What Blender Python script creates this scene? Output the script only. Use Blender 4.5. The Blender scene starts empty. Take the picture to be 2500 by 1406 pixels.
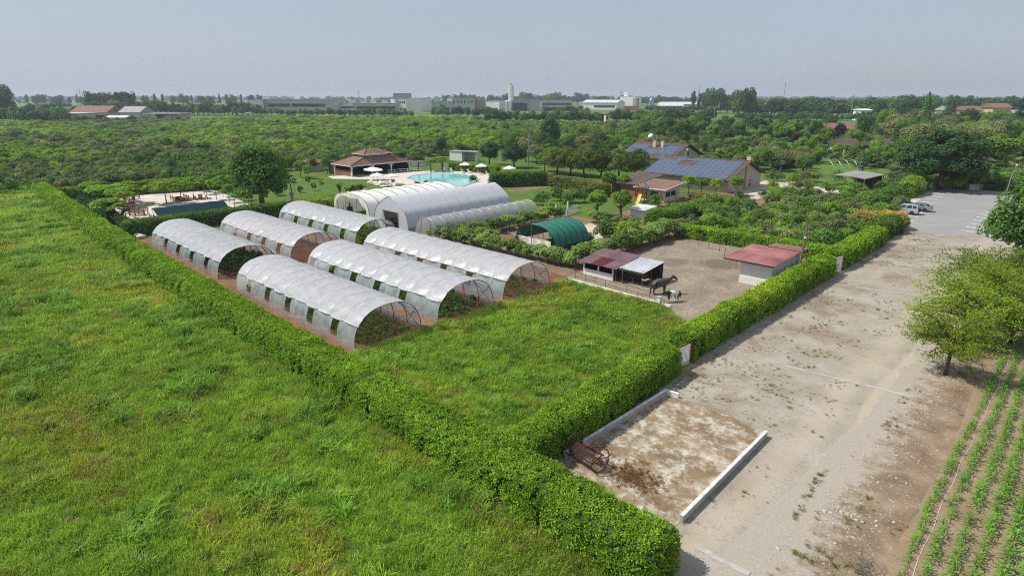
import bpy, bmesh, math, random
import numpy as np
from mathutils import Vector, Matrix
R = math.radians
sc = bpy.context.scene
rng = np.random.default_rng(7)
random.seed(7)
# ------------------------------------------------------------------ camera
CAM_H, F_PX, PITCH, YAW = 19.0, 1470.0, math.atan(466/1470.0), R(43.9)
cd = bpy.data.cameras.new('camera'); cam = bpy.data.objects.new('camera', cd)
sc.collection.objects.link(cam)
cam.location = (0, 0, CAM_H); cam.rotation_euler = (R(90)-PITCH, 0, YAW)
cd.sensor_width = 36; cd.lens = F_PX/2500*36; cd.clip_start = 0.5; cd.clip_end = 20000
sc.camera = cam
# ------------------------------------------------------------------ sky, sun, exposure
SUN_EL, SUN_PHI = R(52), R(37)
sdir = Vector((-math.cos(SUN_PHI)*math.cos(SUN_EL), -math.sin(SUN_PHI)*math.cos(SUN_EL), math.sin(SUN_EL)))
w = bpy.data.worlds.new('World'); sc.world = w; w.use_nodes = True
nt = w.node_tree; bg = nt.nodes['Background']
sky = nt.nodes.new('ShaderNodeTexSky'); sky.sky_type = 'NISHITA'; sky.sun_disc = False
sky.sun_elevation = SUN_EL; sky.sun_rotation = math.atan2(sdir.x, sdir.y) % (2*math.pi)
sky.air_density = 1.25; sky.dust_density = 1.2; sky.ozone_density = 2.0
hs = nt.nodes.new('ShaderNodeHueSaturation'); hs.inputs['Saturation'].default_value = 0.80; hs.inputs['Value'].default_value = 0.80
nt.links.new(sky.outputs[0], hs.inputs['Color'])
hzm = nt.nodes.new('ShaderNodeMix'); hzm.data_type = 'RGBA'; vn = nt.nodes.new('ShaderNodeTexNoise'); vn.inputs['Scale'].default_value = 2.2; vn.inputs['Detail'].default_value = 4; tcw = nt.nodes.new('ShaderNodeTexCoord'); mpw = nt.nodes.new('ShaderNodeMapping'); mpw.inputs['Scale'].default_value = (1, 1, 3.5); nt.links.new(tcw.outputs['Generated'], mpw.inputs[0]); nt.links.new(mpw.outputs[0], vn.inputs['Vector']); mrw = nt.nodes.new('ShaderNodeMapRange'); mrw.inputs[1].default_value = .3; mrw.inputs[2].default_value = .7; mrw.inputs[3].default_value = .56; mrw.inputs[4].default_value = .80; nt.links.new(vn.outputs['Fac'], mrw.inputs[0]); nt.links.new(mrw.outputs[0], hzm.inputs[0]); hzm.inputs[7].default_value = (3.85, 4.5, 5.55, 1)   # an even veil of haze over the whole sky
nt.links.new(hs.outputs[0], hzm.inputs[6]); nt.links.new(hzm.outputs[2], bg.inputs['Color'])
bg.inputs['Strength'].default_value = 0.12
sl = bpy.data.lights.new('sun', 'SUN'); sl.energy = 4.8; sl.angle = R(0.6); sl.color = (1.0, 0.955, 0.88)
so = bpy.data.objects.new('sun', sl); sc.collection.objects.link(so); so.rotation_euler = sdir.to_track_quat('Z', 'Y').to_euler()
vs = sc.view_settings; vs.view_transform = 'Standard'; vs.look = 'None'; vs.exposure = 0.0; vs.gamma = 1.0; vs.use_curve_mapping = False
cy = sc.cycles; cy.max_bounces = 6; cy.diffuse_bounces = 3; cy.glossy_bounces = 2; cy.transmission_bounces = 3; cy.transparent_max_bounces = 10; cy.volume_bounces = 0
cy.use_denoising = False; cy.pixel_filter_type = 'BLACKMAN_HARRIS'; cy.filter_width = 1.05
cy.caustics_reflective = False; cy.caustics_refractive = False; cy.sample_clamp_indirect = 6
# ------------------------------------------------------------------ photo geometry: where a sight line meets a level z
_f = Vector((-math.sin(YAW)*math.cos(PITCH), math.cos(YAW)*math.cos(PITCH), -math.sin(PITCH)))
_r = Vector((math.cos(YAW), math.sin(YAW), 0)); _u = _r.cross(_f)
def G(x, y, z=0.0):
    d = _f*F_PX+_r*(x-1250)+_u*(703-y); t = (z-CAM_H)/d.z
    return Vector((0, 0, CAM_H))+d*t
def PX(p):
    v = Vector(p)-Vector((0, 0, CAM_H)); k = F_PX/max(v.dot(_f), 1e-3)
    return 1250+v.dot(_r)*k, 703-v.dot(_u)*k
# ------------------------------------------------------------------ helpers
COL = sc.collection
def tag(o, label=None, cat=None, group=None, kind=None):
    if label: o['label'] = label
    if cat: o['category'] = cat
    if group: o['group'] = group
    if kind: o['kind'] = kind
    return o
def thing(name, label, cat, loc=(0, 0, 0), rz=0.0, group=None):
    o = bpy.data.objects.new(name, None); COL.objects.link(o); o.empty_display_size = 0.2
    o.location = loc; o.rotation_euler = (0, 0, rz)
    return tag(o, label, cat, group)
def put(name, me, parent=None, loc=(0, 0, 0), rot=(0, 0, 0), s=1):
    o = bpy.data.objects.new(name, me); COL.objects.link(o); o.parent = parent
    o.location = loc; o.rotation_euler = rot
    o.scale = (s, s, s) if isinstance(s, (int, float)) else s
    return o
def dup(root, loc, rz=0.0, label=None, group=None, s=None):
    r = root.copy(); COL.objects.link(r); r.location = loc; r.rotation_euler = (0, 0, rz)
    if label: r['label'] = label
    if group: r['group'] = group
    if s is not None: r.scale = (s, s, s) if isinstance(s, (int, float)) else s
    for ch in list(root.children):
        c = ch.copy(); COL.objects.link(c); c.parent = r
        for g in list(ch.children):
            d = g.copy(); COL.objects.link(d); d.parent = c
    return r
class MB:
    def __init__(s): s.v = []; s.f = []; s.m = []; s.k = 0
    def face(s, idx): s.f.append(idx); s.m.append(s.k)
    def quad(s, a, b, c, d):
        n = len(s.v); s.v += [tuple(a), tuple(b), tuple(c), tuple(d)]; s.face((n, n+1, n+2, n+3)); return s
    def tri(s, a, b, c):
        n = len(s.v); s.v += [tuple(a), tuple(b), tuple(c)]; s.face((n, n+1, n+2)); return s
    def hexa(s, p):
        n = len(s.v); s.v += [tuple(q) for q in p]
        for q in ((0, 3, 2, 1), (4, 5, 6, 7), (0, 1, 5, 4), (1, 2, 6, 5), (2, 3, 7, 6), (3, 0, 4, 7)): s.face(tuple(n+i for i in q))
        return s
    def box(s, x0, x1, y0, y1, z0, z1):
        return s.hexa([(x0, y0, z0), (x1, y0, z0), (x1, y1, z0), (x0, y1, z0), (x0, y0, z1), (x1, y0, z1), (x1, y1, z1), (x0, y1, z1)])
    def beam(s, a, b, w, h=None, up=(0, 0, 1)):
        a = Vector(a); b = Vector(b); h = h or w; d = (b-a).normalized(); u = Vector(up)
        if abs(d.dot(u)) > .95: u = Vector((1, 0, 0))
        r = d.cross(u).normalized()*w/2; u = r.cross(d).normalized()*h/2
        return s.hexa([a-r-u, a+r-u, b+r-u, b-r-u, a-r+u, a+r+u, b+r+u, b-r+u])
    def tube(s, pts, rad, n=6, cap=True):
        pts = [Vector(p) for p in pts]; rad = rad if isinstance(rad, (list, tuple)) else [rad]*len(pts)
        base = len(s.v); ref = None
        for i, p in enumerate(pts):
            d = (pts[min(i+1, len(pts)-1)]-pts[max(i-1, 0)]).normalized()
            if ref is None: ref = d.orthogonal().normalized()
            ref = (ref-d*ref.dot(d)).normalized(); q = d.cross(ref)
            for k in range(n):
                a = 2*math.pi*k/n; s.v.append(tuple(p+(ref*math.cos(a)+q*math.sin(a))*rad[i]))
        for i in range(len(pts)-1):
            for k in range(n):
                a = base+i*n+k; b = base+i*n+(k+1) % n; s.face((a, b, b+n, a+n))
        if cap:
            s.face(tuple(base+k for k in range(n))[::-1]); e = base+(len(pts)-1)*n; s.face(tuple(e+k for k in range(n)))
        return s
    def ring(s, c, r, tr, axis='x', n=20, m=5):
        c = Vector(c); pts = []
        for i in range(n+1):
            a = 2*math.pi*i/n
            pts.append(c+(Vector((0, math.cos(a), math.sin(a))) if axis == 'x' else Vector((math.cos(a), 0, math.sin(a))))*r)
        return s.tube(pts, tr, m, False)
    def lathe(s, prof, n=16, c=(0, 0, 0)):
        base = len(s.v)
        for r, z in prof:
            for k in range(n):
                a = 2*math.pi*k/n; s.v.append((c[0]+r*math.cos(a), c[1]+r*math.sin(a), c[2]+z))
        for i in range(len(prof)-1):
            for k in range(n):
                a = base+i*n+k; b = base+i*n+(k+1) % n; s.face((a, b, b+n, a+n))
        s.face(tuple(base+k for k in range(n))[::-1]); e = base+(len(prof)-1)*n; s.face(tuple(e+k for k in range(n)))
        return s
    def poly(s, pts, z0, z1=None):
        n = len(s.v); k = len(pts)
        if z1 is None: s.v += [(p[0], p[1], z0) for p in pts]; s.face(tuple(range(n, n+k))); return s
        s.v += [(p[0], p[1], z0) for p in pts]+[(p[0], p[1], z1) for p in pts]
        s.face(tuple(range(n, n+k))[::-1]); s.face(tuple(range(n+k, n+2*k)))
        for i in range(k): j = (i+1) % k; s.face((n+i, n+j, n+k+j, n+k+i))
        return s
    def grid(s, P, closed=False):      # P[i][j] points
        n = len(s.v); a = len(P); b = len(P[0])
        for row in P: s.v += [tuple(p) for p in row]
        for i in range(a-1):
            for j in range(b-1): s.face((n+i*b+j, n+(i+1)*b+j, n+(i+1)*b+j+1, n+i*b+j+1))
        return s
    def mesh(s, name, mats, smooth=False, bev=0):
        me = bpy.data.meshes.new(name); me.from_pydata(s.v, [], s.f)
        for m in (mats if isinstance(mats, (list, tuple)) else [mats]): me.materials.append(m)
        if any(s.m): me.polygons.foreach_set('material_index', s.m)
        if smooth: me.polygons.foreach_set('use_smooth', [True]*len(me.polygons))
        if bev:
            bm = bmesh.new(); bm.from_mesh(me)
            bmesh.ops.bevel(bm, geom=bm.edges[:], offset=bev, segments=1, affect='EDGES', clamp_overlap=True); bm.to_mesh(me); bm.free()
        me.update(); return me
    def obj(s, name, mats, parent=None, loc=(0, 0, 0), rot=(0, 0, 0), smooth=False, bev=0, sc_=1): return put(name, s.mesh(name, mats, smooth, bev), parent, loc, rot, sc_)
# ------------------------------------------------------------------ value noise for layouts
_N = np.random.default_rng(3).random((256, 256))
def vnoise(x, y):
    xi = np.floor(x).astype(int); yi = np.floor(y).astype(int); fx = x-xi; fy = y-yi
    fx = fx*fx*(3-2*fx); fy = fy*fy*(3-2*fy)
    g = lambda a, b: _N[a % 256, b % 256]
    return (g(xi, yi)*(1-fx)+g(xi+1, yi)*fx)*(1-fy)+(g(xi, yi+1)*(1-fx)+g(xi+1, yi+1)*fx)*fy
def fbm(x, y, o=3): return sum(vnoise(x*2**k+17*k, y*2**k+9*k)*.5**(k+1) for k in range(o))/(1-.5**o)
def inpoly(x, y, poly):
    c = np.zeros(len(x), bool); n = len(poly)
    for i in range(n):
        x0, y0 = poly[i][:2]; x1, y1 = poly[(i+1) % n][:2]
        m = ((y0 > y) != (y1 > y)); c ^= m & (x < (x1-x0)*(y-y0)/((y1-y0) or 1e-9)+x0)
    return c
# ------------------------------------------------------------------ materials
MATS = {}
class NT:
    def __init__(s, name):
        s.m = bpy.data.materials.new(name); s.m.use_nodes = True; s.t = s.m.node_tree; s.n = s.t.nodes; s.l = s.t.links
        s.b = s.n['Principled BSDF']; s.out = s.n['Material Output']; MATS[name] = s.m
    def new(s, t, **k):
        n = s.n.new(t)
        for a, v in k.items():
            if a in n.inputs.keys() if hasattr(n.inputs, 'keys') else False: n.inputs[a].default_value = v
            else: setattr(n, a, v)
        return n
    def coord(s, kind='Object', scale=None):
        c = s.n.new('ShaderNodeTexCoord').outputs[kind]
        if kind == 'World': pass
        if scale is None: return c
        mp = s.n.new('ShaderNodeMapping'); mp.inputs['Scale'].default_value = scale; s.l.new(c, mp.inputs['Vector']); return mp.outputs[0]
    def noise(s, vec, scale, detail=4, rough=.55, dist=0):
        n = s.n.new('ShaderNodeTexNoise'); s.l.new(vec, n.inputs['Vector'])
        n.inputs['Scale'].default_value = scale; n.inputs['Detail'].default_value = detail; n.inputs['Roughness'].default_value = rough; n.inputs['Distortion'].default_value = dist
        return n.outputs['Fac']
    def ramp(s, fac, stops):
        r = s.n.new('ShaderNodeValToRGB'); s.l.new(fac, r.inputs[0]); e = r.color_ramp.elements
        while len(e) < len(stops): e.new(.5)
        for q, (p, c) in zip(e, stops): q.position = p; q.color = (c, c, c, 1) if isinstance(c, (int, float)) else (*c, 1)
        return r.outputs[0]
    def mix(s, fac, a, b, mode='MIX'):
        n = s.n.new('ShaderNodeMix'); n.data_type = 'RGBA'; n.blend_type = mode
        for sock, v in ((n.inputs[0], fac), (n.inputs[6], a), (n.inputs[7], b)):
            if isinstance(v, (int, float)): sock.default_value = v
            elif isinstance(v, tuple): sock.default_value = (*v, 1)
            else: s.l.new(v, sock)
        return n.outputs[2]
    def math(s, op, a, b=0.0):
        n = s.n.new('ShaderNodeMath'); n.operation = op
        for i, v in enumerate((a, b)):
            if isinstance(v, (int, float)): n.inputs[i].default_value = v
            else: s.l.new(v, n.inputs[i])
        return n.outputs[0]
    def bump(s, h, strength=.3, dist=.05):
        b = s.n.new('ShaderNodeBump'); b.inputs['Strength'].default_value = strength; b.inputs['Distance'].default_value = dist
        s.l.new(h, b.inputs['Height']); s.l.new(b.outputs[0], s.b.inputs['Normal'])
    def col(s, c):
        if isinstance(c, tuple): s.b.inputs['Base Color'].default_value = (*c, 1)
        else: s.l.new(c, s.b.inputs['Base Color'])
    def set(s, **k):
        for a, v in k.items(): s.b.inputs[a.replace('_', ' ')].default_value = v
        return s
def plain(name, c, rough=.6, var=.25, scale=3.0, metal=0.0, bump=.1, spec=.4, coord='Object', c2=None):
    t = NT(name); v = t.coord(coord); n = t.noise(v, scale, 5, .6)
    lo = tuple(x*(1-var) for x in c); hi = c2 or tuple(min(1, x*(1+var*.6)) for x in c)
    t.col(t.ramp(n, [(.3, lo), (.7, hi)])); t.set(Roughness=rough, Metallic=metal); t.b.inputs['Specular IOR Level'].default_value = spec
    if bump: t.bump(t.noise(v, scale*6, 4), bump, .02)
    return t.m
def foliage_mat(name, c, c2, trans=.35, rough=.5, var=.48):
    """leaf material: per-leaf value from the mesh, per-plant value from its random, instancer tint where present"""
    t = NT(name); a = t.new('ShaderNodeAttribute', attribute_name='leaf'); oi = t.new('ShaderNodeObjectInfo')
    base = t.mix(t.math('ADD', t.math('MULTIPLY', a.outputs['Fac'], .65), t.math('MULTIPLY', oi.outputs['Random'], .35)), c, c2)
    it = t.new('ShaderNodeAttribute', attribute_name='tint', attribute_type='INSTANCER')
    col = t.mix(t.math('GREATER_THAN', it.outputs['Fac'], .001), base, t.mix(1.0, base, it.outputs['Color'], 'MULTIPLY'))
    hv = t.new('ShaderNodeHueSaturation'); t.l.new(col, hv.inputs['Color'])
    t.l.new(t.math('ADD', t.math('MULTIPLY', oi.outputs['Random'], var), 1-var*.5), hv.inputs['Value'])
    t.col(hv.outputs[0]); t.set(Roughness=rough); t.b.inputs['Specular IOR Level'].default_value = .14
    tr = t.new('ShaderNodeBsdfTranslucent'); t.l.new(t.mix(1.0, hv.outputs[0], (1.0, 1.0, .55), 'MULTIPLY'), tr.inputs['Color'])
    mx = t.new('ShaderNodeMixShader'); mx.inputs[0].default_value = trans
    t.l.new(t.b.outputs[0], mx.inputs[1]); t.l.new(tr.outputs[0], mx.inputs[2]); t.l.new(mx.outputs[0], t.out.inputs['Surface'])
    return t.m
# ------------------------------------------------------------------ scatter (masses only)
def src(name, me):
    return bpy.data.objects.new(name, me)
def scatter(name, P, rot, scl, idx, srcs, tint=None, parent=None):
    P = np.asarray(P, np.float32); N = len(P)
    me = bpy.data.meshes.new(name); me.vertices.add(N); me.vertices.foreach_set('co', P.ravel())
    for nm, ty, key, arr in (('rot', 'FLOAT_VECTOR', 'vector', rot), ('scl', 'FLOAT_VECTOR', 'vector', scl), ('idx', 'INT', 'value', idx), ('tint', 'FLOAT_COLOR', 'color', tint)):
        if arr is None: continue
        a = me.attributes.new(nm, ty, 'POINT')
        a.data.foreach_set(key, np.ascontiguousarray(arr, np.int32 if ty == 'INT' else np.float32).ravel())
    o = put(name, me, parent)
    ng = bpy.data.node_groups.new(name, 'GeometryNodeTree')
    ng.interface.new_socket('Geometry', in_out='INPUT', socket_type='NodeSocketGeometry'); ng.interface.new_socket('Geometry', in_out='OUTPUT', socket_type='NodeSocketGeometry')
    gi = ng.nodes.new('NodeGroupInput'); go = ng.nodes.new('NodeGroupOutput'); jn = ng.nodes.new('GeometryNodeJoinGeometry')
    def att(nm, ty):
        n = ng.nodes.new('GeometryNodeInputNamedAttribute'); n.data_type = ty; n.inputs['Name'].default_value = nm; return n.outputs['Attribute']
    ro, sc2, ix = att('rot', 'FLOAT_VECTOR'), att('scl', 'FLOAT_VECTOR'), att('idx', 'INT')
    e2r = ng.nodes.new('FunctionNodeEulerToRotation'); ng.links.new(ro, e2r.inputs[0])
    for k, so_ in enumerate(srcs):
        ip = ng.nodes.new('GeometryNodeInstanceOnPoints'); oi = ng.nodes.new('GeometryNodeObjectInfo'); oi.inputs['Object'].default_value = so_
        cmp_ = ng.nodes.new('FunctionNodeCompare'); cmp_.data_type = 'INT'; cmp_.operation = 'EQUAL'
        ng.links.new(ix, cmp_.inputs[2]); cmp_.inputs[3].default_value = k
        ng.links.new(gi.outputs[0], ip.inputs['Points']); ng.links.new(cmp_.outputs[0], ip.inputs['Selection']); ng.links.new(oi.outputs['Geometry'], ip.inputs['Instance'])
        ng.links.new(e2r.outputs[0], ip.inputs['Rotation']); ng.links.new(sc2, ip.inputs['Scale']); ng.links.new(ip.outputs[0], jn.inputs[0])
    ng.links.new(jn.outputs[0], go.inputs[0])
    md = o.modifiers.new('scatter', 'NODES'); md.node_group = ng
    return o
# ------------------------------------------------------------------ leaf meshes
def leaf_mesh(name, C, Nn, size, mat, aspect=.55, tint=None, seed=0, extra=None):
    """one quad per leaf at C, facing Nn, random spin; 'leaf' = its own shade of green. extra: (verts, faces) of a solid core"""
    r = np.random.default_rng(seed); n = len(C); C = np.asarray(C, float); Nn = np.asarray(Nn, float)
    Nn /= np.linalg.norm(Nn, axis=1, keepdims=True)+1e-9
    t = r.normal(size=(n, 3)); t -= Nn*(t*Nn).sum(1, keepdims=True); t /= np.linalg.norm(t, axis=1, keepdims=True)+1e-9
    b = np.cross(Nn, t); size = np.broadcast_to(np.asarray(size, float), (n,))*r.uniform(.7, 1.3, n); L = size[:, None]
    V = np.stack([C-t*L*.5, C-b*L*.5*aspect+Nn*L*.06, C+t*L*.5-Nn*L*.12, C+b*L*.5*aspect+Nn*L*.06], 1).reshape(-1, 3)
    Fq = np.arange(4*n).reshape(n, 4); lv = tint if tint is not None else r.random(n)
    lv = np.repeat(lv, 4)
    ev, ef = extra if extra else ([], [])
    me = bpy.data.meshes.new(name)
    if len(ev):
        ev = np.asarray(ev); V = np.concatenate([V, ev]); lv = np.concatenate([lv, r.random(len(ev))*.4])
        faces = [tuple(q) for q in Fq]+[tuple(4*n+i for i in q) for q in ef]
        me.from_pydata([tuple(v) for v in V], [], faces)
    else:
        me.vertices.add(len(V)); me.vertices.foreach_set('co', V.astype(np.float32).ravel())
        me.loops.add(4*n); me.loops.foreach_set('vertex_index', Fq.ravel().astype(np.int32))
        me.polygons.add(n); me.polygons.foreach_set('loop_start', np.arange(0, 4*n, 4, dtype=np.int32)); me.polygons.foreach_set('loop_total', np.full(n, 4, np.int32))
    a = me.attributes.new('leaf', 'FLOAT', 'POINT'); a.data.foreach_set('value', np.asarray(lv, np.float32))
    me.materials.append(mat); me.update(calc_edges=True); me.validate(); return me
def lumps(n, L, rad, lr=(.28, .45), seed=0, flat=.8, up=.35, shell=.55, low=-.5):
    """leaf centres and normals on a crown made of L clumps; rad = ellipsoid half axes, centred at 0"""
    r = np.random.default_rng(seed); rad = np.asarray(rad, float)
    d = r.normal(size=(L*4, 3)); d /= np.linalg.norm(d, axis=1, keepdims=True); d = d[d[:, 2] > low-.25][:L]
    lc = d*r.uniform(.50, .80, (len(d), 1)); rr = r.uniform(*lr, len(d))
    k = r.integers(0, len(d), n); q = r.normal(size=(n, 3)); q /= np.linalg.norm(q, axis=1, keepdims=True)
    q[:, 2] = np.where(q[:, 2] < -.6, -q[:, 2], q[:, 2])
    rad_f = (shell+(1-shell)*r.random(n)**.6)*rr[k]
    p = lc[k]+q*rad_f[:, None]*np.array([1, 1, flat])
    nrm = q*.9+lc[k]*.5+np.array([0, 0, up])+r.normal(size=(n, 3))*.42
    tint = np.clip(r.random(len(d))[k]*.6+r.random(n)*.4, 0, 1)
    return p*rad, nrm, tint
def ico(sub, rad, seed=0, amp=.15, cz=0):
    bm = bmesh.new(); bmesh.ops.create_icosphere(bm, subdivisions=sub, radius=1.0); r = np.random.default_rng(seed)
    V = [(v.co.x*rad[0]*(1+amp*r.normal()), v.co.y*rad[1]*(1+amp*r.normal()), cz+v.co.z*rad[2]*(1+amp*r.normal())) for v in bm.verts]
    Fs = [tuple(v.index for v in f.verts) for f in bm.faces]; bm.free(); return V, Fs
# ------------------------------------------------------------------ palette
LG = (1.72, 1.50, 1.75)
LEAF = {k: foliage_mat('leaf_'+k, a, b, tr) for k, a, b, tr in ((k_, tuple(min(.8, x*g_) for x, g_ in zip(a_, LG)), tuple(min(.8, x*g_) for x, g_ in zip(b_, LG)), min(.5, t_+.06)) for k_, a_, b_, t_ in (
    ('mid', (.045, .115, .018), (.10, .21, .035), .3), ('dark', (.022, .062, .016), (.05, .115, .03), .2),
    ('bright', (.10, .21, .018), (.19, .34, .03), .38), ('fresh', (.075, .165, .02), (.15, .28, .035), .35), ('yellow', (.24, .24, .04), (.38, .34, .09), .3),
    ('purple', (.018, .008, .014), (.05, .02, .03), .15), ('conifer', (.018, .055, .022), (.045, .10, .035), .1),
    ('blue', (.05, .10, .085), (.09, .15, .13), .1), ('olive', (.10, .14, .045), (.17, .21, .075), .25),
    ('hedge', (.07, .18, .012), (.20, .35, .024), .3), ('dome', (.065, .11, .016), (.13, .185, .035), .28), ('shrubmix', (.05, .105, .03), (.13, .19, .06), .28), ('vine', (.085, .17, .03), (.17, .27, .06), .35),
    ('locust', (.10, .18, .014), (.20, .30, .026), .42), ('rust', (.14, .12, .03), (.22, .16, .05), .25), ('corn', (.06, .19, .02), (.13, .29, .03), .35),
    ('grass', (.112, .218, .018), (.215, .345, .038), .42), ('straw', (.20, .15, .07), (.28, .22, .11), .3)))}
M = dict(
    bark=plain('bark', (.12, .085, .06), .9, .4, 8, bump=.5), greybark=plain('grey_bark', (.22, .19, .16), .9, .4, 6, bump=.5),
    white=plain('white_paint', (.74, .73, .70), .6, .12, 2), whitewall=plain('white_render', (.72, .71, .68), .8, .10, 1.2), offwhite=plain('off_white_canvas', (.78, .75, .68), .7, .08, 1.5),
    concrete=plain('concrete', (.42, .40, .37), .85, .25, 2, bump=.2), darkmetal=plain('dark_metal', (.05, .05, .05), .5, .3, 4, .6), galv=plain('galvanised', (.45, .46, .47), .4, .2, 4, .7),
    rust=plain('rusty_steel', (.13, .055, .035), .85, .5, 9, .2, .3), wood=plain('weathered_wood', (.20, .15, .11), .85, .4, 5, bump=.3), redwood=plain('red_stained_wood', (.30, .11, .06), .7, .35, 4),
    darkwood=plain('dark_boards', (.055, .045, .04), .85, .4, 5), cream=plain('cream_blocks', (.66, .58, .42), .85, .12, 2), ochre=plain('ochre_render', (.55, .42, .22), .85, .15, 1),
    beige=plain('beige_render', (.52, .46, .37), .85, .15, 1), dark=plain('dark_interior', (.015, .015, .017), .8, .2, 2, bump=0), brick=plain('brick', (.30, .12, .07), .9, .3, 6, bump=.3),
    greywall=plain('grey_panel_wall', (.47, .47, .48), .8, .12, .15, bump=0), whitepanel=plain('white_panel_wall', (.80, .80, .79), .75, .08, .15, bump=0), pinkwall=plain('dull_pink_wall', (.40, .30, .27), .8, .1, .2, bump=0),
    orange=plain('orange_panel', (.58, .19, .06), .7, .1, .3, bump=0), roofgrey=plain('grey_flat_roof', (.36, .35, .34), .85, .2, .3, bump=0), roofpale=plain('pale_sheet_roof', (.60, .60, .60), .6, .15, .3, bump=0),
    tilefar=plain('red_tile_far', (.24, .12, .09), .85, .25, .6, bump=0), peach=plain('peach_tile_far', (.48, .30, .21), .85, .2, .6, bump=0), glass=plain('dark_glass', (.03, .04, .05), .08, .2, 1, 0, 0, .6),
    tyre=plain('tyre_rubber', (.02, .02, .02), .85, .2, 6), silver=plain('silver_paint', (.60, .62, .64), .28, .04, 1, .55, 0, .5), bluegrey=plain('blue_grey_paint', (.38, .43, .48), .25, .04, 1, .55, 0, .5),
    red=plain('red_lens', (.35, .01, .01), .2, .1, 2), lens=plain('clear_lens', (.75, .75, .75), .1, .05, 2), shade=plain('blue_black_shade_cloth', (.018, .045, .06), .95, .3, 3, bump=.3, spec=.05),
    yellow=plain('yellow_slide', (.75, .50, .10), .4, .1, 2), orangetarp=plain('orange_tarp', (.62, .24, .06), .6, .1, 2), bluetarp=plain('blue_tarp', (.12, .25, .45), .6, .1, 2), paving=plain('pale_paving', (.58, .53, .46), .85, .12, 1.5),
    bag=plain('white_sack', (.68, .67, .66), .6, .15, 4), towel=plain('tan_cushion', (.50, .38, .28), .85, .15, 4), stone=plain('pale_stone', (.50, .46, .40), .9, .3, 3, bump=.4))
def tile_mat(name, c1, c2, dark, sx=3.2, sy=2.6):
    t = NT(name); v = t.coord('Object'); br = t.new('ShaderNodeTexBrick'); t.l.new(t.coord('Object', (sx, sy, sy)), br.inputs['Vector'])
    br.inputs['Color1'].default_value = (*c1, 1); br.inputs['Color2'].default_value = (*c2, 1); br.inputs['Mortar'].default_value = (*dark, 1)
    br.inputs['Scale'].default_value = 1.0; br.inputs['Mortar Size'].default_value = .06; br.inputs['Bias'].default_value = -.1
    n = t.noise(v, .8, 6, .7); t.col(t.mix(1.0, br.outputs['Color'], t.ramp(n, [(.3, .62), (.7, 1.2)]), 'MULTIPLY')); t.set(Roughness=.9)
    t.bump(br.outputs['Fac'], .6, -.04); return t.m
M['tile'] = tile_mat('terracotta_tiles', (.52, .29, .20), (.38, .20, .14), (.13, .075, .06))
M['tileold'] = tile_mat('old_brown_tiles', (.26, .17, .13), (.17, .115, .095), (.06, .045, .04))
def film_mat(name, c, transp, transl, rough=.3):
    t = NT(name); v = t.coord('Object'); n = t.noise(t.coord('Object', (1, 1, 1)), 1.4, 3, .5, .8); n2 = t.noise(t.coord('Object', (3.2, .8, .8)), 1.5, 2, .5, 1.2)
    t.col(t.ramp(n, [(.25, tuple(x*.9 for x in c)), (.7, c)])); t.set(Roughness=rough); t.b.inputs['Specular IOR Level'].default_value = .55
    t.bump(t.math('ADD', t.math('MULTIPLY', n2, 1.0), t.math('MULTIPLY', n, .8)), .26, .09)
    tl = t.new('ShaderNodeBsdfTranslucent'); tl.inputs[0].default_value = (*c, 1); tp = t.new('ShaderNodeBsdfTransparent')
    m1 = t.new('ShaderNodeMixShader'); m1.inputs[0].default_value = transl; t.l.new(t.b.outputs[0], m1.inputs[1]); t.l.new(tl.outputs[0], m1.inputs[2])
    m2 = t.new('ShaderNodeMixShader'); t.l.new(t.ramp(n, [(.3, transp*1.35), (.75, transp*.75)]), m2.inputs[0])
    t.l.new(m1.outputs[0], m2.inputs[1]); t.l.new(tp.outputs[0], m2.inputs[2]); t.l.new(m2.outputs[0], t.out.inputs['Surface']); return t.m
M['film'] = film_mat('greenhouse_film', (.77, .78, .81), .23, .32, .30); M['sidefilm'] = film_mat('side_film', (.66, .74, .76), .42, .35, .2)
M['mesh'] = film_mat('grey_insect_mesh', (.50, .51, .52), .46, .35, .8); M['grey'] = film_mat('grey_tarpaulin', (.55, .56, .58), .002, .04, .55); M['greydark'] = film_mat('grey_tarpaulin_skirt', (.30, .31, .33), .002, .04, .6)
M['tent'] = film_mat('white_tent_sheet', (.88, .86, .80), .01, .16, .5); M['green'] = film_mat('green_shade_net', (.012, .18, .11), .02, .04, .6)
def corr(name, c, c2, scale=.5): return plain(name, c, .55, .25, scale, .1, .15, .5, 'Object', c2)
M['redroof'] = corr('red_sheet_roof', (.30, .085, .075), (.50, .22, .19), .35); M['purpleroof'] = corr('faded_plum_roof', (.27, .15, .16), (.36, .23, .24), .6); M['maroon'] = corr('maroon_sheet', (.20, .045, .05), (.25, .06, .06)); M['whiteroof'] = corr('white_sheet_roof', (.62, .65, .66), (.74, .76, .76))
def ground_mat(name, stops, scale, fine=0, fstops=None, fs=12, rough=.95, bump=.3, extra=None, bscale=25, bd=.03):
    t = NT(name); v = t.new('ShaderNodeNewGeometry').outputs['Position']; n = t.noise(v, scale, 6, .62, .3); c = t.ramp(n, stops)
    if fine: c = t.mix(t.ramp(t.noise(v, fs, 5, .7), fstops), c, fine)
    if extra: c = extra(t, v, c)
    t.col(c); t.set(Roughness=rough); t.b.inputs['Specular IOR Level'].default_value = .2
    t.bump(t.noise(v, bscale, 5, .75), bump, bd); return t.m
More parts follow.
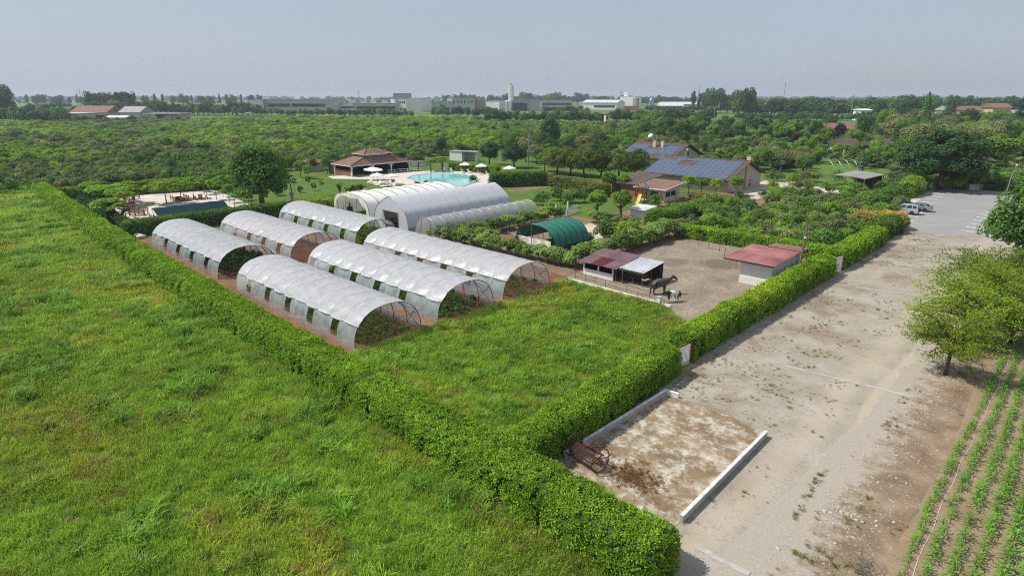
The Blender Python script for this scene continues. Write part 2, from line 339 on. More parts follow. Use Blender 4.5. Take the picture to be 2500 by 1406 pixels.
def far_fields(t, v, c):
    vo = t.new('ShaderNodeTexVoronoi'); mp = t.new('ShaderNodeMapping'); mp.inputs['Scale'].default_value = (.0035, .009, 1); mp.inputs['Rotation'].default_value = (0, 0, .5); t.l.new(v, mp.inputs['Vector']); t.l.new(mp.outputs[0], vo.inputs['Vector'])
    vo.inputs['Scale'].default_value = 1.0
    sp = t.new('ShaderNodeSeparateColor'); t.l.new(vo.outputs['Color'], sp.inputs[0])
    return t.mix(1.0, c, t.ramp(sp.outputs[0], [(0, (.8, .85, .9)), (.5, (1.05, 1.0, .8)), (1, (1.3, 1.3, .9))]), 'MULTIPLY')
GM = dict(
    field=ground_mat('field_ground', [(.3, (.06, .12, .022)), (.5, (.09, .165, .03)), (.7, (.13, .19, .05))], .05, (.12, .09, .05), [(.55, 0), (.75, .7)], .6, extra=far_fields),
    meadow=ground_mat('meadow_ground', [(.3, (.05, .10, .014)), (.5, (.085, .155, .022)), (.7, (.13, .17, .04))], .3, (.10, .08, .035), [(.55, 0), (.7, .6)], 2.5),
    lawn=ground_mat('lawn', [(.3, (.07, .125, .018)), (.55, (.095, .155, .022)), (.75, (.14, .175, .035))], .12, (.05, .09, .014), [(.5, 0), (.7, .7)], 3.0),
    soil=ground_mat('red_brown_soil', [(.3, (.15, .075, .04)), (.55, (.22, .115, .065)), (.75, (.30, .19, .12))], .5, (.11, .055, .03), [(.5, 0), (.65, .8)], 5),
    earth=ground_mat('garden_earth', [(.3, (.14, .09, .055)), (.55, (.22, .15, .095)), (.75, (.30, .21, .14))], .3, (.07, .10, .025), [(.55, 0), (.68, .7)], 1.2),
    yard=ground_mat('white_gravel', [(.3, (.52, .47, .40)), (.7, (.64, .59, .51))], .2, (.40, .36, .30), [(.6, 0), (.75, .6)], 2.0),
    asphalt=ground_mat('asphalt', [(.3, (.255, .245, .23)), (.7, (.32, .31, .295))], .15, (.12, .12, .118), [(.62, 0), (.75, .5)], .8, bscale=60, bump=.15),
    corn=ground_mat('corn_soil', [(.3, (.24, .165, .105)), (.7, (.34, .25, .165))], .6, (.16, .11, .07), [(.5, 0), (.7, .7)], 6),
    court=ground_mat('pale_courtyard', [(.3, (.42, .36, .28)), (.7, (.56, .49, .40))], .15))
def drive_x(t, v, c):
    sx = t.new('ShaderNodeSeparateXYZ'); t.l.new(v, sx.inputs[0])
    X = t.math('ADD', sx.outputs[0], t.math('MULTIPLY', t.math('ADD', t.noise(v, .06, 2), -.5), 3.0))
    # two smoothed wheel tracks that run the length of the drive
    tr = t.math('MAXIMUM', t.ramp(t.math('ABSOLUTE', t.math('ADD', X, 7.0)), [(.0, 1), (.75, .9), (1.0, 0)]), t.ramp(t.math('ABSOLUTE', t.math('ADD', X, 9.4)), [(0, .6), (.5, .5), (1.0, 0)]))
    c = t.mix(t.math('MULTIPLY', tr, .7), c, (.47, .395, .295))
    # low weeds between the tracks
    wd = t.math('MULTIPLY', t.ramp(t.noise(v, 1.6, 6, .78), [(.54, 0), (.64, 1)]), t.ramp(t.noise(v, .10, 3, .6), [(.42, 0), (.56, 1)]))
    c = t.mix(t.math('MULTIPLY', t.math('MULTIPLY', wd, .72), t.math('SUBTRACT', 1.0, tr)), c, (.14, .145, .055))
    # brown earth towards the hedge and the slab
    br = t.math('MULTIPLY', t.ramp(t.noise(v, .22, 5, .65), [(.47, 0), (.62, 1)]), t.ramp(t.math('MULTIPLY', t.math('ADD', X, 9.0), -.12), [(.0, .1), (.6, 1)]))
    c = t.mix(t.math('MULTIPLY', br, .75), c, (.20, .145, .095))
    return t.mix(t.ramp(t.noise(v, 9, 3, .8), [(.60, 0), (.72, .6)]), c, (.60, .56, .50))
GM['gravel'] = ground_mat('gravel_drive', [(.3, (.30, .26, .20)), (.55, (.37, .33, .27)), (.75, (.43, .39, .335))], .35, (.20, .17, .13), [(.52, 0), (.66, .75)], 6, bscale=14, bump=.5, extra=drive_x)
def verge_x(t, v, c):
    sx = t.new('ShaderNodeSeparateXYZ'); t.l.new(v, sx.inputs[0])
    k = t.ramp(t.math('ADD', t.math('MULTIPLY', t.math('ADD', sx.outputs[0], 7.2), .22), t.math('MULTIPLY', t.math('ADD', t.noise(v, 1.1, 6, .72), -.5), 1.5)), [(.25, 1), (.55, 0)])
    c = t.mix(k, c, t.mix(t.noise(v, 7, 4, .7), (.27, .23, .18), (.46, .41, .34)))
    return t.mix(t.ramp(t.noise(v, 6, 4, .75), [(.59, 0), (.66, .85)]), c, (.52, .45, .37))
GM['verge'] = ground_mat('dirt_verge', [(.3, (.14, .095, .06)), (.5, (.23, .165, .105)), (.7, (.33, .25, .175))], .5, (.15, .14, .06), [(.6, 0), (.72, .7)], 1.3, extra=verge_x, bscale=10, bump=.7)
def slab_x(t, v, c): return t.mix(t.ramp(t.noise(v, .8, 11, .82, .1), [(.47, 0), (.60, .9)]), c, (.56, .52, .45))
GM['slab'] = ground_mat('stained_slab', [(.3, (.17, .115, .062)), (.55, (.25, .18, .105)), (.7, (.33, .255, .17))], .5, (.12, .08, .045), [(.55, 0), (.7, .7)], 7, extra=slab_x)
def sand_x(t, v, c):
    for px_, rx, ry, w_ in ((G(1755, 645), 2.7, 3.0, .85), (G(1645, 640), 1.6, 2.6, .6), (G(1700, 715), 1.5, 2.0, .35), (G(1600, 660), 1.0, 1.6, .5)):
        mp = t.new('ShaderNodeMapping'); mp.inputs['Location'].default_value = (-px_.x/rx, -px_.y/ry, 0); mp.inputs['Scale'].default_value = (1/rx, 1/ry, 0); t.l.new(v, mp.inputs['Vector'])
        ln = t.new('ShaderNodeVectorMath', operation='LENGTH'); t.l.new(mp.outputs[0], ln.inputs[0])
        k = t.ramp(t.math('ADD', ln.outputs['Value'], t.math('MULTIPLY', t.math('ADD', t.noise(v, 1.3, 6, .75), -.5), 1.9)), [(.62, w_), (1.0, 0)])
        c = t.mix(k, c, t.mix(t.noise(v, 4, 4, .7), (.085, .065, .045), (.21, .165, .11)))
    return t.mix(t.ramp(t.noise(v, .55, 7, .7, .4), [(.54, 0), (.68, .6)]), c, (.17, .125, .085))
GM['sand'] = ground_mat('paddock_sand', [(.3, (.22, .18, .13)), (.55, (.29, .24, .18)), (.75, (.36, .305, .235))], .35, (.12, .095, .068), [(.52, 0), (.62, .8)], 3.2, extra=sand_x)
GM['manure'] = ground_mat('trodden_manure', [(.3, (.13, .095, .06)), (.6, (.20, .15, .10)), (.8, (.27, .22, .15))], 1.2, (.09, .07, .045), [(.5, 0), (.68, .8)], 6, bump=.8)
# ------------------------------------------------------------------ the setting: ground sheets
def sheet(name, pts, z, mat): return tag(MB().poly([(p[0], p[1]) for p in pts], z).obj(name, mat), kind='structure')
def rect(x0, x1, y0, y1): return [(x0, y0), (x1, y0), (x1, y1), (x0, y1)]
def wob(pts, step=1.5, amp=.25, seed=1):
    r = np.random.default_rng(seed); out = []; n = len(pts)
    for i in range(n):
        a = Vector(pts[i][:2]); b = Vector(pts[(i+1) % n][:2]); k = max(1, int((b-a).length/(step*.33)))
        for j in range(k):
            q = a.lerp(b, j/k); e = [fbm(np.array([q.x*.35+seed*7+c]), np.array([q.y*.35+c]), 3)[0]-.5 for c in (0, 31)]; out.append((q.x+e[0]*amp*5+r.normal()*amp*.22, q.y+e[1]*amp*5+r.normal()*amp*.22))
    return out
tag(MB().poly(rect(-6500, 6500, -6500, 6500), -.03).obj('ground', GM['field']), kind='structure')
sheet('meadow', [(-6, -25), (-8.3, 18.3), (-20, 19.5), (-60, 20.5), (-160, 23.3), (-230, 18), (-230, -40)], -.012, GM['meadow'])
sheet('meadow', rect(-39.2, -19.2, 19.5, 51), -.010, GM['meadow'])
sheet('greenhouse_soil', wob([(-95, 20.6), (-38.7, 20.4), (-39.0, 38), (-38.6, 50.4), (-67, 50.6), (-95, 50.6)], 1.0, .12), -.004, GM['soil'])
sheet('vineyard_soil', [(-67, 50.6), (-39.9, 50.4), (-39.9, 78), (-66, 80)], -.003, GM['earth'])
sheet('garden_soil', rect(-58, -19, 77, 126), -.006, GM['earth'])
sheet('lawn', [(-160, 25), (-98, 24), (-95, 50.6), (-66, 51), (-66, 79), (-40, 78), (-58, 92), (-58, 119), (-80, 170), (-160, 150)], -.008, GM['lawn'])
sheet('gravel_drive', wob([(-9.2, 8), (-3.2, 8), (-4.2, 60), (-5.2, 109.5), (-12, 108), (-22, 104), (-19.2, 60), (-19.0, 21), (-9.6, 19.4)], 1.2, .12), .004, GM['gravel'])
sheet('dirt_verge', wob([(-8.4, 6), (-2.2, 6), (-2.2, 112), (-8.4, 112), (-8.0, 90), (-7.6, 70), (-7.2, 50), (-7.8, 34)], 1.0, .28), .010, GM['verge'])
sheet('corn_field', wob([(-2.9, 6), (40, 6), (40, 170), (-2.6, 170)], 2, .12), .016, GM['corn'])
sheet('concrete_slab', wob([(-18.0, 20.4), (-10.6, 20.4), (-10.7, 33.0), (-13.5, 33.6), (-17.9, 33.2)], .8, .12), .022, GM['slab'])
sheet('car_park', [(-22.5, 101.8), (-7.4, 107.6), (-7.0, 164.5), (-24.6, 160.5)], .012, GM['asphalt'])
sheet('paddock', wob([(-40, 50.0), (-27.0, 49.5), (-24.5, 47.2), (-21, 46.4), (-20.4, 52), (-20.4, 77), (-40.2, 77)], 1.2, .12), .008, GM['sand'])
sheet('white_yard', [tuple(G(*p)[:2]) for p in ((190, 496), (330, 476), (482, 452), (560, 478), (612, 500), (575, 520), (420, 540), (300, 549))], .004, GM['yard'])
sheet('courtyard', [(-54, 126), (-45, 129), (-43, 142), (-50, 150), (-57, 146)], .002, GM['court'])
sheet('garden_path', [tuple(G(*p)[:2]) for p in ((1930, 458), (1965, 452), (2200, 480), (2270, 452), (2300, 452), (2240, 495), (2150, 492))], .005, GM['court'])
sheet('garden_path', [tuple(G(*p)[:2]) for p in ((1790, 462), (1850, 452), (1870, 480), (1830, 492), (1800, 490))], .006, GM['court'])
sheet('garden_path', [tuple(G(*p)[:2]) for p in ((1870, 505), (1905, 505), (2110, 545), (2120, 562), (2060, 555), (1980, 535))], .005, GM['court'])
sheet('worn_path', [tuple(G(*p)[:2]) for p in ((1238, 463), (1320, 452), (1360, 455), (1250, 470))], .003, GM['earth'])
sheet('worn_path', [tuple(G(*p)[:2]) for p in ((1400, 560), (1440, 545), (1480, 560), (1470, 600), (1450, 610))], .003, GM['court'])
sheet('pale_paving', [tuple(G(*p)[:2]) for p in ((1455, 457), (1560, 462), (1560, 478), (1450, 470))], .004, M['paving'])
# concrete strips laid across the drive
for i, ((a, b), wd) in enumerate(((((1700, 1335), (1830, 1402)), .28), (((1915, 893), (2232, 970)), .26), (((2090, 702), (2275, 727)), .28), (((2205, 589), (2385, 605)), .30))):
    p = G(*a); q = G(*b); d = (q-p).normalized(); s_ = Vector((-d.y, d.x, 0))*wd/2; L = (q-p).length; m = MB()
    pts = []
    for k in range(13): u = k/12; e = p+d*L*u; pts.append(e)
    up = [e+s_*(1+.25*math.sin(7*k+i)) for k, e in enumerate(pts)]; dn = [e-s_*(1+.25*math.cos(5*k+i)) for k, e in enumerate(pts)]
    m.poly([(e.x, e.y) for e in dn]+[(e.x, e.y) for e in up[::-1]], .006, .035)
    tag(m.obj('concrete_strip', M['concrete']), kind='structure')
# painted bay lines on the car park
LM = plain('worn_white_paint', (.78, .78, .75), .8, .18, 2)
for k in range(9):
    y = 113.5+k*4.6
    p = Vector((-19.6-(y-113)*.055, y, 0))
    tag(MB().quad((p.x-4.6, y-.18, .018), (p.x, y-.18, .018), (p.x, y+.10, .018), (p.x-4.6, y+.10, .018)).obj('bay_line', LM), kind='structure')
for k in range(7):
    y = 109.5+k*3.6
    tag(MB().quad((-13.0, y+.86, .018), (-8.2, y-.84, .018), (-8.2, y-.58, .018), (-13.0, y+1.12, .018)).obj('bay_line', LM), kind='structure')
# ------------------------------------------------------------------ plant library
def trunk_mesh(name, h, r, limbs=5, spread=.5, top=.75, seed=0, mat='bark', lean=.05):
    q = random.Random(seed); m = MB(); pts = [Vector((q.uniform(-1, 1)*lean*h*t, q.uniform(-1, 1)*lean*h*t, h*t)) for t in (0, .25, .5, .75, 1)]
    m.tube(pts, [r*1.25, r, r*.8, r*.6, r*.35], 7)
    for k in range(limbs):
        a = 2*math.pi*k/limbs+q.uniform(-.4, .4); b = pts[2].lerp(pts[4], q.uniform(0, .8)); e = b+Vector((math.cos(a)*spread, math.sin(a)*spread, h*top*q.uniform(.3, .6)))
        m.tube([b, b.lerp(e, .5)+Vector((0, 0, -.05*h)), e], [r*.45, r*.3, r*.12], 5)
    return m.mesh(name, M[mat], True)
TREES = {}
def reg(kind, trunk, crown, h): TREES.setdefault(kind, []).append((trunk, crown, h))
def crown(name, n, L, rad, cz, size, leaf, seed, core=.0, lr=(.28, .45), flat=.85, up=.35, asp=.6, low=-.5, shell=.55):
    p, nn, t = lumps(n, L, rad, lr, seed, flat, up, shell, low); p[:, 2] += cz
    ex = ico(2, [x*core for x in rad], seed, .13, cz) if core else None
    return leaf_mesh(name, p, nn, size, LEAF[leaf], asp, t, seed, ex)
for s in range(3):
    reg('broad', trunk_mesh('trunk', 5.2, .22, 6, 1.8, .5, s), crown('crown', 4200, 30, (3.5, 3.5, 3.7), 5.6, .42, 'mid', 10+s, .45), 9.5)
    reg('bright', trunk_mesh('trunk', 4.0, .16, 6, 1.3, .5, s+5), crown('crown', 3000, 26, (2.7, 2.7, 2.8), 4.2, .38, 'fresh', 20+s, .42), 7.2)
    reg('dark', trunk_mesh('trunk', 5.5, .3, 6, 2, .5, s+9), crown('crown', 4200, 30, (3.9, 3.9, 4.4), 6.0, .46, 'dark', 30+s, .45), 10.5)
    reg('far', trunk_mesh('trunk', 5.5, .3, 3, 1.5, .5, s+13), crown('crown', 1300, 20, (4.4, 4.4, 5.4), 5.9, .9, 'dark', 40+s, .5), 11.5)
    reg('farmid', trunk_mesh('trunk', 5.5, .3, 3, 1.5, .5, s+17), crown('crown', 1300, 20, (4.6, 4.6, 4.9), 5.3, .85, 'mid', 50+s, .5), 10.5)
    reg('poplar', trunk_mesh('trunk', 8, .22, 3, .8, .4, s+21), crown('crown', 1000, 20, (2.1, 2.1, 7.4), 8.2, .7, 'dark', 60+s, .5, (.3, .5)), 15.8)
    reg('olive', trunk_mesh('trunk', 3.0, .18, 6, 1.2, .5, s+25, 'greybark', .08), crown('crown', 2800, 26, (2.9, 2.9, 2.5), 3.5, .30, 'olive', 70+s, .4), 6.0)
    reg('clipped', trunk_mesh('trunk', 3.0, .2, 6, 1.6, .4, s+29), crown('crown', 6500, 70, (3.2, 3.2, 3.3), 3.6, .30, 'conifer', 80+s, .5, (.18, .28), .9, .5, .4), 7.0)
    reg('olivedome', trunk_mesh('trunk', 2.6, .2, 6, 1.6, .4, s+33), crown('crown', 6500, 70, (3.3, 3.3, 3.2), 3.4, .30, 'dome', 90+s, .5, (.18, .28), .9, .5, .4), 6.7)
    reg('ball', trunk_mesh('trunk', 1.7, .11, 5, .5, .4, s+37, 'greybark'), crown('crown', 2800, 40, (1.35, 1.35, 1.1), 2.4, .18, 'bright', 100+s, .55, (.2, .3), .9, .5), 3.4)
    reg('mulberry', trunk_mesh('trunk', 2.4, .26, 7, 1.0, .35, s+41, 'bark', .06), crown('crown', 2600, 26, (1.9, 1.9, 1.6), 3.2, .32, 'fresh', 110+s, .3, (.3, .45)), 4.8)
    reg('umbrella', trunk_mesh('trunk', 2.2, .07, 7, 1.5, .16, s+45, 'greybark', .02), crown('crown', 2200, 26, (2.2, 2.2, 1.0), 2.6, .32, 'bright', 120+s, 0, (.26, .42), .8, .8, .65, -.6, .3), 3.3)
    reg('sapling', trunk_mesh('trunk', 2.6, .05, 4, .5, .3, s+49, 'greybark', .03), crown('crown', 900, 16, (1.5, 1.5, 1.0), 3.0, .30, 'fresh', 130+s, 0, (.25, .4), .8, .6, .6, -.6, .3), 3.9)
    reg('purple', trunk_mesh('trunk', 2.4, .12, 4, 1, .4, s+53), crown('crown', 2200, 20, (1.9, 1.9, 2.3), 3.2, .30, 'purple', 140+s, .45), 5.5)
for s in range(2):    # conifers and columns
    for kind, leaf, wd in (('conifer', 'conifer', 2.0), ('bluespruce', 'blue', 1.5)):
        q = np.random.default_rng(s); n = 2600; z = q.random(n)**1.4; th = q.uniform(0, 6.283, n); tier = .8+.25*np.sin(z*38+th*.5)
        rr = wd*(1-z)*tier*q.uniform(.55, 1.05, n); P_ = np.stack([rr*np.cos(th), rr*np.sin(th), .6+7.6*z-.16*rr], 1)
        N_ = np.stack([np.cos(th)*.7, np.sin(th)*.7, np.full(n, .9)], 1)+q.normal(size=(n, 3))*.35
        reg(kind, trunk_mesh('trunk', 6, .15, 0, 0, 0, s), leaf_mesh('crown', P_, N_, .34, LEAF[leaf], .45, None, s), 8.3)
    for kind, leaf, wd, hh in (('cypress', 'conifer', .5, 6), ('tallcypress', 'mid', 1.9, 15)):
        q = np.random.default_rng(s+8); n = 2600; z = q.random(n); th = q.uniform(0, 6.283, n)
        rr = wd*np.sin(np.clip(z*.93+.07, 0, 1)*math.pi)**.6*(1-.45*z)*q.uniform(.8, 1.12, n)
        P_ = np.stack([rr*np.cos(th), rr*np.sin(th), .3+(hh-.3)*z], 1); N_ = np.stack([np.cos(th), np.sin(th), np.full(n, .5)], 1)+q.normal(size=(n, 3))*.4
        reg(kind, trunk_mesh('trunk', hh*.6, .1, 0, 0, 0, s), leaf_mesh('crown', P_, N_, .16+hh*.022, LEAF[leaf], .5, None, s), hh)
for s in range(2):    # feathery locust trees along the maize, the great magnolias
    q = np.random.default_rng(200+s); tm = MB(); P_ = []; N_ = []; T_ = []
    tm.tube([(0, 0, 0), (.05, .03, 1.0), (0, .08, 2.0), (.05, 0, 3.2)], [.15, .12, .10, .06], 8)
    for k in range(40):
        a = q.uniform(0, 6.283); z0 = q.uniform(1.3, 3.1); ln = q.uniform(1.3, 2.9)*(1.15-.22*abs(z0-2)); e = Vector((math.cos(a)*ln, math.sin(a)*ln, z0+q.uniform(-.5, 2.0)*(.55 if z0 < 1.8 else 1)))
        b = Vector((.03, .03, z0)); mid = b.lerp(e, .5)+Vector((0, 0, .25)); tm.tube([b, mid, e], [.045, .03, .012], 5)
        tn = q.random()
        for j in range(26):
            u = q.uniform(.25, 1.08); c_ = (b.lerp(mid, u*2) if u < .5 else mid.lerp(e, u*2-1))
            o_ = q.normal(size=3)*np.array([.30, .30, .22]); nl = 10
            P_.append(np.array(c_)+o_+q.normal(size=(nl, 3))*np.array([.15, .15, .08])); N_.append(np.array([0, 0, .8])+q.normal(size=(nl, 3))*.6); T_.append(np.clip(tn*.5+q.random(nl)*.5, 0, 1))
    reg('locust', tm.mesh('trunk', M['bark'], True), leaf_mesh('crown', np.concatenate(P_), np.concatenate(N_), .15, LEAF['locust'], .5, np.concatenate(T_), s), 4.6)
    reg('magnolia', trunk_mesh('trunk', 4.5, .3, 8, 2.2, .5, s+70), crown('crown', 13000, 70, (4.3, 4.3, 5.3), 5.1, .42, 'mid', 210+s, .38, (.2, .33), .85, .45, .5), 10.6)
    reg('walnut', trunk_mesh('trunk', 5, .3, 8, 3, .4, s+75), crown('crown', 14000, 90, (5.2, 5.2, 5.4), 5.8, .44, 'dark', 220+s, .38, (.17, .28), .85, .45, .5, -.7), 11.4)
SHR = {}
for kind, leaf, n, sz in (('mix', 'shrubmix', 1000, .29), ('fresh', 'fresh', 1000, .30), ('bright', 'bright', 900, .31), ('mid', 'mid', 1000, .30), ('dark', 'dark', 900, .30), ('yellow', 'yellow', 900, .2), ('rust', 'rust', 620, .3), ('olive', 'olive', 620, .34), ('vine', 'vine', 520, .30)):
    SHR[kind] = [crown('shrub', n, 13, (1.7, 1.7, 1.55), 1.35, sz, leaf, 300+7*s, .42, (.3, .5), .95, .5, .6, -.35) for s in range(3)]
def plant(kind, name, p, h, label, group=None, w=1.0, cat='tree', v=None, tilt=0):
    tr, cr, h0 = random.choice(TREES[kind]) if v is None else TREES[kind][v % len(TREES[kind])]
    t = thing(name, label, cat, (p[0], p[1], p[2] if len(p) > 2 else 0), random.uniform(0, 6.28), group); s = h/h0; t.scale = (s*w, s*w, s)
    put('trunk', tr, t); put('crown', cr, t); return t
def shrub(kind, p, h, label, group=None, w=1.0, name='shrub', cat='shrub', sy=None):
    o = put(name, random.choice(SHR[kind]), None, (p[0], p[1], -.05), (0, 0, random.uniform(0, 6.28)), (h/2.9*w, h/2.9*(sy or w), h/2.9)); return tag(o, label, cat, group)
# ------------------------------------------------------------------ hedges: a solid body of twigs under a skin of leaf sprigs
def sprig(name, leaf, n, sz, seed, spread=.10):
    q = np.random.default_rng(seed); a = q.uniform(0, 6.283, n); el = q.uniform(.15, 1.25, n)
    D = np.stack([np.cos(a)*np.cos(el), np.sin(a)*np.cos(el), np.sin(el)], 1); V = []; Fq = []; T = []
    for d, tt in zip(D, q.random(n)):
        b = np.array([*q.normal(size=2)*spread, q.uniform(-.05, .06)]); sd = np.cross(d, [0, 0, 1.]); sd /= np.linalg.norm(sd)+1e-6; nr = np.cross(sd, d); L = sz*q.uniform(.75, 1.25); k = len(V)
        V += [b, b+d*L*.5-sd*L*.24+nr*L*.05, b+d*L-nr*L*.12, b+d*L*.5+sd*L*.24+nr*L*.05]; Fq.append((k, k+1, k+2, k+3)); T += [tt]*4
    me = bpy.data.meshes.new(name); me.from_pydata([tuple(v) for v in V], [], Fq); at = me.attributes.new('leaf', 'FLOAT', 'POINT'); at.data.foreach_set('value', T); me.materials.append(LEAF[leaf]); return me
SPR = {k: [src('sprig', sprig('sprig', k, 11, .125, 40+i, .085)) for i in range(4)] for k in ('hedge', 'mid', 'yellow', 'dark', 'rust', 'fresh', 'bright')}
def hedge(label, pts, wd, h, leaf='hedge', dens=1.0, seed=0, cat='hedge', group=None, yl=.0, gaps=(), ends=(1, 1), p=.30, wob_=.045, mixleaf=None):
    q = np.random.default_rng(seed+500); pts = [Vector((a[0], a[1], 0)) for a in pts]; seg = [(pts[i+1]-pts[i]).length for i in range(len(pts)-1)]; cum = np.concatenate([[0], np.cumsum(seg)]); L = cum[-1]
    root = thing('hedge', label, cat, pts[0], 0, group)
    th = np.linspace(0, math.pi, 80); cx = np.sign(np.cos(th))*np.abs(np.cos(th))**p; cz = np.abs(np.sin(th))**p
    arc = np.concatenate([[0], np.cumsum(np.hypot(np.diff(cx*wd/2), np.diff(cz*h)))]); per = arc[-1]
    def bulge(s): return 1+wob_*(np.interp(s, np.arange(0, L+2, .9), np.random.default_rng(seed).normal(size=len(np.arange(0, L+2, .9)))))
    X = np.array([v.x for v in pts]); Y = np.array([v.y for v in pts])
    def frame(s):
        px_, py_ = np.interp(s, cum, X), np.interp(s, cum, Y); e = .05; dx = np.interp(np.minimum(s+e, L), cum, X)-np.interp(np.maximum(s-e, 0), cum, X); dy = np.interp(np.minimum(s+e, L), cum, Y)-np.interp(np.maximum(s-e, 0), cum, Y)
        ln = np.hypot(dx, dy)+1e-9; return px_, py_, dx/ln, dy/ln
    # leaf density falls off with distance from the camera, sprigs grow to match
    S = []; SZ = []; TT = []
    st = np.arange(0, L, 1.0)
    for s0 in st:
        l = min(1.0, L-s0); c = frame(np.array([s0+l/2])); d = math.hypot(c[0][0], c[1][0]); k = 1.0 if d < 40 else min(3.0, d/40.); n = int(l*per*52*dens/k**1.6)
        S.append(q.uniform(s0, s0+l, n)); SZ.append(np.full(n, k**.8))
    s = np.concatenate(S); sz = np.concatenate(SZ); a = q.uniform(0, per, len(s))
    ux = np.interp(a, arc, cx); uz = np.interp(a, arc, cz); tq = np.interp(a, arc, th)
    b = bulge(s); fx, fy, dx, dy = frame(s); hz = h*(1+(b-1)*.5)*(.97+.06*vnoise(s*.8, np.full(len(s), seed+.5))); off = ux*wd/2*b
    dep = q.uniform(-.09, .02, len(s)); nx = np.sign(ux)*np.abs(ux)**1.6; nz = np.abs(uz)**2.2+.12
    P_ = np.stack([fx-dy*(off+nx*dep), fy+dx*(off+nx*dep), uz*hz+dep*nz], 1); Nn = np.stack([-dy*nx, dx*nx, nz+.35], 1)
    keep = np.ones(len(s), bool)
    if not gaps: gaps = tuple((g_, random.Random(int(g_*10)+seed).uniform(.08, .22), s2) for s2 in (-1, 1) for g_ in np.arange(2.0, L-1, 3.1)+s2*.6)
    for g0, gw, side in gaps: keep &= ~((np.abs(s-g0) < gw*(1.2-uz)) & (np.sign(ux) == side) & (uz < .8))
    P_, Nn, sz, tq, ux, uz = P_[keep], Nn[keep], sz[keep], tq[keep], ux[keep], uz[keep]
    for e, on in enumerate(ends):
        if not on: continue
        se = 0 if e == 0 else L; fx, fy, dx, dy = (v[0] for v in frame(np.array([float(se)]))); sg = -1 if e == 0 else 1; k = max(1.0, math.hypot(fx, fy)/40.); n = int(wd*h*52*dens/k**1.6)
        uu = q.uniform(-1, 1, n); vv = q.random(n)**.8; ok = np.abs(uu)**(1/p*1.0)+vv**(1/p) < 1.05; uu, vv = uu[ok], vv[ok]
        ro = sg*(.32*(1-np.abs(uu)**2.5)*(1-vv**4)+q.uniform(-.05, .08, len(uu)))
        P_ = np.concatenate([P_, np.stack([fx+dx*ro-dy*uu*wd/2, fy+dy*ro+dx*uu*wd/2, vv*h], 1)]); Nn = np.concatenate([Nn, np.stack([sg*dx-dy*uu*.5, sg*dy+dx*uu*.5, vv*.8+.2], 1)]); sz = np.concatenate([sz, np.full(len(uu), k**.8)]); uz = np.concatenate([uz, vv])
    Nn = Nn/np.linalg.norm(Nn, axis=1, keepdims=True)+q.normal(size=Nn.shape)*.28
    rot = np.stack([np.zeros(len(P_)), np.arctan2(np.hypot(Nn[:, 0], Nn[:, 1]), Nn[:, 2]), np.arctan2(Nn[:, 1], Nn[:, 0])], 1)
    nv = fbm(P_[:, 0]*.45, P_[:, 1]*.45+P_[:, 2]*.6, 3); yn = np.clip((fbm(P_[:, 0]*.13+5, P_[:, 1]*.13, 2)-.45)*4, 0, 1)*yl
    v = .66+.62*nv+q.normal(size=len(P_))*.10; young = np.clip(uz-.90, 0, 1)*3.6  # leaves near the hedge top are tinted brighter and yellower
    tint = np.stack([v*(1+young*.55+yn*1.3), v*(1+young*.30+yn*.55), v*(1+young*.1), np.ones(len(P_))], 1)
    scl = np.repeat((sz*q.uniform(.8, 1.2, len(P_)))[:, None], 3, 1); o3 = np.array([pts[0].x, pts[0].y, 0])
    src_ = SPR[leaf] if not mixleaf else SPR[leaf][:2]+SPR[mixleaf][:2]
    f = scatter('foliage', P_-o3, rot, scl, q.integers(0, 4, len(P_)), src_, tint, root); f['kind'] = 'stuff'
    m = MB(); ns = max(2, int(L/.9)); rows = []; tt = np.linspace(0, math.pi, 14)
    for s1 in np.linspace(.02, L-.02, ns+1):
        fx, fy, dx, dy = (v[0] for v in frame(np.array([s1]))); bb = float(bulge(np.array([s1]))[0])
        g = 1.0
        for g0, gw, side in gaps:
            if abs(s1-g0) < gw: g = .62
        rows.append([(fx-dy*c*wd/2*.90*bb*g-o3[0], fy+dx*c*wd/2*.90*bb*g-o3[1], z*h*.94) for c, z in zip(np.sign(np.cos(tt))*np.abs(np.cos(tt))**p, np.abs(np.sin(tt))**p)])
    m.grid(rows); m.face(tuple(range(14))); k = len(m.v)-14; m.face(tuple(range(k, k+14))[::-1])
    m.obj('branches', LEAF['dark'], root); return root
# ------------------------------------------------------------------ hedges
hedge('long clipped laurel hedge between the rough meadow and the plastic tunnels', [(-9.6, 18.75), (-50, 18.95), (-90, 19.5), (-120, 20.6), (-157, 22.4)], 2.6, 1.95, seed=1, wob_=.06, gaps=((28, .5, 1), (44, .4, 1))+tuple((4.0+k*2.3+.8*math.sin(k*5.1), .10+.12*abs(math.sin(k*3.7)), 1) for k in range(62))+tuple((3.0+k*3.4, .15, -1) for k in range(40)))
hedge('laurel hedge beside the stained slab, ending at the white slatted gate', [(-19.1, 20.0), (-19.3, 28), (-19.7, 36.7)], 2.2, 2.0, seed=2, ends=(0, 1))
hedge('laurel hedge between the horse paddock and the gravel drive', [(-20.1, 39.4), (-20.0, 55), (-19.9, 71.7)], 2.0, 2.1, seed=3, yl=.35)
hedge('laurel hedge along the drive between the plain white gate and the yellow shrubs', [(-20.0, 74.6), (-19.9, 92.6)], 2.2, 2.1, seed=4, yl=.2)
hedge('loose dark shrub hedge between the car park and the clipped drive hedge', [(-20.8, 93.2), (-20.4, 103.0)], 2.8, 2.1, 'mid', seed=5, wob_=.18, p=.6)
hedge('yellow leaved shrub hedge in front of the silver cars', [tuple(G(2088, 556)[:2]), tuple(G(2150, 556)[:2]), tuple(G(2206, 560)[:2])], 2.6, 2.2, 'yellow', seed=6, wob_=.2, p=.6)
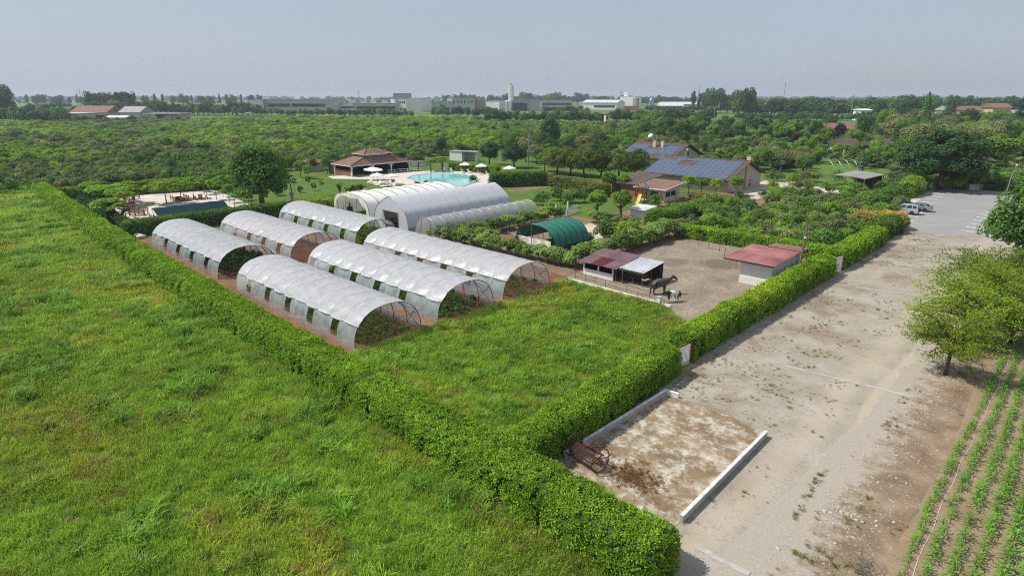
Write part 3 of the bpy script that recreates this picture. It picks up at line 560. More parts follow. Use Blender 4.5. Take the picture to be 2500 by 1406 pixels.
hedge('green hedge bordering the marked parking bays behind the cars', [(-26.5, 118.5), (-27.8, 138)], 3.2, 2.6, 'mid', seed=7, wob_=.14, p=.55)
hedge('rounded fresh green hedge at the far corner of the car park', [(-26.6, 140), (-27.6, 156)], 3.4, 3.0, 'bright', seed=8, wob_=.14, p=.6)
hedge('clipped hedge behind the paddock next to the vines', [(-41.5, 77.6), (-34.2, 77.8)], 1.7, 1.7, seed=9)
hedge('clipped hedge behind the paddock reaching to the plain white gate', [(-33.6, 77.9), (-27, 77.9), (-21.6, 77.4)], 1.8, 1.75, seed=10)
hedge('dark clipped hedge between the white yard and the rear tunnels', [(-98, 22.6), (-97.6, 46.3)], 1.9, 2.1, seed=11, leaf='mid')
hedge('short block of hedge beside the white tent tunnel', [(-96.5, 48.6), (-93.6, 53.6)], 2.2, 2.2, seed=12)
hedge('far hedge closing off the white yard from the nursery', [tuple(G(128, 487)[:2]), tuple(G(300, 478)[:2])], 1.8, 2.0, seed=13)
hedge('taller far hedge running behind the umbrella trees', [tuple(G(308, 476)[:2]), tuple(G(575, 458)[:2])], 2.0, 2.5, seed=14)
hedge('tall dark hedge between the pool and the grey tunnel', [tuple(G(1200, 456)[:2]), tuple(G(1330, 452)[:2])], 2.6, 2.9, 'mid', seed=15)
hedge('bright hedge behind the pool sun loungers', [tuple(G(1103, 416)[:2]), tuple(G(1215, 425)[:2])], 2.0, 2.0, 'bright', seed=16)
hedge('reddish green hedge below the row of domed trees', [tuple(G(1335, 452)[:2]), tuple(G(1400, 462)[:2]), tuple(G(1480, 480)[:2])], 2.4, 2.2, 'mid', seed=17, mixleaf='rust')
hedge('low rusty hedge in front of the solar roofed house', [tuple(G(1690, 488)[:2]), tuple(G(1800, 503)[:2])], 1.6, 1.3, 'rust', seed=18)
hedge('dark clipped hedge across the kitchen garden', [tuple(G(1878, 497)[:2]), tuple(G(2010, 514)[:2])], 1.8, 1.6, 'mid', seed=19)
hedge('broad leafy green hedge behind the small white box shed', [tuple(G(1592, 556)[:2]), tuple(G(1660, 535)[:2]), tuple(G(1748, 512)[:2])], 3.0, 2.3, 'fresh', seed=20, wob_=.16, p=.6)
hedge('low dark shrub row along the white yard inside the long hedge', [(-136, 25.2), (-118, 24.8), (-102, 24.2)], 1.1, 1.3, 'dark', seed=21, wob_=.25, p=.7)
hedge('short clipped hedge beyond the tiled pavilion', [tuple(G(1000, 405)[:2]), tuple(G(1030, 402)[:2])], 1.8, 2.4, 'mid', seed=22)
hedge('mixed loose hedge closing the far end of the car park', [(-22.8, 163.5), (-14, 166.5), (-5.5, 168)], 3.4, 2.6, 'mid', seed=23, wob_=.22, p=.6, mixleaf='fresh')
# ------------------------------------------------------------------ meadow grass (uncountable)
def clump(name, n, r, h, seed, leaf='grass', wd=.012, bend=.5):
    q = np.random.default_rng(seed); V = []; Fs = []; T = []
    for k in range(n):
        b = q.normal(size=2)*r*.5; a = q.uniform(0, 6.283); hh = h*q.uniform(.55, 1.2); be = bend*q.uniform(.3, 1.3)*hh; w_ = wd*q.uniform(.7, 1.4); d = np.array([math.cos(a), math.sin(a)]); s_ = np.array([-d[1], d[0]])*w_; i = len(V)
        m_ = b+d*be*.35; e = b+d*be
        V += [(*(b-s_), 0), (*(b+s_), 0), (*(m_+s_*.9), hh*.62), (*(m_-s_*.9), hh*.62), (*e, hh*(1-.25*bend))]; Fs += [(i, i+1, i+2, i+3), (i+3, i+2, i+4)]; T += [q.random()]*5
    me = bpy.data.meshes.new(name); me.from_pydata(V, [], Fs); at = me.attributes.new('leaf', 'FLOAT', 'POINT'); at.data.foreach_set('value', T); me.materials.append(LEAF[leaf]); return me
GR = [src('tuft', clump('tuft', 34, .34, .42, 60+i)) for i in range(4)]+[src('tall_tuft', clump('tall_tuft', 24, .30, .62, 70, 'grass', .020, .8)), src('dry_tuft', clump('dry_tuft', 26, .30, .45, 71, 'straw', .010, .5))]
def grass(name, label, poly, dens, seed, hs=1.0, near=34.0):
    q = np.random.default_rng(seed); poly = [tuple(p[:2]) for p in poly]; xs = [p[0] for p in poly]; ys = [p[1] for p in poly]; A = (max(xs)-min(xs))*(max(ys)-min(ys)); n = int(A*dens)
    x = q.uniform(min(xs), max(xs), n); y = q.uniform(min(ys), max(ys), n); d = np.hypot(x, y); k = np.clip(d/near, 1, 5)
    keep = inpoly(x, y, poly) & (q.random(n) < 1/k**1.35); x, y, k = x[keep], y[keep], k[keep]; n = len(x)
    big = fbm(x*.045, y*.045, 3); med = fbm(x*.22+40, y*.22, 3); fin = fbm(x*.9, y*.9+70, 2)
    dry = np.clip((fbm(x*.16+90, y*.22+31, 4)-.52)*5, 0, 1)*.7; lush = np.clip((fbm(x*.42+13, y*.42+55, 4)-.55)*6, 0, 1)
    v = .62+.42*big+.36*med+q.normal(size=n)*.15
    tint = np.stack([v*(1+.40*dry-.30*lush), v*(1-.02*dry-.14*lush), v*(1+.2*dry-.05*lush), np.ones(n)], 1)
    idx = q.integers(0, 4, n); idx[(lush > .4) & (q.random(n) < .4)] = 4; idx[q.random(n) < .02+.16*dry] = 5
    s = k**.72*q.uniform(.75, 1.25, n); hgt = s*hs*(.62+.45*fin+.35*lush)/k**.45
    rot = np.stack([q.normal(size=n)*.12, q.normal(size=n)*.12, q.uniform(0, 6.283, n)], 1); wind = .8; rot[:, 2] = np.where(q.random(n) < .5, wind+q.normal(size=n)*.9, rot[:, 2])
    return tag(scatter(name, np.stack([x, y, np.full(n, -.02)], 1), rot, np.stack([s, s, hgt], 1), idx, GR, tint), label, 'grass', kind='stuff')
grass('meadow_grass', 'rough tall meadow grass in front of the long hedge', [(-8.6, 8), (-8.6, 17.9), (-20, 17.9), (-60, 19.0), (-157, 21.8), (-175, 18), (-175, 6), (-80, -3), (-24, -8)], 13, 1)
grass('meadow_grass', 'thick green grass between the tunnels and the drive hedge', [(-38.9, 20.2), (-20.4, 20.2), (-21.0, 37), (-21.1, 45.8), (-24.6, 46.8), (-27.2, 49.2), (-39.2, 49.4), (-38.7, 36)], 13, 2, .85)
grass('meadow_grass', 'grass strip along the nursery edge beyond the long hedge', [(-157, 14), (-157, 24), (-190, 30), (-230, 24), (-230, 10)], 9, 3, 1.2)
def weeds(name, label, pts, seed, s0=.5):
    q = np.random.default_rng(seed); n = len(pts); tint = np.stack([q.uniform(.7, 1.1, n), q.uniform(.7, 1.1, n), q.uniform(.7, 1.2, n), np.ones(n)], 1); s = q.uniform(.4, 1.0, n)*s0; tint[:, :3] *= np.array([.72, .58, .6])
    return tag(scatter(name, pts, np.stack([np.zeros(n), np.zeros(n), q.uniform(0, 6.28, n)], 1), np.stack([s, s, s*.55], 1), q.integers(0, 6, n), GR, tint), label, 'weeds', kind='stuff')
q = np.random.default_rng(5); n = 6000; x = q.uniform(-19, -6, n); y = q.uniform(22, 102, n)
k_ = (fbm(x*.16+3, y*.16+8, 3) > .50) & (fbm(x*.9, y*.9, 2) > .52) & (np.abs(x+7) > .8) & ~((x < -10.5) & (y < 34)) & (x < -10.2+q.normal(size=n)*1.5)
weeds('weeds', 'low weeds dotted over the gravel drive', np.stack([x[k_], y[k_], np.full(k_.sum(), .0)], 1), 6, .42)
n = 46; t_ = q.random(n); a_ = np.array(G(1935, 1275)[:2]); b_ = np.array(G(2010, 1150)[:2]); pp = a_+(b_-a_)*t_[:, None]+q.normal(size=(n, 2))*.10
weeds('weeds', 'dark weed strip along the middle of the near drive', np.concatenate([pp, np.zeros((n, 1))], 1), 7, .5)
n = 900; x = q.uniform(-6.3, -2.6, n); y = q.uniform(22, 100, n); k_ = fbm(x*.5, y*.5+4, 3) > .56
weeds('weeds', 'dry tufts on the dirt verge beside the maize', np.stack([x[k_], y[k_], np.zeros(k_.sum())], 1), 8, .6)
n = 1500; x = q.uniform(-40, -39, n); y = q.uniform(50, 77, n)
# stones on the verge
q = np.random.default_rng(9); n = 2600; x = q.normal(-5.2, 1.0, n); y = q.uniform(20, 70, n); k_ = (x < -2.8) & (x > -8.5); x, y = x[k_], y[k_]; n = len(x)
v_, f_ = ico(1, (.5, .4, .28), 3, .12); pe = MB(); pe.v = v_; pe.f = f_; pe.m = [0]*len(f_); s = q.gamma(1.6, .026, n)+.02
tag(scatter('pebbles', np.stack([x, y, np.full(n, .015)], 1), np.stack([np.zeros(n), np.zeros(n), q.uniform(0, 6, n)], 1), np.stack([s, s, s], 1), np.zeros(n, int), [src('pebble', pe.mesh('pebble', M['stone']))]), 'pale pebbles strewn over the dirt verge', 'pebbles', kind='stuff')
# dry brushwood at the bottom of the verge
bw = MB(); q2 = random.Random(4)
for k in range(90):
    a = Vector((q2.gauss(0, .35), q2.gauss(0, .30), q2.uniform(.02, .12))); d = Vector((q2.gauss(0, 1), q2.gauss(0, 1), q2.uniform(.0, .7))).normalized()*q2.uniform(.25, .7); bw.tube([a, a+d*.5+Vector((0, 0, .06)), a+d], [.010, .007, .003], 4)
tag(bw.obj('brushwood', M['greybark'], None, G(2105, 1385)), 'heap of dry grey brushwood on the dirt verge', 'brushwood', kind='stuff')
# ------------------------------------------------------------------ maize
def maize(seed):
    q = random.Random(seed); V = []; Fs = []; T = []
    m = MB(); h = .62; m.tube([(0, 0, 0), (.01, 0, h*.5), (.0, .01, h*.8)], [.016, .013, .006], 5); V = list(m.v); Fs = list(m.f); T = [.3]*len(V)
    for k in range(8):
        a = k*2.6+q.uniform(-.4, .4); z = h*(.12+.085*k); L = q.uniform(.38, .60)*(1-.04*k); d = Vector((math.cos(a), math.sin(a), 0)); s_ = Vector((-d.y, d.x, 0)); c = q.random(); i = len(V); pr = [(0, 0, .010), (.25, .22, .032), (.55, .30, .034), (.82, .18, .022), (1.0, .0, .002)]
        for u, zz, wd in pr: p = d*u*L+Vector((0, 0, z+zz*L*1.2)); V += [tuple(p-s_*wd), tuple(p+s_*wd)]; T += [c, c]
        for j in range(4): Fs.append((i+2*j, i+2*j+1, i+2*j+3, i+2*j+2))
    me = bpy.data.meshes.new('maize'); me.from_pydata(V, [], Fs); at = me.attributes.new('leaf', 'FLOAT', 'POINT'); at.data.foreach_set('value', T); me.materials.append(LEAF['corn']); return me
MZ = [maize(i) for i in range(5)]; cand = []; q = np.random.default_rng(11)
for r_ in range(12):
    x0 = -2.35+r_*.76
    for y in np.arange(18, 118, .27):
        if q.random() < .06: continue
        p = (x0+q.normal()*.05+.12*math.sin(y*.15+r_*.4), y+q.normal()*.05); u, v = PX((p[0], p[1], .3)); inn = 0 < u < 2500 and 0 < v < 1406
        cand.append((0 if inn else 1, math.hypot(*p), p[0], p[1], (.64+.07*min(r_, 5))*q.uniform(.7, 1.25)*(1+.35*(vnoise(np.array([y*.2]), np.array([r_*.7]))[0]-.5))))
cand.sort()
for k, (_, _, x, y, s) in enumerate(cand[:300]): tag(put('maize_plant', MZ[k % 5], None, (x, y, 0), (0, 0, q.uniform(0, 6.28)), s), 'young maize plant in the %s row from the dirt verge' % ('first', 'second', 'third', 'fourth', 'fifth', 'sixth', 'seventh', 'eighth', 'ninth', 'tenth', 'eleventh', 'twelfth')[max(0, min(11, round((x+2.35)/.76)))], 'maize', 'maize plants in rows')
c_ = np.array([(x, y, 0, s) for _, _, x, y, s in cand[300:]]); n = len(c_)
tag(scatter('maize_rows', c_[:, :3], np.stack([np.zeros(n), np.zeros(n), q.uniform(0, 6.28, n)], 1), np.repeat(c_[:, 3:4]*1.05, 3, 1), q.integers(0, 5, n), [src('maize', m_) for m_ in MZ]), 'farther maize plants running in rows along the drive', 'maize', kind='stuff')
for j, x0 in enumerate((-1.98, 1.05)):
    hb = MB(); hb.tube([(x0+.1*math.sin(y*.15)+.04*math.sin(y*1.3), y, .025) for y in np.arange(16, 80, .7)], .016, 5); tag(hb.obj('irrigation_hose', M['paving']), ('pale irrigation hose between the first two maize rows', 'pale irrigation hose deeper among the maize rows')[j], 'hose')
# ------------------------------------------------------------------ nursery plantation behind the hedges
NP = [G(-260, 470), G(0, 476), G(105, 468), G(300, 455), G(565, 440), G(760, 406), G(840, 392), G(1000, 384), G(1100, 382), G(1180, 372), G(1330, 352), G(1560, 322), G(1620, 306), G(1500, 304), G(1250, 301), G(1000, 291), G(640, 289), G(445, 297), G(300, 300), G(0, 302), G(-260, 302)]
q = np.random.default_rng(21); poly = [(p.x, p.y) for p in NP]; sp = 2.9; gx, gy = np.meshgrid(np.arange(min(p[0] for p in poly), max(p[0] for p in poly), sp), np.arange(min(p[1] for p in poly), max(p[1] for p in poly), sp))
x = gx.ravel()+q.normal(size=gx.size)*.75; y = gy.ravel()+q.normal(size=gx.size)*.75; d = np.hypot(x, y)
rel = np.array([1.0]*len(x)); k_ = inpoly(x, y, poly) & (q.random(len(x)) < np.clip(1.25-d/900, .55, 1)) & (fbm(x*.09+7, y*.09+3, 3) > .27)
x, y, d = x[k_], y[k_], d[k_]; n = len(x); order = np.argsort(d); x, y, d = x[order], y[order], d[order]
patch = fbm(x*.012+4, y*.03+9, 3); pat2 = fbm(x*.05+61, y*.05+2, 2); kind = np.where(patch > .60, 2, np.where(patch > .50, 1, np.where(pat2 > .52, 0, 3))); kind = np.where(q.random(n) < .10, 2, kind)
for cx_, cy_, rx_, ry_ in ((60, 322, 120, 22), (210, 318, 60, 8), (410, 312, 70, 9), (20, 372, 40, 12)):
    gc = [PX((a, b, 1)) for a, b in zip(x, y)]; uu = np.array([g[0] for g in gc]); vv_ = np.array([g[1] for g in gc]); kind = np.where((((uu-cx_)/rx_)**2+((vv_-cy_)/ry_)**2 < 1) & (q.random(n) < .7), 2, kind); kind = np.where(q.random(n) < .05, 4, kind)
hgt = q.uniform(1.9, 3.3, n)*(1+.5*(pat2-.5))*np.where(q.random(n) < .05, 1.5, 1); kn = ['mix', 'fresh', 'bright', 'mid', 'olive']; kl = ['grey green nursery shrub in the front rows of the plantation', 'fresh green nursery shrub in the front rows of the plantation', 'bright yellow green nursery shrub in the front rows of the plantation', 'deep green nursery shrub in the front rows of the plantation', 'pale olive nursery shrub in the front rows of the plantation']
vis = [i for i in range(min(n, 900)) if 0 < PX((x[i], y[i], 1))[0] < 2500][:300]; isv = np.zeros(n, bool); isv[vis] = True
ZN = ((100, 'beyond the end of the long hedge'), (330, 'behind the umbrella trees'), (560, 'behind the white yard'), (760, 'behind the large glossy tree'), (1010, 'behind the pavilion'), (1200, 'behind the pool pergola'), (9999, 'behind the round dark trees'))
for i in vis: shrub(kn[kind[i]], (x[i], y[i]), hgt[i], ('low ' if hgt[i] < 2.2 else 'medium ' if hgt[i] < 2.9 else 'tall ')+kl[kind[i]].split(' in the')[0]+' '+next(z for m_, z in ZN if PX((x[i], y[i], 1))[0] < m_), 'nursery shrubs beyond the far hedge', q.uniform(.85, 1.15), 'nursery_shrub')
r_ = ~isv; n2 = r_.sum(); v = q.uniform(.75, 1.2, n2); dd = d[r_]; gsc = 1+np.clip((dd-200)/500, 0, .5)
tint = np.stack([v, v, v*q.uniform(.8, 1.2, n2), np.ones(n2)], 1); hs_ = hgt[r_]/2.9; w_ = hs_*q.uniform(.9, 1.2, n2)*gsc
tag(scatter('nursery_plantation', np.stack([x[r_], y[r_], np.full(n2, -.05)], 1), np.stack([np.zeros(n2), np.zeros(n2), q.uniform(0, 6.28, n2)], 1), np.stack([w_, w_, hs_], 1), kind[r_]*3+q.integers(0, 3, n2), [src('shrub', m_) for k in kn for m_ in SHR[k]], tint), 'mass of nursery shrubs filling the plain behind the pool', 'plantation', kind='stuff')
# ------------------------------------------------------------------ vines
tv = MB(); tv.tube([(0, 0, 0), (.05, .03, .5), (-.04, .05, 1.0), (0, 0, 1.5)], [.06, .045, .04, .025], 5); tvm = tv.mesh('trunk', M['bark'], True)
for s in range(4): reg('vine', tvm, crown('crown', 1500, 22, (1.45, 1.3, .95), 1.35, .26, 'vine', 400+s, 0, (.3, .5), .8, .6, .75, -.8, .3), 2.2)
VL = 'grape vine on a wire row around the green net tunnel'
def vines(pts, label, group, h=2.1):
    for p in pts: plant('vine', 'grape_vine', (p[0]+random.gauss(0, .12), p[1]+random.gauss(0, .12), 0), h*random.uniform(.85, 1.12), label, group, random.uniform(.9, 1.15), 'vine')
vines([(a, 52.2+.06*(a+66)) for a in np.arange(-65.5, -41, 1.55)], 'grape vine in the row below the green net tunnel', 'vines below the green tunnel')
vines([(a, 55.8) for a in np.arange(-65.2, -56, 1.6)], 'grape vine in the short row left of the green net tunnel', 'vines left of the green tunnel')
vines([(-62.3, b) for b in np.arange(57.5, 77, 1.7)], 'grape vine in the row alongside the mesh tunnel', 'vines beside the mesh tunnel')
vines([(-42.2+.2*math.sin(b), b) for b in np.arange(55.5, 76, 1.35)], 'grape vine on the pergola beside the paddock rail', 'vines beside the paddock', 2.5)
vines([(a, 77.2) for a in np.arange(-56.5, -47, 1.6)], 'grape vine in the row behind the green net tunnel', 'vines behind the green tunnel', 1.9)
shrub('bright', G(1530, 600), 3.4, 'large round bright green bush above the stable roof', None, 1.35); shrub('olive', G(1440, 595), 1.7, 'small yellowish bush beside the green net tunnel', None, .7)
shrub('mid', (-47.5, 68), 3.0, 'leafy bush behind the green net tunnel', None, 1.1)
# ------------------------------------------------------------------ single trees
P3 = lambda a, b: tuple(G(a, b))
plant('magnolia', 'broad_tree', P3(642, 502), 11.9, 'large dark glossy tree on the lawn behind the rear tunnels', None, 1.28)
for i, p in enumerate(((252, 500), (273, 541), (306, 506), (407, 497), (443, 486), (232, 488), (288, 495), (328, 498))): plant('umbrella', 'umbrella_tree', P3(*p), 3.4 if i != 3 else 4.0, ('umbrella trained tree by the far edge of the white yard', 'umbrella trained tree on the tallest thin trunks, in front of the yard', 'umbrella trained tree growing over the nearer red benches', 'umbrella trained tree standing alone in the middle of the yard', 'umbrella trained tree over the farther red benches', 'umbrella trained tree at the far corner of the yard', 'umbrella trained tree in the middle of the left cluster', 'umbrella trained tree at the right of the left cluster')[i], 'umbrella trees in the white yard', 1.3)
for p in ((499, 475), (513, 470), (529, 488), (545, 480), (560, 495), (573, 502), (590, 490), (599, 508), (615, 498), (470, 462), (485, 468), (642, 512), (540, 468), (610, 515)): plant('sapling', 'young_tree', P3(*p), random.uniform(3.4, 4.3), 'slim young tree on the lawn beside the white yard', 'young trees beside the white yard', 1.1)
for i, p in enumerate(((698, 486), (737, 492), (769, 482), (787, 477), (720, 470), (755, 466))): plant('sapling', 'weeping_tree', P3(*p), random.uniform(3.0, 3.6), 'small weeping tree on a pale stem around the arched frame', 'weeping trees around the arched frame', .6)
for p, h, l in (((1457, 526), 4.4, 'pollarded mulberry on the lawn nearest the white picket fence'), ((1515, 531), 4.7, 'pollarded mulberry beside the yellow slide'), ((1487, 472), 4.4, 'pollarded tree left of the brown roofed cottage'), ((1521, 474), 4.0, 'pollarded tree touching the brown roofed cottage')): plant('mulberry', 'pollard_tree', P3(*p), h, l)
for p, h, l in (((1680, 476), 4.0, 'round clipped ball tree behind the cream playhouse'), ((1747, 478), 3.5, 'round clipped ball tree in front of the solar roof'), ((1795, 478), 3.9, 'flat topped ball tree at the gable of the solar house'), ((1712, 474), 3.2, 'smaller ball bush between the two clipped ball trees')): plant('ball', 'ball_tree', P3(*p), h, l, None, 1.15)
for i, (xx, yy) in enumerate(((1392, 428), (1425, 432), (1468, 434), (1510, 436), (1550, 436), (1360, 424))): plant('olivedome', 'domed_tree', P3(xx, yy), 7.6, 'dome clipped evergreen in the dense row left of the solar house', 'row of domed evergreens', 1.2)
for p, k, h, l, wd in (((1195, 402), 'clipped', 7.2, 'round dark tree right of the grey container', 1.0), ((1255, 410), 'clipped', 7.6, 'wider round dark tree near the white parasol', 1.25), ((1077, 352+28), 'dark', 6.5, 'dark pine left of the grey container', .8), ((1343, 352), 'dark', 11, 'tall dark tree rising from the orchard', 1.0), ((1430, 382), 'conifer', 9.5, 'tall dark conifer behind the domed evergreens', 1.0), ((1388, 385), 'bluespruce', 7, 'blue spruce left of the dark conifer', 1.0), ((1464, 385), 'bluespruce', 7.5, 'blue spruce right of the dark conifer', 1.0), ((1665, 352), 'bright', 11.5, 'tall fresh green tree behind the solar roofs', 1.0),
        ((1598, 362), 'broad', 8, 'round leafy tree left of the fresh green tree', 1.0), ((1310, 400), 'olive', 6, 'grey green tree between the round tree and the domed row', 1.0), ((1330, 418), 'broad', 6.5, 'spreading tree on the lawn above the reddish hedge', 1.0),
        ((2292, 462), 'walnut', 13.2, 'huge dark spreading tree beyond the car park', 1.62), ((2420, 430), 'bright', 11.0, 'spreading fresh green tree right of the huge dark tree', 1.25), ((2247, 345), 'tallcypress', 21, 'very tall narrow cypress against the far trees', 1.0), ((2155, 338), 'bright', 15, 'tall light green tree left of the tall cypress', .85),
        ((2080, 372), 'bright', 9, 'round bright tree in front of the far tiled houses', 1.0), ((2190, 352), 'olive', 13, 'big grey green tree below the tall cypress', 1.1), ((2045, 350), 'purple', 9, 'dark purple tree by the far tiled house', 1.0), ((1940, 382), 'purple', 8.5, 'tall purple beech among the garden trees', .8), ((2105, 348), 'dark', 14, 'very dark tree beside the far white house', .8),
        ((2100, 425), 'bluespruce', 6, 'small blue spruce behind the flat roofed carport', 1.0), ((1905, 420), 'olive', 5.5, 'silvery bush left of the hoop frame', 1.0), ((1890, 405), 'broad', 7.5, 'round green tree left of the hoop frame', 1.2), ((1960, 395), 'rust', 7, 'bronze green tree behind the hoop frame', 1.0) if False else ((1960, 395), 'bright', 8, 'yellowish green tree behind the hoop frame', 1.2),
        ((2320, 300), 'dark', 22, 'tall dark tree on the right horizon', .8), ((2480, 330), 'conifer', 22, 'tall conifer at the right edge of the far houses', .9), ((1820, 292), 'far', 30, 'tallest tree group peak right of the white factories', .7), ((15, 296), 'dark', 30, 'tall dark tree cut by the left edge of the photo', 1.0), ((2492, 648), 'magnolia', 11.2, 'big glossy dark tree cut by the right edge above the locust trees', 1.15)):
    plant(k, 'tree', P3(*p), h, l, None, wd)
plant('locust', 'locust_tree', (-4.85, 49.9, 0), 5.3, 'nearest feathery locust tree on the dirt verge with its bare trunk showing', None, .86, v=0)
plant('locust', 'locust_tree', (-4.9, 58.2, 0), 5.9, 'second feathery locust tree reaching over the gravel drive', None, 1.02, v=1)
plant('locust', 'locust_tree', (-4.3, 66, 0), 5.6, 'third feathery locust tree beside the maize', None, 1.1, v=0)
plant('locust', 'locust_tree', (-5.0, 74, 0), 5.6, 'farthest feathery locust tree below the glossy dark tree', None, 1.3, v=1)
plant('locust', 'locust_tree', (-2.2, 60, 0), 4.6, 'feathery locust tree standing among the first maize rows', None, 1.1, v=1)
# ------------------------------------------------------------------ garden and orchard trees right of the pool and behind the houses
def forest(n, x0, x1, y0, y1, hr, kinds, label, group, seed, avoid=(), name='garden_tree', mind=9, w=(.9, 1.2)):
    q = random.Random(seed); pts = []; tries = 0
    while len(pts) < n and tries < n*60:
        tries += 1; a = q.uniform(x0, x1); b = y0+(y1-y0)*q.random()**.8
        if any(c[0] < a < c[1] and c[2] < b < c[3] for c in avoid): continue
        g = G(a, b)
        if inhouse(g): continue
        if any((g.x-p.x)**2+(g.y-p.y)**2 < mind for p in pts): continue
        pts.append(g); k, ll = q.choice(kinds); plant(k, name, tuple(g), q.uniform(*hr), ll+' '+label, group, q.uniform(*w))
HOUSES = ((2030, 2110, 300, 345),)
HW = ((-77, -51, 116, 141), (-103, -80, 143, 170), (-60, -35, 120, 160), (-73, -55, 100, 115))
def inhouse(g): return any(a < g.x < b and c < g.y < d for a, b, c, d in HW)
forest(70, 1200, 1620, 318, 372, (4.5, 7.0), (('bright', 'bright green'), ('broad', 'mid green'), ('bright', 'bright green')), 'orchard tree behind the domed evergreens', 'orchard trees behind the domed evergreens', 31, (), 'orchard_tree')
forest(105, 1560, 2240, 304, 354, (6, 10), (('broad', 'mid green'), ('dark', 'dark green'), ('bright', 'light green'), ('far', 'deep green')), 'tree in the wooded gardens beyond the solar house', 'wooded gardens beyond the solar house', 32, HOUSES)
forest(80, 1640, 2260, 352, 414, (3.0, 5.5), (('olive', 'grey green'), ('bright', 'light green'), ('broad', 'mid green'), ('mulberry', 'small fresh')), 'fruit tree behind the solar house', 'fruit trees behind the solar house', 33, HOUSES+((1970, 2085, 402, 436),), 'fruit_tree')
forest(62, 2200, 2520, 300, 400, (7, 12), (('broad', 'mid green'), ('bright', 'light green'), ('dark', 'dark green'), ('olive', 'grey green')), 'tree around the far houses on the right', 'trees around the far houses', 34, ((2340, 2470, 290, 300),))
forest(16, 2330, 2500, 425, 470, (3, 5), (('bright', 'light green'), ('olive', 'grey green'), ('broad', 'mid green')), 'small tree behind the car park', 'small trees behind the car park', 35)
forest(14, 560, 800, 405, 440, (3.5, 5), (('broad', 'mid green'), ('bright', 'light green')), 'small tree between the lawn and the nursery', 'small trees by the pavilion', 36)
forest(34, 1190, 1600, 372, 405, (5, 8.5), (('broad', 'mid green'), ('olive', 'grey green'), ('dark', 'dark green')), 'tree on the lawn behind the pool hedge', 'trees behind the pool hedge', 37, ((1180, 1270, 380, 412),))
forest(20, 1840, 2060, 396, 436, (4, 7), (('broad', 'mid green'), ('olive', 'grey green'), ('bright', 'light green')), 'tree between the solar house and the carport', 'trees beside the courtyard', 38, ((1840, 1935, 418, 440), (1970, 2085, 402, 440)))
q = random.Random(18)
for i in range(34):
    g = G(q.uniform(1255, 1500), q.uniform(462, 522)); u, v = PX(g)
    if (1240 < u < 1330 and v > 470) or (1340 < u < 1420 and v > 508) or (1400 < u < 1560 and v > 495) or g.x < -70: continue
    shrub(q.choice(('mid', 'fresh', 'mid', 'vine')), g, q.uniform(1.4, 2.8), 'leafy shrub around the playground lawn', 'shrubs around the playground lawn', q.uniform(.8, 1.15))
# kitchen garden shrubs
q = random.Random(8); KG = ('fresh', 'mid', 'olive', 'mix', 'fresh', 'vine'); KN = dict(fresh='fresh green', mid='deep green', olive='yellowish', mix='grey green', vine='pale leafed', rust='bronze')
pts = []
while len(pts) < 205:
    a = q.uniform(-55.5, -23.5); b = q.uniform(80, 124); u, v = PX((a, b, 0))
    if (1750 < u < 1880 and 515 < v < 620 and q.random() < .75) or (u < 1720 and v > 470 and v < 560) or (1560 < u < 1850 and v < 500) or (v < 520 and 1840 < u < 1880): continue
    if any((a-c)**2+(b-d)**2 < 2.4 for c, d in pts): continue
    pts.append((a, b)); k = q.choice(KG); shrub(k, (a, b), q.uniform(1.5, 3.1), KN[k]+' shrub in the kitchen garden behind the paddock', 'kitchen garden shrubs', q.uniform(.85, 1.2))
for i in range(46):
    g = G(q.uniform(1860, 2300), q.uniform(438, 482)); k = q.choice(KG); shrub(k, g, q.uniform(1.5, 2.8), KN[k]+' shrub around the pale courtyard and carport', 'shrubs around the courtyard', q.uniform(.9, 1.2))
for i, (a, b, k, h, l) in enumerate(((2305, 462, 'yellow', 3.0, 'yellow rounded shrub at the end of the car park'), (2360, 460, 'yellow', 2.2, 'small yellow ball shrub beside the stone block'), (2335, 462, 'mid', 2.4, 'green shrub between the two yellow shrubs at the car park end'), (2395, 462, 'mid', 2.2, 'low dark shrub behind the stone block'), (2430, 462, 'rust', 2.4, 'reddish shrub at the far right of the car park'), (2465, 468, 'mid', 2.6, 'green shrub beside the lamp post'), (2275, 452, 'fresh', 2.2, 'round fresh bush left of the yellow shrub'), (1815, 500, 'dark', 1.0, 'low dark bush on the bed by the gable'), (1640, 520, 'mid', 2.2, 'leafy bush in front of the cream playhouse'), (1600, 505, 'mid', 2.4, 'leafy bush beside the yellow slide'), (1320, 500, 'mid', 3.0, 'upright leafy shrub left of the picket fence'), (1360, 490, 'mid', 2.8, 'leafy shrub behind the picket fence'), (1395, 495, 'fresh', 3.0, 'wide green shrub behind the picket fence'), (1430, 478, 'mid', 2.4, 'dark shrub between the picket fence and the pollards'), (1285, 445, 'olive', 2.0, 'white flowering shrub in the pool hedge'), (1155, 445, 'mid', 1.8, 'low dark shrub at the near edge of the pool'), (1040, 452, 'mid', 1.3, 'spiky dark plant beside the pool terrace'), (1460, 500, 'dark', 1.2, 'low shrub under the pollards'), (545, 505, 'mid', 1.2, 'low bush on the lawn under the young trees'), (676, 470, 'purple', 2.0, 'round purple bush on the lawn') if False else (676, 478, 'dark', 2.2, 'round very dark bush on the lawn by the weeping trees'))):
    shrub(k, G(a, b), h, l)
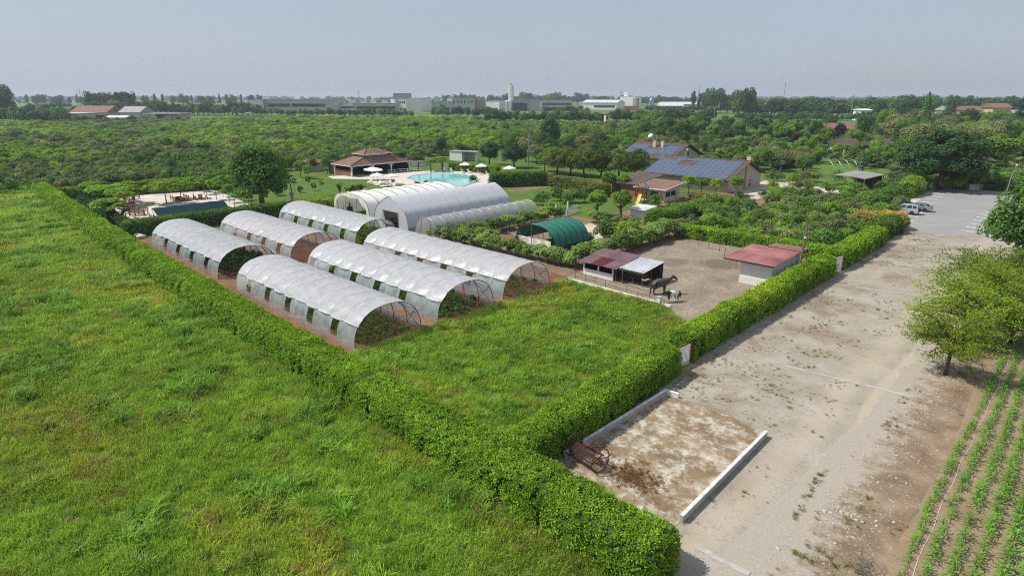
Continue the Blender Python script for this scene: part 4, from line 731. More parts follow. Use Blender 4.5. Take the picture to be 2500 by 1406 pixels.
# ------------------------------------------------------------------ far belts of trees
def belt(x0, x1, yb0, yb1, step, hr, kinds, label, group, seed, w=(.9, 1.25)):
    q = random.Random(seed); x = x0
    while x < x1:
        g = G(x, yb0+(yb1-yb0)*(x-x0)/(x1-x0)+q.uniform(-1.2, 1.2)); plant(q.choice(kinds), 'low_tree' if hr[1] <= 10 else 'far_tree', tuple(g), q.uniform(*hr), label, group, q.uniform(*w)); x += step*q.uniform(.7, 1.3)
belt(-20, 640, 286, 281, 13, (11, 17), ('far', 'farmid', 'far'), 'dark tree in the belt behind the far farm sheds', 'tree belt behind the far farm', 41)
belt(120, 445, 299.5, 301, 17, (3.5, 6.5), ('farmid', 'far'), 'low tree in front of the far farm sheds', 'low trees in front of the far farm', 40)
belt(-10, 165, 302, 303, 16, (8, 14), ('far', 'farmid', 'far'), 'dark tree left of the far farm', 'dark trees left of the far farm', 39)
belt(225, 330, 281, 280, 11, (22, 30), ('far',), 'tall tree rising above the belt behind the far farm', 'tall trees behind the far farm', 42, (.6, .8))
belt(440, 640, 282, 283, 12, (9, 13), ('far', 'farmid'), 'low tree in front of the long grey factory on the left', 'trees in front of the left factory', 43)
belt(640, 1010, 284, 289, 13, (7, 10), ('far', 'farmid'), 'low tree in the row below the long grey factory', 'trees below the long factory', 44)
belt(1060, 1230, 286, 288, 13, (8, 13), ('farmid', 'far'), 'tree in the row below the windowed factory', 'trees below the windowed factory', 45)
belt(1190, 1480, 300, 304, 14, (8, 12), ('farmid', 'far'), 'tree in the row left of the small pale tower house', 'trees left of the tower house', 46)
belt(1500, 1740, 304, 298, 14, (9, 13), ('farmid', 'far'), 'tree in the row right of the small pale tower house', 'trees right of the tower house', 47)
belt(1330, 1430, 277, 277, 10, (8, 11), ('far',), 'dark tree beside the white shed factories', 'trees beside the white sheds', 48)
belt(1580, 1800, 275, 275, 9, (7, 10), ('far',), 'low dark tree below the long pale roofs', 'trees below the pale roofs', 49)
belt(1690, 1840, 276, 279, 13, (24, 33), ('far', 'poplar'), 'tall dark tree in the clump right of the pale roofs', 'tall clump right of the pale roofs', 50, (.7, 1.0))
belt(1800, 2240, 287, 292, 12, (15, 21), ('far', 'farmid', 'far'), 'dark tree in the straight belt beyond the green field', 'tree belt beyond the green field', 51, (1.15, 1.55))
belt(2190, 2500, 285, 290, 15, (16, 24), ('far', 'farmid'), 'dark tree in the belt behind the far right houses', 'tree belt behind the right houses', 52)
belt(2335, 2490, 307, 309, 15, (8, 13), ('farmid', 'far', 'bright'), 'leafy tree in front of the ochre houses', 'trees in front of the ochre houses', 56)
belt(1800, 2230, 294, 297, 13, (5, 8.5), ('farmid', 'far'), 'low bushy tree at the foot of the straight tree belt', 'low trees below the straight belt', 57, (1.2, 1.6))
belt(70, 640, 262, 262, 20, (22, 28), ('poplar', 'far'), 'distant hazy tree on the left horizon', 'distant trees on the left horizon', 53, (.8, 1.2))
belt(1090, 1480, 257, 257, 18, (22, 34), ('far', 'farmid'), 'distant hazy tree behind the factories', 'distant trees behind the factories', 54, (1.0, 1.4))
belt(1480, 1700, 260, 260, 14, (18, 27), ('far',), 'distant hazy tree behind the white tower block', 'distant trees behind the white block', 55, (.9, 1.3))
def mass(name, label, bands, seed):
    q = np.random.default_rng(seed); P_ = []; S_ = []
    for x0, x1, yb, n, h0, h1 in bands:
        for k in range(n): g = G(q.uniform(x0, x1), yb+q.normal()*.35); P_.append((g.x, g.y, 0)); S_.append(q.uniform(h0, h1)/11.5)
    n = len(P_); S_ = np.array(S_); v = q.uniform(.8, 1.15, n)
    tag(scatter(name, P_, np.stack([np.zeros(n), np.zeros(n), q.uniform(0, 6.28, n)], 1), np.stack([S_*1.4, S_*1.4, S_], 1), q.integers(0, 6, n), [src('crown', c) for _, c, _ in TREES['far']+TREES['farmid']], np.stack([v, v, v, np.ones(n)], 1)), label, 'wood', kind='stuff')
mass('treeline', 'far hazy woods along the whole horizon', ((-300, 2800, 249, 420, 14, 24), (-300, 2800, 245.5, 420, 16, 30), (-300, 2800, 255, 160, 10, 18), (1850, 2800, 262, 120, 12, 20)), 61)
# undergrowth below the wooded gardens, too dense to count
q = np.random.default_rng(71); P_ = []; H_ = []
for x0, x1, y0, y1, n, h0, h1 in ((1560, 2520, 303, 356, 1500, 1.5, 4.0), (1640, 2280, 352, 412, 420, 1.0, 2.6), (2180, 2540, 356, 452, 420, 1.2, 3.2), (1190, 1560, 316, 350, 420, 1.5, 3.5)):
    for k in range(n):
        a = q.uniform(x0, x1); b = q.uniform(y0, y1)
        if 1970 < a < 2085 and 395 < b < 440: continue
        if any(c[0] < a < c[1] and c[2] < b < c[3] for c in HOUSES+((1980, 2110, 296, 345),)) or (x0 == 1560 and 1780 < a < 2110 and b < 312): continue
        g = G(a, b)
        if inhouse(g): continue
        P_.append((g.x, g.y, -.05)); H_.append(q.uniform(h0, h1)/2.9)
n = len(P_); H_ = np.array(H_); v = q.uniform(.8, 1.15, n); kk = ['mid', 'fresh', 'mix', 'dark', 'olive']
tag(scatter('undergrowth', P_, np.stack([np.zeros(n), np.zeros(n), q.uniform(0, 6.28, n)], 1), np.stack([H_*1.3, H_*1.3, H_], 1), q.choice(5, n, p=[.34, .24, .2, .14, .08])*3+q.integers(0, 3, n), [src('shrub', m_) for k in kk for m_ in SHR[k]], np.stack([v, v, v, np.ones(n)], 1)), 'dense undergrowth below the wooded gardens and orchard', 'undergrowth', kind='stuff')
# ------------------------------------------------------------------ plastic tunnels
def arch(a, h, t, pa=.85, pz=.8, point=0.0):
    c = math.cos(math.pi*t); s = math.sin(math.pi*t); y = -a*math.copysign(abs(c)**pa, c); z = h*abs(s)**pz
    if point: z -= point*(1-abs(2*t-1))*0; z = z-point*min(1, abs(c)*1.6)*abs(s)**2*.6
    return y, z
def t_at(a, h, z, **k):
    lo, hi = 0, .5
    for _ in range(30):
        m = (lo+hi)/2
        if arch(a, h, m, **k)[1] < z: lo = m
        else: hi = m
    return lo
def crop_plant(seed, n, rad, cz, sz, leaf): return src('crop', crown('crop', n, 6, rad, cz, sz, leaf, seed, 0, (.4, .6), .9, .5, .6, -.2, .2))
CROP = dict(pepper=crop_plant(1, 46, (.28, .28, .24), .22, .16, 'mid'), squash=crop_plant(2, 40, (.34, .34, .2), .2, .24, 'mid'), tomato=crop_plant(3, 120, (.4, .4, .95), .95, .2, 'dark'), leafy=crop_plant(4, 70, (.42, .42, .4), .36, .22, 'fresh'))
def tunnel(label, x0, x1, y0, y1, h, nb, crop, seed):
    q = random.Random(seed); L = x1-x0; a = (y1-y0)/2; root = thing('plastic_tunnel', label, 'greenhouse', (x1, (y0+y1)/2, 0), 0, 'open plastic tunnels'); bay = L/nb; te0 = t_at(a, h, 1.9)
    m = MB(); m.tube([(0, *arch(a-.03, h-.04, i/26)) for i in range(27)], .032, 6); hoop = m.mesh('hoop', M['rust'], True)
    for k in range(nb+1): put('hoop', hoop, root, (-k*bay-(.04 if k == 0 else 0), 0, 0))
    rp = MB(); rp.tube([(0, *arch(a+.03, h+.03, te0+(1-2*te0)*i/30)) for i in range(31)], .009, 4, False); rpm = rp.mesh('tie_rope', M['white'], True)
    for k in range(1, nb): put('tie_rope', rpm, root, (-k*bay, 0, 0))
    for t in (.5, .28, .72):
        y, z = arch(a-.09, h-.10, t); MB().tube([(0, y, z), (-L, y, z)], .022, 5).obj('purlin', M['galv'], root)
    te = t_at(a, h, 1.88)
    # roof film, slack between the hoops with a scalloped hem
    sub = 7; rows = []; nv = 30; hem = [q.uniform(.004, .02) for _ in range(nb*2+2)]; bul = [q.uniform(.10, .28) for _ in range(nb*2+2)]; wr = np.random.default_rng(seed)
    for i in range(nb*sub+1):
        b_, u = divmod(i, sub); u /= sub; s_ = math.sin(math.pi*u)**.7 if u > 0 else 0; row = []
        for j in range(nv+1):
            v = j/nv; sd = 0 if v < .5 else 1; e = abs(2*v-1); tl = te-hem[b_*2+sd]*s_*.9; t = tl+(1-2*tl)*v; y, z = arch(a, h, t)
            ny, nz = arch(a+1, h+1, t); ny -= y; nz -= z; off = .012-.11*s_*(1-e)**.7+bul[b_*2+sd]*s_*max(0, e-.30)**1.2*1.6+wr.normal()*.010
            row.append((-i*bay/sub+(.10 if i == 0 else 0), y+ny*off, z+nz*off))
        rows.append(row)
    MB().grid(rows).obj('roof_film', M['film'], root, smooth=True)
    for sd in (0, 1):
        hm = MB(); hm.tube([Vector(r[0 if sd == 0 else nv])+Vector((0, 0, -.01)) for r in rows], .026, 4); hm.obj('hem_rope', M['white'], root)
    # side film, one sheet to each bay; every other bay has a vent left open
    ph = q.randint(0, 1)
    for k in range(nb):
        for sd in (-1, 1):
            op = (k+ph) % 2 == 1 and 0 < k < nb-0; g = []; n1 = 8
            bu = q.uniform(.03, .10)
            for i in range(n1+1):
                u = i/n1; col = []
                for j in range(9):
                    v = j/8; uu = u
                    z = 1.93*v; t = t_at(a, h, max(z, .02)); y, _ = arch(a, h, t); o = .01+bu*math.sin(math.pi*u)*math.sin(math.pi*min(1, v*1.1))
                    col.append((-(k+uu)*bay, sd*(abs(y)+o), z))
                g.append(col)
            mm = MB()
            if op:
                c0, c1, r0 = 2, 6, 2
                for i in range(n1):
                    for j in range(8):
                        sh = 1 if j >= 6 else 0
                        if c0-sh*0 <= i < c1 and j >= r0: continue
                        mm.quad(g[i][j], g[i+1][j], g[i+1][j+1], g[i][j+1])
            else: mm.grid(g)
            mm.obj('side_film', M['sidefilm'], root, smooth=True)
    bm_ = MB()
    ev = [(-L-.02, *arch(a, h, i/20)) for i in range(21)]; n0 = len(bm_.v); bm_.v += ev; bm_.face(tuple(range(21))); bm_.obj('end_film', M['sidefilm'], root)
    for p, r_ in ((((-.05, a-.15, .1), (-bay, a-.75, 2.3)), .02), (((-.05, a-.5, 2.0), (-bay*1.0, a-.05, .1)), .02), (((-.06, -a+.3, 1.6), (-.06, a-.3, 1.6)), .014), (((-bay*.9, a*.35, 0), (-bay*.9, a*.35, h-.3)), .015)): MB().tube(p, r_, 5).obj('brace', M['rust'], root)
    if crop:
        kind, rows_, st, hs, jit = crop; P_ = []; g = np.random.default_rng(seed)
        for r_ in range(rows_):
            yy = -a+.7+(2*a-1.4)*(r_+.5)/rows_
            for xx in np.arange(.3, L-.4, st):
                if g.random() < .92: P_.append((-xx+g.normal()*jit, yy+g.normal()*jit, 0))
        n = len(P_); s = g.uniform(.75, 1.25, n)*hs; f = scatter('crop_plants', P_, np.stack([np.zeros(n), np.zeros(n), g.uniform(0, 6, n)], 1), np.stack([s, s, s], 1), np.zeros(n, int), [CROP[kind]], None, root); f['kind'] = 'stuff'
    return root
tunnel('front row plastic tunnel nearest the long hedge, planted with rows of seedlings', -61.4, -39.2, 22.9, 29.5, 3.1, 11, ('pepper', 7, .42, 1.0, .04), 1)
tunnel('middle plastic tunnel of the front row with squash plants in its mouth', -62.4, -39.2, 31.3, 38.2, 3.1, 11, ('squash', 6, .7, 1.25, .18), 2)
tunnel('front row plastic tunnel beside the vines, grass growing in its mouth', -64.2, -39.4, 39.7, 46.7, 3.1, 12, ('leafy', 5, .9, .75, .25), 3)
tunnel('rear row plastic tunnel nearest the long hedge, filled with tall dark tomatoes', -89.2, -66.9, 23.2, 30.0, 3.15, 10, ('tomato', 7, .55, 1.05, .08), 4)
tunnel('middle plastic tunnel of the rear row, open on bare red soil', -89.2, -67.9, 32.1, 39.0, 3.1, 10, None, 5)
tunnel('rear row plastic tunnel beside the white tent, full of green leafy crop', -91.6, -69.6, 42.1, 48.9, 3.1, 10, ('leafy', 7, .55, 1.35, .1), 6)
# ------------------------------------------------------------------ grey tarpaulin tunnel
def fabric_tunnel(name, label, xc, y0, y1, w, h, nb, mats, point, cat='tunnel', sag=.03, low=1.0, two=True, hoopmat='galv', hr=.04, drop=0.0, pz=.8, pa=.85):
    a = w/2; root = thing(name, label, cat, (xc, y0, 0)); bay = (y1-y0)/nb; ar = lambda t, o=0: arch(a+o, h+o, t, pa, pz, point)
    hp = MB(); hp.tube([(ar(i/30, .02)[0], 0, ar(i/30, .02)[1]) for i in range(31)], hr, 6); hm = hp.mesh('hoop', M[hoopmat], True)
    for k in range(nb+1): put('hoop', hm, root, (0, k*bay, 0))
    lo = 0
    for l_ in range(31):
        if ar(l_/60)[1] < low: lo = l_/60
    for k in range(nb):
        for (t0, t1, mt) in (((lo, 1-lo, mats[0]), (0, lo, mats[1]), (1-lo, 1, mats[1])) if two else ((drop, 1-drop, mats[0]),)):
            nv = 26 if t1-t0 > .4 else 4; g = []
            for i in range(7):
                u = i/6; s_ = math.sin(math.pi*u); g.append([(lambda p: (p[0], (k+u)*bay, p[1]))(ar(t0+(t1-t0)*j/nv, -sag*s_)) for j in range(nv+1)])
            MB().grid(g).obj('fabric_panel', M[mt], root, smooth=True)
    return root, a, ar
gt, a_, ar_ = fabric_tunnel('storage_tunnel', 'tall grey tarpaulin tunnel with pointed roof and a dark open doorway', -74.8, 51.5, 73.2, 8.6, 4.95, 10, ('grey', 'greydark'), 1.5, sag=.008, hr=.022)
fw = MB(); n_ = 24; Pn = [(ar_(i/n_)[0], .0, ar_(i/n_)[1]) for i in range(n_+1)]
fw.v += [(-a_, .02, 0), (-1.9, .02, 0), (-1.9, .02, 2.75), (1.9, .02, 2.75), (1.9, .02, 0), (a_, .02, 0)]+[(p[0], .02, p[2]) for p in Pn[::-1][1:-1]]
fw.face(tuple(range(len(fw.v)))); fw.obj('front_wall', M['grey'], gt)
bw_ = MB(); bw_.v += [(p[0], 21.68, p[2]) for p in Pn]; bw_.face(tuple(range(len(bw_.v)))); bw_.obj('rear_wall', M['grey'], gt)
cu = MB(); cu.grid([[(-1.9+.9*u*(1-.75*v)+.06*math.sin(u*14), -.05+.05*math.sin(u*11), 2.7*v) for v in np.linspace(0, 1, 8)] for u in np.linspace(0, 1, 10)]); cu.obj('door_curtain', M['grey'], gt, smooth=True)
MB().box(-2.0, 2.0, -.06, .05, 2.72, 2.84).obj('door_lintel', M['galv'], gt)
for s_ in (-1, 1): MB().box(s_*1.95-.05, s_*1.95+.05, -.05, .05, 0, 2.72).obj('door_post', M['galv'], gt)
for i, (x, y, w_, h_) in enumerate(((-75.9, 54.5, 1.2, .9), (-74.2, 55.6, 1.0, 1.3))): tag(MB().box(x, x+w_, y, y+.9, .05, h_).box(x+.1, x+.3, y+.1, y+.3, 0, .05).obj('added_dark_crate', M['darkwood']), ('low dark crate added to darken the grey tunnel doorway', 'taller dark crate added to darken the grey tunnel doorway')[i], 'crate')  # dark boxes added so that the tunnel interior looks dark
# ------------------------------------------------------------------ white tent tunnel
tt, a2, ar2 = fabric_tunnel('white_tent', 'long white sheeted tent with a ragged open front', -86.3, 51.9, 71.2, 10.4, 4.15, 9, ('tent', 'tent'), .25, 'tent', .06, 1.5, True, 'rust', .03, 0, .5, .6)
vl = MB(); g = []
for i in range(25):
    u = i/24; y_, z_ = ar2(.04+.92*u); dp = [.9, 1.5, .7, .45, .5, .6, .9, 1.3, 2.3, 2.6][min(9, int(u*10))]+.12*math.sin(u*40); g.append([(y_, -.03-.08*math.sin(u*30)*j/5, max(.0, z_-dp*j/5)) for j in range(6)])
vl.grid(g).obj('front_valance', M['tent'], tt, smooth=True)
bw_ = MB(); bw_.v += [(ar2(i/24)[0], 19.28, ar2(i/24)[1]) for i in range(25)]; bw_.face(tuple(range(25))); bw_.obj('rear_wall', M['tent'], tt)
for x_ in (-4.2, -2.6, .4, 3.3): MB().tube([(x_, .15, 0), (x_, .15, 2.6)], .04, 6).obj('post', M['rust'], tt)
hp = MB(); v_, f_ = ico(3, (1.9, 2.2, .75), 5, .05, .1); hp.v = v_; hp.f = f_; hp.m = [0]*len(f_); tag(hp.obj('straw_heap', LEAF['straw'], None, (-85, 55.2, 0)), 'brown straw heap inside the open white tent', 'straw')
cr = MB(); cr.tube([(0, 0, 0), (0, 0, 1.6), (.25, 0, 2.3)], .09, 6); cr.box(-.35, .35, -.35, .35, .5, 1.5); cr.tube([(0, 0, 1.5), (-.6, 0, 2.2)], .05, 5); cr.tube([(0, 0, 1.5), (.6, .1, 2.0)], .05, 5)
tag(cr.obj('machine', M['rust'], None, (-89.2, 53.4, 0)), 'rusty upright machine in the mouth of the white tent', 'machine')
# ------------------------------------------------------------------ mesh tunnel, green net tunnel
mt, a3, ar3 = fabric_tunnel('mesh_tunnel', 'transparent grey mesh tunnel beside the tall grey tarpaulin tunnel', -66.0, 51.3, 72.2, 5.2, 3.0, 11, ('mesh', 'mesh'), 0, 'tunnel', .10, .6, False, 'galv', .035)
fm = MB(); fm.v += [(ar3(i/24)[0], .0, ar3(i/24)[1]) for i in range(25)]; fm.face(tuple(range(25))); fm.obj('front_mesh', M['mesh'], mt)
for x_ in (-1.0, .9): MB().tube([(x_, -.02, 0), (x_, -.02, ar3(.5)[1]*(.93 if x_ < 0 else .94))], .03, 6).obj('front_post', M['galv'], mt)
for p in (((-2.4, -.03, .2), (-.9, -.03, 1.6)), ((-2.2, -.03, 1.7), (-1.0, -.03, .3))): MB().tube(p, .022, 5).obj('brace', M['galv'], mt)
gn, a4, ar4 = fabric_tunnel('net_tunnel', 'round green shade net tunnel with a white cloth across its open end', -50.75, 57.0, 64.0, 7.1, 3.3, 6, ('green', 'green'), 0, 'tunnel', .10, .5, False, 'darkmetal', .03, .06)
cl = MB(); cl.grid([[(-2.9+5.6*u, .03+.06*math.sin(u*25), 1.55*v+.03*math.sin(u*9)) for v in np.linspace(0, 1, 5)] for u in np.linspace(0, 1, 40)]); cl.obj('front_cloth', M['offwhite'], gn, smooth=True)
for x_ in (-2.6, -.6): MB().tube([(x_, -.04, 0), (x_, -.04, 2.2 if x_ < -2 else 3.2)], .035, 6).obj('front_post', M['galv'], gn)
MB().tube([(-4.6, -.3, 1.75), (-1.9, -.1, 1.35)], .03, 5).obj('cross_bar', M['galv'], gn)
bk = MB(); bk.v += [(ar4(i/20)[0], 6.98, ar4(i/20)[1]) for i in range(21)]; bk.face(tuple(range(21))); bk.obj('rear_net', M['green'], gn)
# ------------------------------------------------------------------ gates, low walls, kerb of the slab
def gate(label, p, q_, h, slats, loc='slat'):
    p = Vector(p); q_ = Vector(q_); L = (q_-p).length; rz = math.atan2(q_.y-p.y, q_.x-p.x); t = thing('gate', label, 'gate', p, rz)
    for x in (0, L): MB().box(x-.07, x+.07, -.07, .07, 0, h+.12).obj('post', M['rust'], t)
    for z in (.18, h-.12): MB().box(.07, L-.07, .015, .055, z, z+.06).obj('rail', M['galv'], t)
    n = slats; sm = MB().box(-.5*L/n*.72, .5*L/n*.72, -.012, .012, .08, h).mesh('slat', M['white'])
    for k in range(n): put('slat', sm, t, (.12+(L-.24)*(k+.5)/n, 0, 0))
    return t
gate('white slatted gate in the gap between the two near drive hedges', (-19.35, 37.0, 0), (-19.15, 39.2, 0), 1.5, 12)
gate('plain white gate in the gap of the drive hedge behind the shed', (-19.5, 72.0, 0), (-18.9, 74.4, 0), 1.7, 5)
KB = plain('stained_white_concrete', (.70, .68, .64), .85, .32, 2.6, bump=.5)
for a, b, l in (((1378, 1118), (1628, 962), 'long white kerb wall on the hedge side of the stained slab'), ((1663, 1275), (1869, 1066), 'long white kerb wall on the drive side of the stained slab')):
    p = G(*a); q_ = G(*b); L = (q_-p).length; t = thing('kerb_wall', l, 'wall', p, math.atan2(q_.y-p.y, q_.x-p.x)); m = MB().box(0, L, -.085, .085, 0, .38); m.obj('wall', M['concrete'], t, bev=.015)
    MB().box(-.01, L+.01, -.098, .098, .383, .42).obj('coping', KB, t, bev=.012)
p = G(1622, 962); q_ = G(1657, 972); t = thing('kerb_wall', 'short white end piece of the kerb wall at the hedge corner', 'wall', p, math.atan2(q_.y-p.y, q_.x-p.x)); MB().box(.14, (q_-p).length, -.1, .1, 0, .33).obj('wall', M['white'], t, bev=.015); MB().box(.16, (q_-p).length-.02, -.105, .105, .333, .36).obj('coping', M['white'], t)
# ------------------------------------------------------------------ rusty hay rake
def hay_rake(loc, rz):
    t = thing('hay_rake', 'rusty old hay rake with two spoked iron wheels on the slab', 'farm implement', loc, rz); W = 2.0; Rw = .66
    for s_ in (-1, 1):
        wm = MB(); wm.ring((s_*W/2, 0, Rw), Rw, .032, 'x', 28, 6); o = wm.obj('wheel', M['rust'], t)
        MB().tube([(s_*W/2-.09, 0, Rw), (s_*W/2+.09, 0, Rw)], .07, 8).obj('hub', M['rust'], o)
        for k in range(12): a = math.pi*2*k/12; MB().tube([(s_*W/2, 0, Rw), (s_*W/2, Rw*math.cos(a), Rw+Rw*math.sin(a))], .011, 4).obj('spoke', M['rust'], o)
    MB().tube([(-W/2, 0, Rw), (W/2, 0, Rw)], .035, 6).obj('axle', M['rust'], t)
    MB().beam((-W/2+.1, .35, Rw+.12), (W/2-.1, .35, Rw+.12), .06).obj('frame_bar', M['rust'], t); MB().beam((-W/2+.1, -.42, .52), (W/2-.1, -.42, .52), .05).obj('frame_bar', M['rust'], t)
    for s_ in (-.8, .8): MB().beam((s_, -.45, .5), (s_, .4, Rw+.12), .05).obj('frame_arm', M['rust'], t)
    tm = MB(); tm.tube([(0, .25, Rw+.15), (0, -.05, Rw+.30), (0, -.35, Rw+.1), (0, -.5, .45), (0, -.42, .16), (0, -.25, .05)], .012, 4); tm = tm.mesh('tine', M['rust'], True)
    for k in range(28): put('tine', tm, t, (-W/2+.12+(W-.24)*k/27, 0, 0))
    MB().tube([(-.3, .35, Rw+.1), (0, 1.0, .55), (0, 1.5, .45)], .035, 6).obj('drawbar', M['rust'], t); MB().tube([(.3, .35, Rw+.1), (0, 1.0, .55)], .03, 6).obj('drawbar', M['rust'], t)
    st = MB().box(-.18, .18, -.14, .14, 1.12, 1.16); st.tube([(0, .2, .8), (0, 0, 1.12)], .025, 5); st.obj('seat', M['rust'], t); return t
_h = G(1432, 1130); hay_rake((_h.x, _h.y, .03), R(-8))
_q = np.random.default_rng(77); _c = G(1545, 1165); n = 420; _p = np.stack([_c.x+_q.normal(size=n)*.95, _c.y+_q.normal(size=n)*.55, np.full(n, .03)], 1); _s = _q.uniform(.3, .7, n)
tag(scatter('hay_litter', _p, np.stack([_q.normal(size=n)*.9, _q.normal(size=n)*.9, _q.uniform(0, 6, n)], 1), np.stack([_s, _s, _s*.5], 1), np.zeros(n, int), [GR[5]], np.stack([np.full(n, .75), np.full(n, .62), np.full(n, .5), np.ones(n)], 1)), 'loose brown hay litter spread over the slab', 'litter', kind='stuff')
# ------------------------------------------------------------------ paddock: wall, rails, stable, shed, pole
p = G(1388, 684); q_ = G(1637, 751); L = (q_-p).length; rz = math.atan2(q_.y-p.y, q_.x-p.x); t = thing('paddock_wall', 'low white paddock wall with rusty rail in front of the stable', 'wall', p, rz)
MB().box(0, L-1.45, -.1, .1, 0, .26).obj('wall', M['whitewall'], t, bev=.01); MB().box(L-1.05, L, -.1, .1, 0, .24).obj('wall', M['whitewall'], t, bev=.01); MB().box(L-1.45, L-1.07, -.19, .19, 0, .78).obj('pillar', M['white'], t, bev=.01); MB().box(L-1.49, L-1.03, -.23, .23, .782, .83).obj('pillar_cap', M['concrete'], t)
for z in (.52, .95): MB().tube([(.5, .5 if z > .9 else .35, z), (L-1.5, .25, z), (L, .1, z)], .024, 5).obj('rail', M['rust'], t)
for k in range(9): MB().tube([(.6+k*1.35, .45-.025*k, .2), (.6+k*1.35, .45-.025*k, .98)], .022, 5).obj('rail_post', M['rust'], t)
def fence(label, pts, h=1.1, n=None, rails=(.45, 1.0), pm='rust', cat='fence'):
    pts = [Vector((a[0], a[1], 0)) for a in pts]; t = thing('rail_fence', label, cat, pts[0]); o = pts[0]
    for i in range(len(pts)-1):
        for z in rails: MB().tube([pts[i]-o+Vector((0, 0, z)), pts[i+1]-o+Vector((0, 0, z))], .022, 5).obj('rail', M[pm], t)
        L = (pts[i+1]-pts[i]).length; k = max(1, round(L/2.2))
        for j in range(k+(1 if i == len(pts)-2 else 0)): e = pts[i].lerp(pts[i+1], j/k)-o; MB().tube([e, e+Vector((0, 0, h))], .03, 5).obj('post', M[pm], t)
    return t
fence('rusty rail fence between the vines and the paddock', [(-40.2, 57.2), (-40.4, 75.2)], 1.3); fence('wire fence along the back of the paddock', [(-40.2, 75.6), (-33, 72.8), (-28.4, 67.5)], 1.1, rails=(.95,)); fence('rusty rail inside the drive hedge of the paddock', [(-21.3, 50.5), (-21.2, 61.2)], 1.4, rails=(1.35,))
bk = MB(); bk.lathe([(.17, 0), (.2, .3), (.19, .32), (.16, .06), (0.02, .05)], 12); tag(bk.obj('bucket', M['darkmetal'], None, (-28.4, 67.5, 1.1)), 'dark bucket on top of a paddock fence post', 'bucket')
def corr_sheet(parent, x0, x1, y0, y1, z0, z1, mat, pitch=.18, amp=.035, name='roof_sheet', along='y'):
    """corrugated sheet, ridges run along y (slope z0 at y0 to z1 at y1)"""
    n = max(6, int((x1-x0)/pitch*4)); g = []
    for i in range(n+1): x = x0+(x1-x0)*i/n; c = amp*math.sin(2*math.pi*(x-x0)/pitch); g.append([(x, y0, z0+c), (x, y1, z1+c)])
    m = MB().grid(g).grid([[(p[0], p[1], p[2]-.02) for p in r][::-1] for r in g]); return m.obj(name, M[mat], parent, smooth=False)
st = thing('pony_stable', 'small open stable with plum and white corrugated roof sheets', 'stable', (-39.4, 52.5, 0))
MB().box(0, 4.0, 0, .14, 0, .72).obj('front_wall', M['white'], st); 
for x in (0, 1.95, 3.86): MB().box(x, x+.14, 0.003, .137, .723, 1.5).obj('wall_post', M['white'], st)
MB().hexa([(0, .14, 0), (.12, .14, 0), (.12, 3.85, 0), (0, 3.85, 0), (0, .14, 1.5), (.12, .14, 1.5), (.12, 3.85, 1.95), (0, 3.85, 1.95)]).obj('side_wall', M['darkwood'], st)
for k in range(30): MB().box(.1+k*.255, .1+k*.255+.235, 3.9, 3.94+.01*(k % 2), 0, 2.0).obj('board', M['darkwood'], st)
for k in range(14): MB().box(4.35+k*.235, 4.35+k*.235+.215, 1.3+.012*(k % 2), 1.34+.012*(k % 2), 0, 1.62).obj('board', M['darkwood'], st)
for x, y in ((4.3, .1), (5.2, .0), (7.5, .3), (7.5, 2.0), (7.5, 3.8)): MB().tube([(x, y, 0), (x, y, 1.75)], .05, 6).obj('roof_post', M['wood'], st)
for y, z in ((.0, 1.52), (2.0, 1.78), (3.9, 2.05)): MB().box(-.1, 7.6, y, y+.1, z-.1, z-.02).obj('roof_beam', M['wood'], st)
for i, x in enumerate((-.4, 1.3, 3.0)):
    corr_sheet(st, x, x+1.72, -.55, 1.95, 1.56, 1.86, 'maroon' if i == 1 else 'purpleroof'); corr_sheet(st, x, x+1.72, 1.75, 4.3, 1.88, 2.2, 'purpleroof')
for i, x in enumerate((4.78, 6.3)): corr_sheet(st, x, x+1.56, -.1, 4.0, 1.66, 2.08, 'whiteroof', .22, .04)
sh = thing('white_shed', 'white block shed with overhanging red sheet roof in the paddock', 'shed', (-25.4, 61.6, 0))
MB().box(0, 3.3, 0, 6.6, 0, 2.58).obj('wall', M['whitewall'], sh); MB().box(-.03, 3.33, -.03, 6.6, .0, .75).obj('plinth', M['white'], sh)
MB().box(.1, 3.2, 6.62, 8.4, 0, 2.15).obj('rear_store', M['greywall'], sh)
for i in range(3): corr_sheet(sh, -1.75+1.83*i, -1.75+1.83*i+1.86, -.75, 6.9, 2.58+.003*i, 2.78+.003*i, 'redroof', .30, .03)
for i in range(2): MB().box(.1+1.9*i, 1.98+1.9*i, 6.6, 8.6, 2.83, 2.89).obj('tile_strip', M['tile'], sh)
MB().box(-1.7, 3.7, -.70, -.62, 2.42, 2.53).obj('fascia', M['darkwood'], sh)
for k in range(6): a = 1.6+k*.75; MB().tube([(3.42, a, 0), (3.38, a+.25*((k % 3)-1), 1.5+.1*(k % 2))], .025, 5).obj('leaning_pole', M['darkmetal'], sh)
pl = thing('utility_pole', 'weathered wooden pole behind the red roofed shed', 'pole', (-20.95, 66.2, 0)); MB().tube([(0, 0, 0), (.05, .1, 3), (.12, .25, 6.3)], [.16, .14, .11], 8).obj('shaft', M['wood'], pl); MB().box(.05, .22, -.02, .15, 4.8, 4.95).obj('insulator', M['white'], pl); MB().box(-.15, .12, -.35, -.15, .6, 1.4).obj('meter_box', M['darkmetal'], pl)
# sacks by the rear hedge
for i, p in enumerate(((328, 577), (337, 579), (345, 582), (334, 574))):
    v_, f_ = ico(2, (.62, .42, .3), 20+i, .08, .28+(.3 if i == 3 else 0)); m = MB(); m.v = v_; m.f = f_; m.m = [0]*len(f_); tag(m.obj('sack', M['bag'], None, G(*p), (0, 0, i*.8), smooth=True), 'white plastic sack heaped between the long hedge and the rear tunnel', 'sack', 'heap of white sacks')
